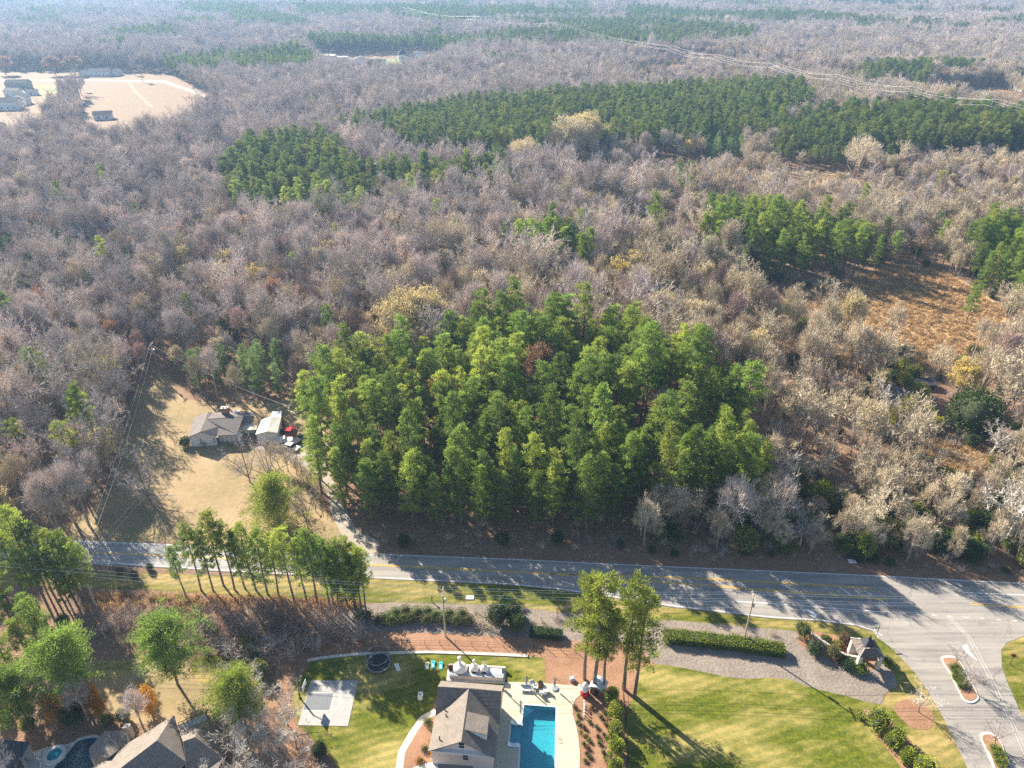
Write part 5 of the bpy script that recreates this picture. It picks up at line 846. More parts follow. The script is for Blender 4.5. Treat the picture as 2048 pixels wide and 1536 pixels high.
def plain_house(u, v, wd, dp, h, rz, wall, roofm, lbl, name='house', pitch=.45, wins=2, cat='house', axis='x', extra=None, hip=False, chim=False):
    """gabled house standing at the ground point under (u, v)"""
    c = P(u, v); t = empty(name, (c.x, c.y, 0), rz, lbl, cat); b = MB(); hx, hy = wd / 2, dp / 2; rh = pitch * (hy if axis == 'x' else hx)
    b.box((0, 0, h / 2), (wd, dp, h))
    if axis == 'x': b.add([(-hx, -hy, h), (-hx, hy, h), (-hx, 0, h + rh), (hx, -hy, h), (hx, hy, h), (hx, 0, h + rh)], [(0, 2, 1), (3, 4, 5)])
    else: b.add([(-hx, -hy, h), (hx, -hy, h), (0, -hy, h + rh), (-hx, hy, h), (hx, hy, h), (0, hy, h + rh)], [(0, 1, 2), (4, 3, 5)])
    b.build('wall', wall, t); r = MB(); e = .45
    if axis == 'x':
        k = 0 if not hip else hx * .35
        for s in (-1, 1): r.slab([(-hx - e, s * (hy + e), h - pitch * e + .15), (hx + e, s * (hy + e), h - pitch * e + .15), (hx + e - k, 0, h + rh + .15), (-hx - e + k, 0, h + rh + .15)], .14)
        if hip:
            for s in (-1, 1): r.slab([(s * (hx + e), -hy - e, h - pitch * e + .15), (s * (hx + e), hy + e, h - pitch * e + .15), (s * (hx + e - k), 0, h + rh + .15)], .14)
    else:
        for s in (-1, 1): r.slab([(s * (hx + e), -hy - e, h - pitch * e + .15), (s * (hx + e), hy + e, h - pitch * e + .15), (0, hy + e, h + rh + .15), (0, -hy - e, h + rh + .15)], .14)
    ro = r.build('roof', roofm, t)
    if chim: q = MB(); q.box((hx * .4, 0, h + rh + .3), (1, .8, 1.8)); q.build('chimney', 'red_brick', ro)
    for k in range(wins): window(t, (-hx + wd * (k + .5) / wins, -hy - .03, min(1.7, h * .55)), -PI / 2, 1.2, 1.4)
    if extra: extra(t, hx, hy, h)
    return t
plain_house(800, 712, 11, 7, 2.9, .05, 'cream_siding', 'grey_shingle', 'small cream house half hidden behind the big pale oak', wins=3)
plain_house(828, 716, 5, 6, 2.9, .05, 'cream_siding', 'grey_shingle', 'cream gabled wing just right of the oak trunk', name='cottage', wins=1, axis='y')
plain_house(8, 808, 16, 9, 3, .15, 'white_siding', 'grey_shingle', 'grey roofed house cut by the left edge of the photo with brick chimney', chim=True)
plain_house(1790, 800, 9, 6, 2.4, -.6, 'grey_wall', 'wood_shake', 'weathered grey shed with debris on its roof among yellow bamboo', name='shed', wins=0, pitch=.25, cat='shed')
plain_house(1845, 772, 5, 3.5, 1.6, -.2, 'flat_black', 'dark_shingle', 'collapsed dark shed left of the round magnolia', name='ruined_shed', wins=0, pitch=.3, cat='shed')
plain_house(1776, 368, 5, 5, 4.5, .2, 'white_siding', 'white_roof', 'tiny white building in the tan woods right of the great bare tree', name='outbuilding', wins=1, axis='y', cat='building')
for (u, v, wd, dp, h, rz, wa, ro2, lb, kw) in [
    (205, 152, 22, 12, 5, 0, 'white_siding', 'dark_shingle', 'white farmhouse with dark roof at the top of the tan field', dict(wins=5)), (176, 151, 14, 10, 4, 0, 'white_siding', 'dark_shingle', 'white gabled barn left of the white farmhouse at the field top', dict(axis='y', wins=1)), (232, 151, 12, 10, 4, 0, 'white_siding', 'dark_shingle', 'white gabled wing at the right end of the field farmhouse', dict(axis='y', wins=1)),
    (208, 238, 13, 9, 4, .35, 'white_siding', 'dark_shingle', 'house with dark gable at the near edge of the tan field', dict(wins=2)), (18, 218, 20, 12, 6.5, .1, 'white_siding', 'dark_shingle', 'large white house with dark roof at the left edge', dict(wins=4)), (45, 208, 12, 10, 6, .1, 'white_siding', 'dark_shingle', 'dark gabled house right of the large white house', dict(axis='y', wins=2)),
    (40, 178, 20, 12, 6, .1, 'grey_wall', 'dark_shingle', 'grey house with blue dark roofs beyond the large white house', dict(wins=3)), (30, 192, 14, 9, 5, -.1, 'white_siding', 'grey_shingle', 'pale roofed house between the two clusters on the far left', dict(wins=2)), (-8, 262, 12, 9, 4, 0, 'grey_wall', 'dark_shingle', 'dark roofed house on the left edge below the big white one', dict(wins=1)),
    (66, 190, 9, 7, 3.5, .2, 'white_siding', 'grey_shingle', 'small white garage right of the grey far left house', dict(wins=1)),
    (652, 122, 24, 14, 7, 0, 'white_siding', 'white_roof', 'boxy white modern house at the edge of the far pines', dict(pitch=.03, wins=3)), (680, 122, 20, 12, 5, 0, 'white_siding', 'white_roof', 'low white wing of the modern house', dict(pitch=.03, wins=2)),
    (722, 130, 24, 13, 4.5, .1, 'white_siding', 'grey_shingle', 'grey gabled house right of the modern white house', dict(axis='y', wins=2)), (748, 130, 28, 11, 4, 0, 'white_siding', 'dark_shingle', 'long low dark roofed house in the far clearing', dict(wins=4)), (738, 140, 10, 8, 4, .2, 'white_siding', 'dark_shingle', 'small white cottage in front of the grey gabled house', dict(wins=1)),
    (840, 117, 16, 12, 6, 0, 'white_siding', 'grey_shingle', 'white house behind the turret on the far lawn', dict(wins=2)), (1315, 172, 12, 9, 4, .5, 'white_siding', 'grey_shingle', 'small pale house in the gap above the long plantation', dict(axis='y', wins=1)), (1462, 40, 22, 14, 6, 0, 'white_siding', 'grey_shingle', 'far pale house in the haze beyond the pine belt', dict(wins=2)),
    (1725, 24, 120, 40, 8, 0, 'white_siding', 'white_roof', 'long white warehouse roof in the haze at the top right', dict(pitch=.03, wins=0)), (2052, 182, 18, 12, 5, .1, 'white_siding', 'white_roof', 'white house at the right edge above the pond', dict(wins=2)), (630, 54, 26, 14, 7, .3, 'white_siding', 'grey_shingle', 'far pale gabled house among blue hazy trees', dict(axis='y', wins=1)),
    (876, 46, 30, 16, 7, 0, 'cream_siding', 'terracotta', 'far tan long building below the distant power lines', dict(wins=3)), (165, 88, 26, 14, 6, .2, 'white_siding', 'grey_shingle', 'hazy white house in the distant left woods', dict(wins=2)), (245, 76, 20, 12, 6, -.2, 'white_siding', 'grey_shingle', 'smaller hazy house right of the distant left one', dict(wins=2))]:
    if v < 110: CLR = 1
    plain_house(u, v, wd, dp, h, rz, wa, ro2, lb, **kw)
c = P(805, 124); t_ = empty('turret_house', (c.x, c.y, 0), 0, 'round white turret with pointed dark roof on the far lawn', 'house'); b_ = MB(); b_.lathe((0, 0, 0), [(5.5, 0), (5.5, 9)], 16); b_.box((9, 2, 3.5), (14, 11, 7)); b_.build('wall', 'white_siding', t_); b_ = MB(); b_.lathe((0, 0, 9), [(6.2, -.3), (4.2, 3), (.05, 6)], 16); b_.build('turret_roof', 'dark_shingle', t_)
b_ = MB(); b_.slab([(2, -4, 7), (16.5, -4, 7), (16.5, 2, 9.5), (2, 2, 9.5)], .2); b_.slab([(2, 8, 7), (16.5, 8, 7), (16.5, 2, 9.5), (2, 2, 9.5)], .2); b_.build('roof', 'dark_shingle', t_)
for k in range(3): a = -PI / 2 + (k - 1) * .7; window(t_, (5.52 * math.cos(a), 5.52 * math.sin(a), 5), a, 1.2, 2.4)
# entrance pavilion
e4 = [P(1700.6, 1275.6, 3.2), P(1748.4, 1278, 3.2), P(1770, 1315, 3.2), P(1719, 1315, 3.2)]; pk = P(1741, 1284.5, 5.6); cen_ = sum(e4, Vector()) / 4; pk = Vector((cen_.x + .0, cen_.y + .1, 5.3))
t_ = empty('entrance_pavilion', (0, 0, 0), 0, 'small stone entrance pavilion with wood shake hip roof by the side road', 'pavilion'); r = MB(); mid_ = [lerp(p, pk, .55) + Vector((0, 0, -.25)) for p in e4]
for i in range(4): r.slab([e4[i], e4[(i + 1) % 4], mid_[(i + 1) % 4], mid_[i]], .12)
ro = r.build('roof', 'wood_shake', t_); r = MB(); mid2 = [lerp(p, pk, .52) + Vector((0, 0, 0)) for p in e4]
for i in range(4): r.slab([mid2[i], mid2[(i + 1) % 4], pk + (mid2[(i + 1) % 4] - pk) * .08 + Vector((0, 0, .3)), pk + (mid2[i] - pk) * .08 + Vector((0, 0, .3))], .1)
r.build('cupola', 'dark_shingle', ro); r = MB(); r.lathe((pk.x, pk.y, 5.3), [(.3, 0), (.22, .3), (.08, .5), (.14, .7), (.001, 1.0)], 10); r.build('finial', 'black_metal', ro)
rb = MB()
for i in range(4): rb.tube(e4[i] + Vector((0, 0, .05)), mid_[i] + Vector((0, 0, .05)), .09, .09, 6)
for i in (3, 0):
    for k in (.33, .66): rb.tube(lerp(e4[i], e4[(i + 1) % 4], k) + Vector((0, 0, .05)), lerp(mid_[i], mid_[(i + 1) % 4], k) + Vector((0, 0, .05)), .06, .06, 6)
rb.build('ridge_rib', 'grey_wall', ro)
for p in e4: q = lerp(p, cen_, .2); b_ = MB(); b_.box((q.x, q.y, 1.55), (.75, .75, 3.1), taper=.8); b_.build('stone_column', 'stone', t_, bevel=.03)
b_ = MB(); a_, c_ = lerp(e4[0], cen_, .25), lerp(e4[1], cen_, .25); b_.box(((a_.x + c_.x) / 2, (a_.y + c_.y) / 2, .6), ((c_ - a_).length, .35, 1.2), .0); b_.build('low_wall', 'stone', t_)
band('garden_wall', [(1615, 1269), (1640, 1285), (1668, 1305), (1690, 1316), (1722, 1322)], .4, .6, 'stone', 'low curved stone wall leading from the hedge to the entrance pavilion', 'wall', .3)
# signs
def post(u, v, h, name, lbl, cat, r=.05): c = P(u, v); t = empty(name, (c.x, c.y, 0), 0, lbl, cat); b = MB(); b.tube((0, 0, 0), (0, 0, h), r, r, 8); b.build('post', 'black_metal', t); return t
t_ = post(1750.5, 1277, 3.3, 'street_sign', 'green street name sign on a dark post at the junction corner', 'street sign'); b_ = MB(); b_.box((-.55, 0, 2.7), (1.0, .04, .22)); b_.build('name_plate', 'green_sign', t_)
t_ = post(2019, 1329, 2.4, 'stop_sign', 'red octagonal sign on a post in the grass right of the side road', 'road sign'); b_ = MB(); b_.tube((0, .06, 2.2), (0, .1, 2.2), .42, .42, 8); b_.build('sign_plate', 'maroon_sign', t_); t_.rotation_euler = (0, 0, -.6)
def mailbox(u, v, lbl): c = P(u, v); t = empty('mailbox', (c.x, c.y, 0), .2, lbl, 'mailbox'); b = MB(); b.box((0, 0, .55), (.12, .12, 1.1)); b.build('post', 'brown_wood', t); b = MB(); b.box((0, 0, 1.2), (.28, .6, .3)); b.build('box', 'black_metal', t, bevel=.06)
mailbox(864, 1204, 'dark mailbox on a post at the verge left of the utility pole'); mailbox(632, 1024, 'dark mailbox beside the gravel drive of the farmhouse')
for (u, v, lb) in ((940, 1196, 'flat white cover in the verge right of the first utility pole'), (1704, 1123, 'flat pale slab in the brown grass north of the road')): c = P(u, v); b_ = MB(); b_.box((0, 0, .08), (1.5, .9, .16)); o = b_.build('utility_cover', 'white_plastic', loc=(c.x, c.y, .02), bevel=.02); tag(o, lb, 'cover')
# utility poles and wires
def pole(u, v, h, lbl, arms=1, r=.16): 
    c = P(u, v); t = empty('utility_pole', (c.x, c.y, 0), 0, lbl, 'utility pole', 'wooden utility poles along the road'); b = MB(); b.tube((0, 0, -.2), (0, 0, h), r, r * .65, 10); b.build('post', 'pole_wood', t)
    for k in range(arms): b = MB(); b.box((0, 0, h - .6 - k * .9), (.12, 2.4, .14)); b.box((.0, 0, h - .45 - k * .9), (.05, .05, .3)); b.build('crossarm', 'pole_wood', t)
    b = MB(); 
    for s in (-1.05, -.45, .5, 1.05): b.tube((0, s, h - .53), (0, s, h - .2), .07, .05, 8)
    b.build('insulators', 'white_plastic', t); b = MB(); b.tube((.3, 0, h - 2.9), (.3, 0, h - 2.1), .22, .22, 12); b.build('transformer', 'galvanised', t); return c
p1 = pole(891, 1273, 11.6, 'weathered wooden utility pole above the row of round bushes', 1); p2 = pole(1487, 1283, 11.7, 'pale wooden utility pole beside the long clipped hedge', 1)
c3 = P(196, 1222); t_ = empty('double_utility_pole', (c3.x, c3.y, 0), 0, 'utility structure with long slanted crossarm left of the roadside pines', 'utility pole'); b_ = MB(); b_.tube((0, 0, -.2), (0, 0, 12.6), .2, .13, 10); b_.build('post', 'pole_wood', t_); b_ = MB(); b_.tube((-1.3, -1.6, 11.4), (1.5, 1.7, 11.4), .1, .1, 6); b_.tube((-1.1, -1.8, 11.1), (1.7, 1.5, 11.1), .08, .08, 6); b_.build('crossarm', 'pole_wood', t_)
def wire(name, A, B, sag, lbl, r=.028, grp='overhead wires along the road', n=14):
    A, B = Vector(A), Vector(B); pts = [lerp(A, B, k / n) - Vector((0, 0, sag * 4 * (k / n) * (1 - k / n))) for k in range(n + 1)]; b = MB(); b.path(pts, r, 4); o = b.build(name, 'wire'); return tag(o, lbl, 'wire', grp)
for i, (dy, z) in enumerate(((1.05, 11.3), (.5, 11.3), (-.45, 11.3), (-1.05, 11.3), (0, 8.6))):
    L0 = Vector((c3.x + dy * 1.1, c3.y + dy * 1.4, 11.5 if z > 9 else 9.0)); a = Vector((p1.x, p1.y + dy, z)); b2 = Vector((p2.x, p2.y + dy, z)); e = b2 + (b2 - a) * .9; wnm = ('overhead wire, one of the strands between the left structure and the first pole', 'overhead wire, one of the strands between the two wooden poles', 'overhead wire running off right from the second wooden pole', 'overhead wire running off the left edge')
    wire('overhead_wire', L0, a, .7, wnm[0], grp='wires left of the first pole'); wire('overhead_wire', a, b2, .6, wnm[1], grp='wires between the two poles'); wire('overhead_wire', b2, e, .6, wnm[2], grp='wires right of the second pole'); wire('overhead_wire', L0 - Vector((75, -9, 0)), L0, .6, wnm[3], grp='wires off the left edge')
c4 = pole(588.5, 867, 8.8, 'thin dark utility pole beside the red car', 1, .11); c5 = pole(320, 752, 11, 'utility pole at the back corner of the farmhouse yard', 1); 
wire('service_wire', (c5.x, c5.y, 10.2), (c4.x, c4.y, 8.2), 1.2, 'thin wire running from the back corner pole to the thin dark pole', .025, 'single wires'); 
for d in (-.6, .6): wire('service_wire', (c3.x + d, c3.y, 11.8), (P(352, 1040).x + d, P(352, 1040).y + 25, 11.0), 1.0, 'wire crossing the road north east from the left structure', .018, 'wires crossing the road'); wire('service_wire', (c3.x + d, c3.y, 11.8), (c5.x + d, c5.y, 10.3), 1.8, 'long wire from the left structure to the back corner pole', .014, 'wires up the yard edge')
# transmission line in the distance
def tpole(u, vt, H, i): 
    c = P(u, vt, H); t = empty('transmission_pole', (c.x, c.y, 0), .3, 'tall pale transmission pole in the cleared line through the far woods', 'transmission pole', 'transmission poles of the far line'); b = MB(); b.tube((0, 0, 0), (0, 0, H), .35, .22, 8); b.build('post', 'pole_wood', t); b = MB(); b.box((0, 0, H - 1.5), (9, .25, .25)); b.box((0, 0, H - 5), (9, .25, .25)); b.build('crossarm', 'pole_wood', t); return Vector((c.x, c.y, H))
TL = [(1060, 30, 30), (1108, 43, 30), (1342, 90, 28), (1428, 106, 28), (1547, 123, 28), (1667, 146, 27), (1815, 170, 27), (1988, 195, 27)]
tp = [tpole(*q, i) for i, q in enumerate(TL)]; tp.append(tp[-1] + (tp[-1] - tp[-2])); tp[0:0] = []
for i in range(1, len(tp) - 1):
    for k, (dx, dz_) in enumerate(((-4.2, -1.2), (4.2, -1.2), (-4.2, -4.8), (4.2, -4.8))): wire('transmission_wire', tp[i] + Vector((dx, 0, dz_)), tp[i + 1] + Vector((dx, 0, dz_)), 2.5 if i > 1 else 4, 'pale cable of the transmission line across the far woods', .055, 'transmission line cables', 8)
tw_ = P(953, 28, 34); t_ = empty('transmission_tower', (tw_.x, tw_.y, 0), 0, 'white twin post tower at the far end of the power line', 'tower'); b_ = MB(); b_.tube((-3, 0, 0), (-3, 0, 34), 1.0, .8, 8); b_.tube((3, 0, 0), (3, 0, 26), .8, .6, 8); b_.build('post', 'white_siding', t_); b_ = MB(); b_.box((0, 0, 30), (14, .8, .8)); b_.build('crossarm', 'white_siding', t_)
for dx, dz_ in ((-5, -3), (5, -3), (-5, -8), (5, -8)): wire('transmission_wire', tw_ + Vector((dx, 0, dz_)), tp[1] + Vector((dx, 0, dz_ * .5)), 6, 'pale cable of the transmission line across the far woods', .07, 'transmission line cables', 8); wire('transmission_wire', P(810, 12, 32) + Vector((dx, 0, dz_)), tw_ + Vector((dx, 0, dz_)), 6, 'pale cable of the transmission line across the far woods', .07, 'transmission line cables', 8)
# fences
def fence(px, h, lbl, mat='black_metal', sp=2.4, picket=.0):
    pts = [P(*p) for p in px]; t = empty('metal_fence', (0, 0, 0), 0, lbl, 'fence'); b = MB(); posts = []
    for a, c in zip(pts[:-1], pts[1:]):
        n_ = max(1, int((c - a).length / sp)); 
        for k in range(n_): posts.append(lerp(a, c, k / n_))
        for z in (h - .05, h * .5, .15): b.tube(a + Vector((0, 0, z)), c + Vector((0, 0, z)), .018, .018, 4)
    b.build('rail', mat, t)
    for q in posts + [pts[-1]]: m2 = MB(); m2.box((q.x, q.y, h / 2), (.07, .07, h)); m2.build('post', mat, t)
fence([(560, 1296), (700, 1292), (880, 1290), (1040, 1296), (1150, 1303)], 1.3, 'thin black metal fence above the stone edging of the back lawn'); fence([(1244, 1375), (1247, 1400), (1251, 1440), (1254, 1490), (1258, 1560)], 1.4, 'black fence between the mulched bed and the front lawn', sp=2.6)
# patio things
def chair(u, v, rz, lbl, m='white_fabric'):
    c = P(u, v); t = empty('patio_chair', (c.x, c.y, .09), rz, lbl, 'chair', 'white chairs on the pool patio')
    b = MB(); b.box((0, 0, .36), (.75, .75, .16)); b.build('seat', m, t, bevel=.04); b = MB(); b.box((0, .34, .68), (.75, .12, .55)); b.build('backrest', m, t, bevel=.03)
    for s in (-1, 1): b = MB(); b.box((s * .38, 0, .5), (.08, .7, .1)); b.build('armrest', 'grey_fabric', t)
    for sx in (-1, 1):
        for sy in (-1, 1): b = MB(); b.box((sx * .34, sy * .33, .15), (.05, .05, .3)); b.build('leg', 'black_metal', t)
for (u, v, rz, lb) in ((1064, 1371, .4, 'white patio chair behind the grey loveseat'), (1071, 1378, 1.8, 'white patio chair between the loveseat and the fire table'), (1083, 1389, 3.0, 'white patio chair in front of the fire table'), (1092, 1385, -1.4, 'white patio chair right of the fire table')): chair(u, v, rz, lb)
c = P(1051, 1381); t_ = empty('loveseat', (c.x, c.y, .09), -.1, 'pale grey loveseat on the patio beside the left umbrella base', 'sofa'); b_ = MB(); b_.box((0, 0, .35), (1.7, .8, .2)); b_.build('seat', 'white_fabric', t_, bevel=.04); b_ = MB(); b_.box((0, .4, .65), (1.7, .14, .5)); b_.build('backrest', 'grey_fabric', t_, bevel=.04)
c = P(1081, 1372); t_ = empty('fire_table', (c.x, c.y, .09), .2, 'brown wooden fire table on the patio among white chairs', 'table'); b_ = MB(); b_.box((0, 0, .35), (.9, .9, .6)); b_.build('base', 'brown_wood', t_, bevel=.03); b_ = MB(); b_.lathe((0, 0, .66), [(.42, 0), (.45, .12), (.3, .12), (.001, .05)], 14); b_.build('bowl', 'flat_black', t_)
for (u, v, lb) in ((1054, 1375, 'closed umbrella with folded arm at the left of the patio'), (1110, 1378, 'closed cantilever umbrella with grey base at the right of the patio')):
    c = P(u, v); t_ = empty('cantilever_umbrella', (c.x, c.y, .09), .3, lb, 'umbrella'); b_ = MB(); b_.lathe((0, 0, 0), [(.62, 0), (.62, .12), (.5, .2), (.001, .2)], 16); b_.build('base', 'slate_grey', t_); b_ = MB(); b_.tube((0, 0, .2), (0, 0, 2.7), .05, .05); b_.tube((0, 0, 2.6), (.9, .2, 1.3), .035, .035); b_.build('pole', 'black_metal', t_); b_ = MB(); b_.tube((-.1, .1, 2.75), (-.12, .12, .9), .05, .17, 8); b_.build('folded_canopy', 'grey_fabric', t_)
for (u, v, lb) in ((1034, 1449, 'white floating lounger on the pool ledge, the farther one'), (1028, 1493, 'white lounger on the pool ledge, the nearer one')):
    c = P(u, v, -.3); t_ = empty('pool_lounger', (c.x, c.y, -.33), -.08, lb, 'lounger', 'white loungers on the tanning ledge'); b_ = MB(); prof = [(-.95, .62), (-.5, .22), (0, .15), (.45, .38), (.95, .12)]
    for a, b2 in zip(prof[:-1], prof[1:]): b_.slab([(a[0], -.34, a[1] + .2), (b2[0], -.34, b2[1] + .2), (b2[0], .34, b2[1] + .2), (a[0], .34, a[1] + .2)], .12)
    b_.build('body', 'white_plastic', t_)
c = P(1108, 1472); t_ = empty('pool_handrail', (c.x, c.y, .09), .1, 'bent metal handrail at the right edge of the pool', 'handrail'); b_ = MB(); b_.path([(-.3, .5, 0), (-.3, .5, .9), (.2, .5, .9), (.5, .5, 0)], .03); b_.build('rail', 'galvanised', t_); b_ = MB(); b_.path([(-.3, -.1, 0), (-.3, -.1, .9), (.2, -.1, .9), (.5, -.1, 0)], .03); b_.build('rail', 'galvanised', t_)
# playhouse and ornaments
c = P(1196, 1383); t_ = empty('playhouse', (c.x, c.y, 0), -.45, 'small playhouse with curved grey metal roof between the tall pine trunks', 'playhouse'); b_ = MB(); b_.box((0, 0, .9), (2.2, 1.8, 1.8)); b_.build('wall', 'brown_wood', t_); b_ = MB()
pr = [(-1.35, 1.65), (-.95, 2.1), (-.4, 2.38), (0, 2.45), (.4, 2.38), (.95, 2.1), (1.35, 1.65)]
for a, b2 in zip(pr[:-1], pr[1:]): b_.slab([(a[0], -1.2, a[1]), (b2[0], -1.2, b2[1]), (b2[0], 1.2, b2[1]), (a[0], 1.2, a[1])], .08)
b_.build('roof', 'playhouse_roof', t_); b_ = MB(); b_.box((0, -.92, .7), (.7, .05, 1.3)); b_.build('door', 'flat_black', t_); b_ = MB(); b_.tube((-.7, .6, 2.1), (-.7, .6, 3.0), .18, .18); b_.build('chimney', 'white_siding', t_)
c = P(1169, 1389); t_ = empty('inflatable_ornament', (c.x, c.y, 0), 0, 'tall white and red inflatable yard ornament at the patio corner', 'ornament')
b_ = MB(); b_.lathe((0, 0, 0), [(.45, 0), (.75, .3), (.72, .8), (.5, 1.1)], 16); b_.build('red_base', 'red_fabric', t_, smooth=True); b_ = MB(); b_.lathe((0, 0, 1.05), [(.5, 0), (.66, .35), (.55, .85), (.38, 1.0), (.46, 1.3), (.38, 1.62), (.2, 1.85), (.001, 1.95)], 16); b_.tube((-.4, 0, 1.9), (-1.1, 0, 2.4), .16, .13); b_.tube((.4, 0, 1.9), (1.0, -.1, 1.6), .16, .13); b_.build('white_body', 'white_fabric', t_, smooth=True)
c = P(1144, 1361); t_ = empty('air_conditioner', (c.x, c.y, .05), .2, 'small grey garden unit on the mulch beyond the patio', 'utility box'); b_ = MB(); b_.box((0, 0, .35), (.8, .7, .7)); b_.build('housing', 'slate_grey', t_, bevel=.05); b_ = MB(); b_.ring((0, 0), .08, .28, .7, .74, 14); b_.build('fan_grille', 'kerb', t_)
for i, (u, v) in enumerate(((1168, 1409), (1168.5, 1414), (1169, 1418), (1168.5, 1424), (1168, 1430), (1168, 1436))): c = P(u, v); b_ = MB(); b_.tube((0, 0, 0), (0, 0, .75), .09, .07, 8); b_.lathe((0, 0, .75), [(.16, 0), (.12, .16), (.001, .22)], 8); tag(b_.build('garden_stake', 'white_marker', loc=(c.x, c.y, .03)), 'white stake standing in the line in the red mulch bed', 'stake', 'white stakes in the mulch bed')
# ------------------------------------------------------------------ single trees and shrubs
def top(u, v, H): q = P(u, v, H); return q.x, q.y
def tree_top(kind, var, u, v, H, ref, lbl, group=None, rot=None, wide=1.0, name=None, cat=None):
    """a tree of height H whose tip stands where the photo shows it; ref = height of the prototype"""
    x, y = top(u, v, H); s = H / ref * wide; return plant(kind, var, x, y, s, R_.rand() * 6.28 if rot is None else rot, lbl, group, 1 / wide, name, cat)
def tree_base(kind, var, u, v, H, ref, lbl, group=None, wide=1.0, name=None, cat=None): q = P(u, v); return plant(kind, var, q.x, q.y, H / ref * wide, R_.rand() * 6.28, lbl, group, 1 / wide, name, cat)
REF = dict(pine=20.0, young=13.0, dark=12.0, bare=16.5, tan=14.0, sapling=11.0, oak=19.5, gold=13.6, rusty=13.6)
PR['hero'] = [pine_meshes(201 + i, H=25, cf=c, R=r, ncl=int(nc * 1.25), nl=52, ll=.52, mat='hero_needles') for i, (c, r, nc) in enumerate([(.70, 2.9, 110), (.66, 2.7, 100), (.55, 2.6, 84), (.62, 2.6, 90), (.72, 3.0, 100)])]; TREE_NAME['hero'] = ('pine_tree', 'pine tree'); REF['hero'] = 25.0
PR['round'] = [pine_meshes(211 + i, H=16, cf=.72, R=4.9, ncl=270, nl=72, ll=.46, mat='pine_needles') for i in range(2)]; TREE_NAME['round'] = ('pine_tree', 'pine tree'); REF['round'] = 16.0
PR['broad'] = [pine_meshes(221, H=13, cf=.96, R=6.6, ncl=300, nl=50, ll=.5, mat='hero_needles', cone=.7, droop=.14)]; TREE_NAME['broad'] = ('conifer_tree', 'conifer'); REF['broad'] = 13.0
for i, (u, v, H, lb) in enumerate([(1169, 1358, 24, 'tall pine behind the patio corner, leftmost of the five'), (1188, 1384, 27, 'tall pine left of the playhouse with the widest yellow green crown'), (1206, 1384, 20, 'tall slim pine just right of the playhouse'), (1247, 1380, 25.5, 'tall pine with long bare trunk by the black fence'), (1270, 1391, 24, 'tall pine at the corner of the front lawn, rightmost of the five')]): tree_base('hero', i, u, v, H, 25, lb)
for i, (u, v, H) in enumerate([(340, 1092, 13), (368, 1062, 15), (390, 1050, 16.5), (412, 1046, 16), (434, 1044, 17), (455, 1042, 17), (478, 1046, 17), (505, 1062, 16), (530, 1066, 16.5), (560, 1070, 17), (585, 1066, 17.5), (612, 1082, 16), (636, 1080, 17), (655, 1072, 17.5), (672, 1076, 17), (690, 1086, 16.5), (704, 1094, 16), (716, 1110, 15), (650, 1110, 13), (698, 1130, 12)]): tree_top('pine', i, u, v, H, 20, 'slim bare stemmed pine in the row between the road and the wires', 'pines in the row beside the road', wide=.92)
for i, (u, v, H) in enumerate([(-20, 1040, 17), (14, 1034, 18), (44, 1044, 17), (66, 1060, 17), (88, 1056, 17.5), (108, 1066, 16.5), (128, 1080, 16), (146, 1100, 15), (22, 1090, 15), (-45, 1080, 17), (58, 1100, 15), (100, 1116, 14)]): tree_top('pine', i + 2, u, v, H, 20, 'pine with slanting stems in the clump at the left end of the road', 'pines at the left end of the road', wide=.92)
for i, (u, v, H) in enumerate([(-10, 1172, 15), (30, 1180, 14), (60, 1215, 13), (20, 1240, 14), (-30, 1250, 15)]): tree_top('pine', i + 1, u, v, H, 20, 'sparse pine on the left edge below the power line', 'pines on the left edge below the wires')
tree_top('round', 0, 108, 1272, 15.5, 16, 'big round crowned pine at the lower left, left of the other one'); tree_top('round', 1, 312, 1240, 15.5, 16, 'big round crowned pine with leaning trunk over the brown yard'); tree_top('round', 1, 5, 1345, 13, 16, 'round green pine cut by the left edge above the dark pavilion'); tree_top('round', 0, 462, 1350, 13, 16, 'green pine right of the shingled house beside pale bare branches')
tree_top('broad', 0, 537, 952, 13, 13, 'broad yellow green conifer alone in the dry yard')
for (u, v, H, lb, k) in [(283, 1372, 6.2, 'orange gold leaved tree standing before the shingled house', 1), (95, 1392, 6, 'small orange tree under the round pine at the lower left', 1), (168, 1368, 6.5, 'brown orange tree right of the lower left round pine', 0), (185, 1390, 5, 'smaller dark orange tree at the edge of the brown yard', 0)]:
    key = 'autumn'; 
    if key not in PR: PR[key] = [(bush_mesh(231, 1.5, 6, 2600, 'orange_leaf', .24, 8, core=False), bare_meshes(232, H=5, spread=.2, tw=.03)[1]), (bush_mesh(233, 1.6, 6, 2800, 'orange_leaf', .24, 9, core=False), bare_meshes(234, H=5, spread=.2, tw=.03)[1])]; TREE_NAME[key] = ('orange_leaf_tree', 'autumn tree')
    x, y = top(u, v, H); plant(key, k, x, y, H / 6, R_.rand() * 6, lb)
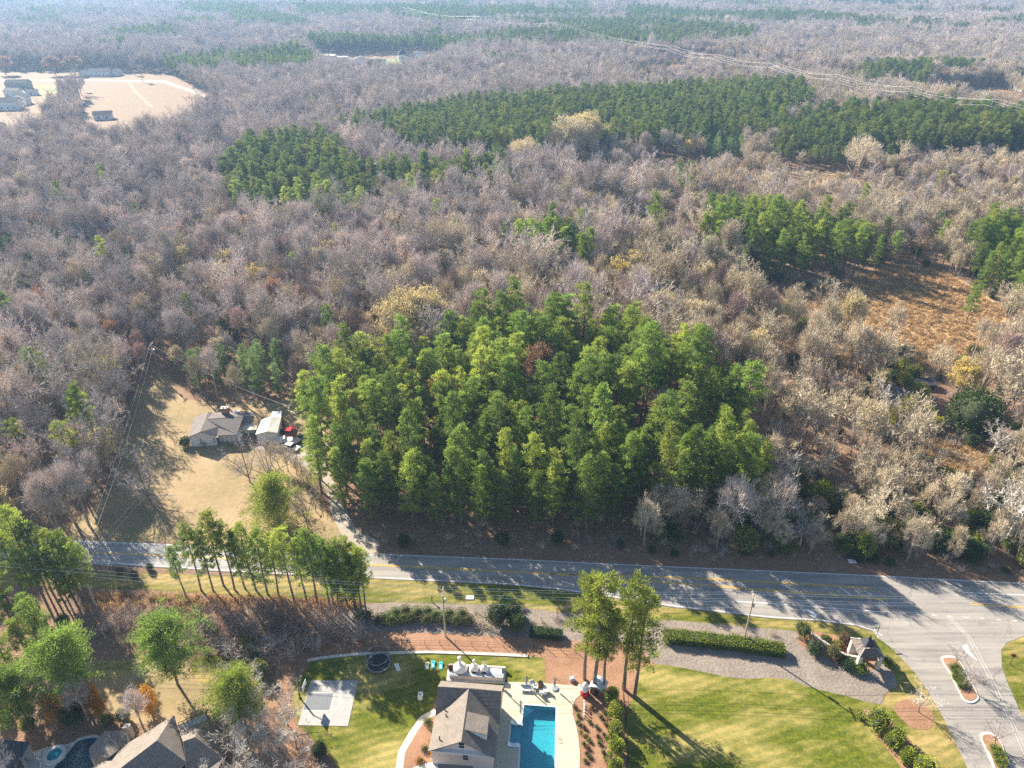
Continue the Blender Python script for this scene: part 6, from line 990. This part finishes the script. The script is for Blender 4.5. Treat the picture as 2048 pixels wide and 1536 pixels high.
# landmark trees of the woods
tree_base('oak', 0, 812, 716, 20, 19.5, 'great pale oak with dark trunk in front of the small cream house', wide=1.0); tree_base('oak', 1, 852, 700, 19, 19.5, 'second pale oak standing right behind the cream house')
for u, v, lb in ((1140, 330, 'left one of two huge tan crowned trees below the far plantation'), (1168, 320, 'right one of two huge tan crowned trees below the far plantation'), (1048, 350, 'yellowish tree left of the two huge tan ones')): tree_base('oak', 0 if u != 1168 else 1, u, v, 26 if u > 1100 else 19, 19.5, lb, wide=1.15)
tree_base('tan', 1, 1712, 358, 26, 14.5, 'great spreading leafless tree below the right pine plantation', wide=1.25); tree_base('tan', 1, 1960, 800, 17, 14.5, 'wide pale bare dome shaped tree behind the round magnolia', wide=1.3); tree_base('tan', 2, 1640, 745, 15, 14.5, 'wide beige dome shaped tree right of the central pines', wide=1.35); tree_base('tan', 1, 1790, 975, 12, 14.5, 'low wide bare tree above the roadside thicket', wide=1.25)
tree_base('rusty', 0, 1078, 815, 19, 13.6, 'slender rust brown tree rising inside the pine stand'); tree_base('bare', 2, 1322, 885, 16, 16.5, 'single grey leafless tree inside the right half of the pine stand'); tree_top('gold', 0, 873, 757, 17, 13.6, 'yellow topped tree in the left half of the pine stand', wide=.5)
tree_top('gold', 0, 1475, 120, 17, 13.6, 'bright yellow tree by the transmission line', wide=1.4); tree_base('gold', 0, 1235, 600, 15, 13.6, 'golden yellow tree in the grey woods behind the pine stand'); tree_base('oak', 0, 1320, 668, 14, 19.5, 'creamy yellow tree at the rear corner of the pine stand', wide=1.1)
for u, v, lb in ((1165, 540, 'cream leaved tree left of the golden one'), (1110, 560, 'cream leaved tree between grey trees, far left of the golden one'), (1210, 555, 'cream leaved tree behind the golden one')): tree_top('oak', 1, u, v, 13, 19.5, lb)
tree_base('gold', 0, 525, 610, 14, 13.6, 'yellow tree above the young pine rows'); tree_top('gold', 0, 562, 540, 13, 13.6, 'yellow tree just right of the one above the young pines'); tree_top('gold', 0, 273, 550, 9, 13.6, 'small bright yellow tree in the left woods'); tree_top('oak', 0, 170, 862, 13, 19.5, 'cream tan tree below the bright pine on the left'); tree_top('gold', 0, 1635, 175, 15, 13.6, 'yellow tree below the transmission line on the right', wide=1.5)
for i, (u, lb) in enumerate(((12, 'orange brown round tree leftmost of the three above the far left houses'), (111, 'orange brown round tree in the middle of the three above the far left houses'), (152, 'orange brown round tree rightmost of the three above the far left houses'))): tree_base('rusty', 0, u, 150, 19, 13.6, lb, wide=2.0)
tree_base('bare', 1, 286, 164, 15, 16.5, 'lone round bare tree in the tan field', wide=1.2); tree_base('bare', 0, 268, 150, 15, 16.5, 'round bare tree behind the lone field tree', wide=1.2)
tree_top('pine', 1, 148, 783, 18, 20, 'bright yellow green pine in the left bare woods'); tree_top('pine', 2, 130, 832, 14, 20, 'lower bright green pine beside the taller yellow green one'); tree_top('pine', 3, 60, 715, 18, 20, 'dark pine beside the grey house on the left edge'); tree_top('dark', 0, 100, 735, 14, 12, 'dark cedar right of the pine by the left edge house')
tree_top('dark', 0, 150, 645, 12, 12, 'dark green cedar in the middle of the left woods'); tree_top('dark', 1, 40, 545, 14, 12, 'broad dark cedar at the left edge of the woods', wide=1.5); tree_top('pine', 0, 652, 610, 17, 20, 'lone green pine left of the great pale oak'); tree_top('pine', 4, 372, 585, 16, 20, 'lone thin pine above the young pine rows')
tree_top('pine', 3, 1418, 485, 16, 20, 'left round pine of a pair in the tan woods', wide=1.2); tree_top('pine', 5, 1400, 492, 15, 20, 'right round pine of a pair in the tan woods', wide=1.2); tree_top('pine', 1, 1490, 505, 15, 20, 'single pine right of the round pair'); tree_top('pine', 0, 1437, 560, 10, 20, 'small round pine below the pair in the tan woods', wide=1.3)
tree_top('olive', 3, 1585, 600, 6, 5.2, 'small yellow green bush tree in the tan woods'); tree_top('pine', 2, 1960, 565, 15, 20, 'layered pine at the right side of the rust meadow', wide=1.3); tree_top('pine', 4, 1800, 462, 17, 20, 'sparse pine at the right end of the right pine clump'); tree_top('tan', 0, 1800, 610, 14, 14.5, 'bare tree with forked trunk in the middle of the brown glade')
for i, (u, v) in enumerate([(1250, 445), (1275, 460), (1220, 440), (1300, 450)]): pass
# magnolia, snag, farm yard plants
PR['magnolia'] = [(bush_mesh(241, 7.6, 11.5, 9000, 'magnolia_leaf', .55, 16), bare_meshes(242, H=7, spread=.3)[1])]; TREE_NAME['magnolia'] = ('magnolia_tree', 'magnolia'); q = P(1938, 862); plant('magnolia', 0, q.x, q.y, 1, 0, 'large round glossy dark green magnolia on the right')
PR['snag'] = [bare_meshes(243, H=10, spread=.6, h1=.45, nlead=6, mat='pale_twigs', tw=.05, dens=.7, thick=1.6, bark='kerb')]; TREE_NAME['snag'] = ('dead_tree', 'dead tree'); tree_base('snag', 0, 1978, 915, 9, 10, 'white barked dead tree below the round magnolia'); tree_base('snag', 0, 2010, 1090, 15, 10, 'white limbed bare tree at the right end of the roadside thicket', wide=1.1); tree_base('snag', 0, 1600, 1090, 6.5, 10, 'white barked bare tree in the middle of the roadside thicket')
PR['open'] = [bare_meshes(265 + k, H=10, spread=.5, h1=.16, nlead=7, mat='grey_twigs', tw=.035, dens=.75, thick=1.15) for k in range(2)]; TREE_NAME['open'] = ('bare_tree', 'bare tree')
for u, v, H, lb in ((500, 965, 10.5, 'open branched bare tree in front of the farmhouse, left of its twin'), (541, 962, 10, 'open branched bare tree in front of the breezeway'), (299, 1002, 12, 'lone grey bare tree on the left side of the dry yard')): tree_base('open', 0 if u < 520 else 1, u, v, H, 10, lb)
for i, (u, v) in enumerate(((178, 1050), (205, 1010), (150, 1045), (240, 925), (170, 1000), (262, 842), (120, 1062))): tree_base('bare', i % 6, u, v, R_.uniform(13, 18), 16.5, 'leafless tree casting a long shadow from the left edge of the dry yard', 'leafless trees along the yard left edge')
for i, (u, v) in enumerate(((545, 932), (560, 938), (577, 944), (594, 950), (608, 968), (620, 985))): tree_base('sapling', 0, u, v, 6.5, 11, 'thin many stemmed bare shrub tree in the row along the gravel drive', 'bare shrub trees along the drive', wide=1.3)
tree_base('sapling', 1, 616, 1056, 9, 11, 'tall rusty stemmed sapling left of the dark yard mailbox', wide=1.1)
def shrub(u, v, R, Hh, mat, lbl, group=None, n=1500, ls=.2, lumps=1, name='shrub', seed=None, cat='shrub', z=0):
    key = (round(R, 1), round(Hh, 1), mat, lumps)
    if key not in SHR: SHR[key] = bush_mesh(len(SHR) + 400, R, Hh, n, mat, ls, lumps)
    c = P(u, v); o = bpy.data.objects.new(name, SHR[key]); COL.objects.link(o); o.location = (c.x, c.y, z); o.rotation_euler = (0, 0, R_.rand() * 6.28); s = R_.uniform(.92, 1.08); o.scale = (s, s, s); return tag(o, lbl, cat, group)
SHR = {}
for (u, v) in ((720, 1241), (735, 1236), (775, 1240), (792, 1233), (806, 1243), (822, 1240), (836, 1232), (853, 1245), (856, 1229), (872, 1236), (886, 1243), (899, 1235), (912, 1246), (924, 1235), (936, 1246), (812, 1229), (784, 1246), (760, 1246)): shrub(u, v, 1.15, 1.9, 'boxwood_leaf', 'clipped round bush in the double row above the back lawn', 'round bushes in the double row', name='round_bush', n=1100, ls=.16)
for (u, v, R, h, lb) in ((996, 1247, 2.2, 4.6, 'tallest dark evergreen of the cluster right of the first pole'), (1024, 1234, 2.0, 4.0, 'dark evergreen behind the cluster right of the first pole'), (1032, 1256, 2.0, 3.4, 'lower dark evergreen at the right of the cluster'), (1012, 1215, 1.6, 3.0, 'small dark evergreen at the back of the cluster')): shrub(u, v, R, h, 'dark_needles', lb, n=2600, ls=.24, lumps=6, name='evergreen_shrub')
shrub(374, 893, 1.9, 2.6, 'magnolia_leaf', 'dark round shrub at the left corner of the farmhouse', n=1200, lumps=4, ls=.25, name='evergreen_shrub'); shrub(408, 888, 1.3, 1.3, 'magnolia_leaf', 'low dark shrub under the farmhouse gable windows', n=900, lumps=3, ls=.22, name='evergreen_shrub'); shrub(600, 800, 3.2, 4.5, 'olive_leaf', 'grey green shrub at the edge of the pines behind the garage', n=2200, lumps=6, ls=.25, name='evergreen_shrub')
for (u, v, R, h, lb) in ((1604, 1274, 1.9, 3.6, 'tall green bush at the left end of the entrance bed'), (1626, 1306, 1.7, 2.8, 'blue green bush below the curved garden wall'), (1664, 1314, 1.6, 2.9, 'yellow green bush left of the entrance pavilion'), (1690, 1333, 1.5, 1.8, 'dark spreading bush below the entrance pavilion'), (1772, 1325, 1.1, 1.1, 'small brownish bush at the right column of the pavilion'), (1650, 1283, 1.0, 1.2, 'small bush inside the curved garden wall'), (1673, 1291, .9, 1.0, 'low bush left of the red maple')): shrub(u, v, R, h, 'olive_leaf' if u not in (1626, 1690) else 'dark_needles', lb, n=1500, lumps=5, ls=.2, name='garden_bush')
shrub(1690, 1289, 1.6, 2.0, 'red_leaf', 'dark red leaved shrub beside the entrance pavilion', n=1600, lumps=5, ls=.16, name='red_shrub')
shrub(1716, 1341, 1.9, 1.4, 'hedge_leaf', 'golden low clipped bush in front of the entrance pavilion', n=1800, lumps=3, ls=.18, name='golden_bush')
for (u, v, R, h, lb) in ((1752, 1455, 2.0, 4.0, 'large yellow green bush at the top of the lawn edge row'), (1786, 1487, 1.9, 3.4, 'second yellow green bush from the top of the lawn edge row'), (1812, 1520, 1.5, 2.7, 'third yellow green bush from the top of the lawn edge row'), (1842, 1547, 1.9, 3.2, 'yellow green bush of the row cut by the bottom edge')): shrub(u, v, R, h, 'bright_leaf', lb, n=3000, lumps=7, ls=.22, name='holly_bush')
shrub(1722, 1436, .9, .9, 'olive_leaf', 'low round brown bush at the end of the long shadow on the lawn', n=500, lumps=2, name='small_bush')
for i, (u, v) in enumerate(((1224, 1403), (1231, 1435), (1232, 1470), (1233, 1506), (1232, 1542))): shrub(u, v, 1.25, 3.2, 'bright_leaf', ('topmost', 'second', 'third', 'fourth', 'fifth')[i] + ' bushy yellow green shrub from the top of the row by the black fence', n=2200, lumps=6, ls=.2, name='screening_shrub')
PR['cone'] = [(pine_meshes(251, H=3.2, cf=.97, R=.55, ncl=46, nl=50, mat='hedge_leaf', cone=.9, ll=.28)), ]; TREE_NAME['cone'] = ('arborvitae', 'arborvitae')
for i, (u, v) in enumerate(((1219, 1452), (1218, 1488), (1216, 1527))): tree_base('cone', 0, u, v, 3.0, 3.2, ('upper', 'middle', 'lower')[i] + ' slim dark conical evergreen left of the screening shrubs')
bp = [(355, 690), (400, 800), (395, 900), (480, 970), (440, 1040), (560, 890), (600, 690), (770, 750), (720, 820), (790, 920), (765, 1070), (660, 960), (505, 1090), (550, 1150), (480, 1200), (540, 1260), (700, 1190), (755, 1320), (520, 1340), (500, 1440), (560, 1380), (680, 1100)]
for i, (a, b_) in enumerate(bp): o = bpy.data.objects.new('bed_shrub', None); m_k = ('red_leaf', 'olive_leaf', 'boxwood_leaf')[i % 3]; bpy.data.objects.remove(o); shrub(1100 + a / 7.11, 1320 + b_ / 7.11, .42, .6, m_k, 'tiny sparse shrub planted in the red mulch bed right of the pool', 'tiny shrubs in the mulch bed', n=160, ls=.12, name='bed_shrub', z=.03)
shrub(1170, 1473, .45, .6, 'gold_leaf', 'tiny yellow shrub in the middle of the red mulch bed', n=260, ls=.12, name='yellow_shrub', z=.03)
for i, (u, v) in enumerate(((850, 1500), (866, 1486), (868, 1462), (840, 1524), (856, 1446), (870, 1508))): shrub(u, v, .7, .8, ('olive_leaf', 'orange_leaf')[i % 2], ('green', 'orange tinted')[i % 2] + ' low plant in the bed along the pool house west wall', ('green', 'orange')[i % 2] + ' plants of the pool house bed', n=300, ls=.16, name='bed_plant')
isl = [(1903, 1338), (1911, 1336), (1908, 1347), (1918, 1345), (1907, 1357), (1921, 1354), (1914, 1364), (1924, 1364), (1918, 1374), (1927, 1373)]
for (u, v) in isl: shrub(u, v, .62, .75, 'hedge_leaf', 'low round boxwood on the nearer to junction traffic island', 'boxwoods on the first island', n=420, ls=.12, name='boxwood', z=.2)
for (u, v) in ((1985, 1499), (1996, 1503), (1989, 1513), (2002, 1514), (1994, 1526), (2006, 1526), (2001, 1538)): shrub(u, v, .66, .8, 'hedge_leaf', 'low round boxwood on the traffic island at the bottom edge', 'boxwoods on the second island', n=420, ls=.12, name='boxwood', z=.2)
for (u, v, H, lb, wd_) in ((1910, 1332, 4.5, 'small bare tree at the top of the upper traffic island', 1.2), (1934, 1378, 4.8, 'small bare tree at the bottom of the upper traffic island', 1.2), (1988, 1490, 4.8, 'small bare tree on the bottom traffic island', 1.2), (1837, 1424, 5.2, 'bare tree in the round mulch ring beside the side road', 1.15)): tree_base('yard', 0, u, v, H, 5, lb, wide=wd_) if 'yard' in PR else (PR.__setitem__('yard', [bare_meshes(261, H=5, spread=.42, h1=.3, nlead=6, mat='grey_twigs', tw=.014, dens=.6, thick=1.0)]), TREE_NAME.__setitem__('yard', ('young_bare_tree', 'bare tree')), tree_base('yard', 0, u, v, H, 5, lb, wide=wd_))
# hedges
def hedge(px, wdt, h, mat, lbl, name='hedge', n=9000, ls=.2):
    pts = [P(*p) for p in px]; rs = np.random.RandomState(len(px) + 5); cm = MB(); L = [Vector(p) for p in pts]; a = offset_line([p.xy for p in L], wdt / 2 - .15); b = offset_line([p.xy for p in L], -wdt / 2 + .15); cm.prism(a + list(reversed(b)), 0, h - .12)
    seg = np.array([(q - p).length for p, q in zip(L[:-1], L[1:])]); k = rs.choice(len(seg), n, p=seg / seg.sum()); t = rs.rand(n); A = np.array([tuple(p) for p in L]); c = A[k] * (1 - t)[:, None] + A[k + 1] * t[:, None]; d = unit(A[k + 1] - A[k]); nn = np.stack([-d[:, 1], d[:, 0], 0 * d[:, 0]], 1)
    s = rs.uniform(-1, 1, n); sd_ = rs.rand(n) < .5; s = np.where(sd_, np.sign(s) * rs.uniform(.93, 1.05, n), s); z = np.where(sd_, rs.uniform(0, 1, n), rs.uniform(.93, 1.06, n)) * h; c = c + nn * (s * wdt / 2)[:, None]; c[:, 2] = z + .12 * np.sin(c[:, 0] * 1.3)
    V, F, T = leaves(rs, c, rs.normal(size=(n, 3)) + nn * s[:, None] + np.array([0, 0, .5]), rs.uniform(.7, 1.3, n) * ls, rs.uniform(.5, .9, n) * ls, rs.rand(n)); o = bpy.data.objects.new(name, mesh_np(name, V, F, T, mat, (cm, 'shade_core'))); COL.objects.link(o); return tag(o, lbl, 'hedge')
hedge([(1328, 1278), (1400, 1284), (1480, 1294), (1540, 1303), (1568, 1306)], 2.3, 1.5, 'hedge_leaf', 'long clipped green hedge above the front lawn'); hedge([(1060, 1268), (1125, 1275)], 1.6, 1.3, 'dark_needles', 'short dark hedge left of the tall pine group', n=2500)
# brush along the strip and the brown thicket
BR = []
def brush_area(pts, sp, mix, s0, s1, ncap=None):
    q = poly(pts); xs = [p[0] for p in q]; ys_ = [p[1] for p in q]; out = []
    x = min(xs)
    while x < max(xs):
        y = min(ys_)
        while y < max(ys_):
            a, b_ = x + R_.uniform(-.5, .5) * sp, y + R_.uniform(-.5, .5) * sp
            if inpoly(np.array([a]), np.array([b_]), q)[0]: k, v_ = mix[R_.randint(len(mix))]; out.append((k, v_, a, b_, float(R_.uniform(s0, s1)), float(R_.rand() * 6.28), float(R_.uniform(.8, 1.2))))
            y += sp
        x += sp
    return out
th_ = brush_area([(175, 1222), (330, 1212), (520, 1222), (700, 1226), (740, 1262), (730, 1290), (620, 1312), (560, 1330), (480, 1318), (330, 1300), (230, 1290), (180, 1262)], 2.3, [('brush', 0), ('brush', 0), ('brush', 2)], .7, 1.35)
for it in th_: plant(*it[:6], 'leafless brown shrub in the thicket between the left pines and the back lawn', 'bare shrubs of the brown thicket', it[6])
tk = brush_area([(1245, 1066), (1560, 1008), (1850, 985), (2110, 950), (2140, 1146), (2048, 1136), (1700, 1112), (1400, 1099), (1245, 1094)], 4.4, [('olive', 0), ('olive', 1), ('olive', 2), ('olive', 3), ('olive', 1), ('olive', 0), ('small', 0), ('small', 1), ('small', 0), ('small', 1), ('small', 0)], .55, 1.15)
PR['small'] = [dome_meshes(291 + k, H=8.5, R=2.7, zc=.58, rz=.4, ntip=80, nt=34, mat=m_, tw=.05, low=1) for k, m_ in enumerate(['tan_twigs', 'brown_twigs'])]; TREE_NAME['small'] = ('thicket_tree', 'bare tree')
for it in tk: lb_ = ('leafy evergreen shrub in the thicket along the north edge of the road', 'evergreen shrubs of the roadside thicket') if it[0] == 'olive' else ('low leafless tree in the thicket along the north edge of the road', 'leafless trees of the roadside thicket'); plant(*it[:6], *lb_, it[6])
fs = brush_area([(735, 1066), (1000, 1074), (1240, 1080), (1245, 1100), (1000, 1096), (760, 1094)], 2.3, [('brush', 0), ('brush', 2), ('olive', 1), ('brush', 0), ('brush', 1)], .22, .6) + brush_area([(1245, 1098), (1700, 1114), (2100, 1140), (2100, 1154), (1700, 1128), (1245, 1110)], 2.2, [('brush', 0), ('brush', 2), ('olive', 1), ('brush', 1)], .2, .5)
for it in fs: plant(*it[:6], 'low scrub growing in the shade between the pine stand and the road', 'scrub between the stand and the road', it[6], name='low_scrub', cat='shrub')
rw = brush_area([(1330, 1250), (1480, 1256), (1590, 1266), (1610, 1284), (1580, 1282), (1470, 1272), (1335, 1262)], 1.8, [('brush', 1), ('brush', 2)], .3, .5) + brush_area([(940, 1222), (985, 1218), (980, 1262), (950, 1250)], 1.9, [('brush', 1)], .5, .8) + brush_area([(1045, 1232), (1125, 1240), (1125, 1262), (1045, 1252)], 1.8, [('brush', 1), ('brush', 0)], .3, .5)
for it in rw: plant(*it[:6], 'low leafless tan shrub in the strip between the verge and the hedge', 'low bare shrubs of the hedge strip', it[6])
for i, (u, v, H) in enumerate(((470, 1400, 9), (520, 1440, 9), (560, 1500, 9), (500, 1500, 10), (540, 1560, 10), (600, 1590, 9), (575, 1450, 7), (490, 1600, 11))): tree_base('snagless', i, u, v, H, 10, 'pale grey leafless tree in the tangle left of the sport court', 'pale bare trees left of the court') if 'snagless' in PR else (PR.__setitem__('snagless', [bare_meshes(271 + k, H=10, spread=.5, h1=.2, nlead=7, mat='pale_twigs', tw=.03, dens=.9, thick=.7) for k in range(2)]), TREE_NAME.__setitem__('snagless', ('bare_tree', 'bare tree')), tree_base('snagless', i, u, v, H, 10, 'pale grey leafless tree in the tangle left of the sport court', 'pale bare trees left of the court'))
for i, (u, v) in enumerate(((510, 1330), (500, 1300), (485, 1375), (640, 1508), (520, 1350), (130, 1250), (80, 1300), (220, 1450), (250, 1440), (150, 1440), (60, 1460), (10, 1440), (300, 1140), (240, 1148), (270, 1156))): 
    c = P(u, v); plant('olive', (1, 2, 0)[i % 3], c.x, c.y, float(R_.uniform(.45, .75)) * (.5 if v in (1140, 1148, 1156) else 1), float(R_.rand() * 6), 'dense evergreen shrub among the trees at the lower left', 'evergreen shrubs at the lower left')
for u, v, lb in ((178, 1440, 'leaning bare tree at the left of the brown yard'), (290, 1462, 'thin bare tree between the brown yard and the shingled house')): tree_base('bare', 0, u, v, 9, 16.5, lb, wide=1.1)
for i, (u, v) in enumerate(((1835, 800), (1815, 830), (1850, 840), (1822, 855), (1805, 775), (1760, 765), (1800, 740), (1840, 815), (1795, 850), (1862, 862))):
    c = P(u, v)
    if 'bamboo' not in PR: PR['bamboo'] = [(bush_mesh(281, 2.4, 4.5, 2600, 'bamboo_leaf', .34, 7, core=False), None)]; TREE_NAME['bamboo'] = ('bamboo_clump', 'bamboo')
    plant('bamboo', 0, c.x, c.y, float(R_.uniform(.9, 1.4)), float(R_.rand() * 6), 'yellow green bamboo clump around the weathered shed', 'bamboo clumps on the right')
# ------------------------------------------------------------------ what nobody would count: far woods, undergrowth, tufts
have = {}
for (k, v_) in FIRST: have.setdefault(k, []).append(v_)
rest2 = [(k, have[k][v_ % len(have[k])], *r_) for (k, v_, *r_) in rest if k in have]
scatter('woodland', rest2, 'leafless and pine woods stretching away to the hazy distance', 'woods')
tf = tag(bpy.data.objects.new('grass_tuft', PR['tuft'][0][0]), 'tuft of dry rusty grass at the near edge of the rust meadow', 'grass tuft'); COL.objects.link(tf); c = P(1700, 650); tf.location = (c.x, c.y, 0); FIRST[('tuft', 0)] = [tf]; TU = []
for pts, sp in (([(1440, 560), (1560, 580), (1700, 560), (1790, 530), (1880, 540), (2010, 620), (1990, 700), (1880, 720), (1770, 700), (1640, 660), (1560, 640)], 1.5), ([(1650, 700), (1760, 690), (1850, 700), (1900, 740), (1800, 765), (1670, 750)], 1.4), ([(1830, 880), (1960, 885), (1995, 930), (1920, 980), (1860, 955)], 1.3), ([(1290, 318), (1480, 318), (1520, 352), (1380, 358), (1280, 346)], 2.4), ([(180, 1190), (700, 1196), (730, 1220), (180, 1222)], 1.2)): TU += brush_area(pts, sp, [('tuft', 0)], .6, 1.5)
scatter('dry_grass', TU, 'rusty dry grass tufts in the open meadows', 'grass')
UG = []; m_ = (V > 240) & (V < 1100) & (keep | ((U > 1450) & (V > 700) & (V < 990) & (R_.rand(n) < .5)))
for i in np.where(m_)[0]:
    for q_ in range(3 if (U[i] > 1400 and V[i] > 540) else 0): UG.append(('brush' if R_.rand() < .88 else 'olive', int(R_.randint(1, 3)) if q_ else 1, X[i] + R_.uniform(-4, 4), Y[i] + R_.uniform(-4, 4), float(R_.uniform(.3, .75)), float(R_.rand() * 6), 1.0))
    if R_.rand() < (.5 if V[i] > 500 else .25): UG.append(('brush', int(R_.randint(3)), X[i] + R_.uniform(-3, 3), Y[i] + R_.uniform(-3, 3), float(R_.uniform(.35, .9)), float(R_.rand() * 6), 1.0))
for k_ in range(3):
    if ('brush', k_) not in FIRST: UG = [u_ for u_ in UG if not (u_[0] == 'brush' and u_[1] == k_)]
UG = [u_ if u_[0] == 'brush' or (u_[0], u_[1]) in FIRST else ('olive', have['olive'][0]) + u_[2:] for u_ in UG]
scatter('undergrowth', UG, 'leafless brush on the floor of the woods', 'undergrowth')
# ------------------------------------------------------------------ air
m = bpy.data.materials.new('haze'); m.use_nodes = True; t = m.node_tree; t.nodes.remove(t.nodes['Principled BSDF']); pv = t.nodes.new('ShaderNodeVolumePrincipled'); pv.inputs['Color'].default_value = (0.36, 0.62, 1.0, 1); pv.inputs['Density'].default_value = HAZE; pv.inputs['Anisotropy'].default_value = 0.3
t.links.new(pv.outputs[0], t.nodes['Material Output'].inputs['Volume']); MATS['haze'] = m
hb = MB(); hb.box((0, 2550, 56), (9400, 5400, 116)); tag(hb.build('haze', 'haze'), 'pale blue haze thickening over the distant woods', None, kind='stuff')
print('objects', len(bpy.data.objects))
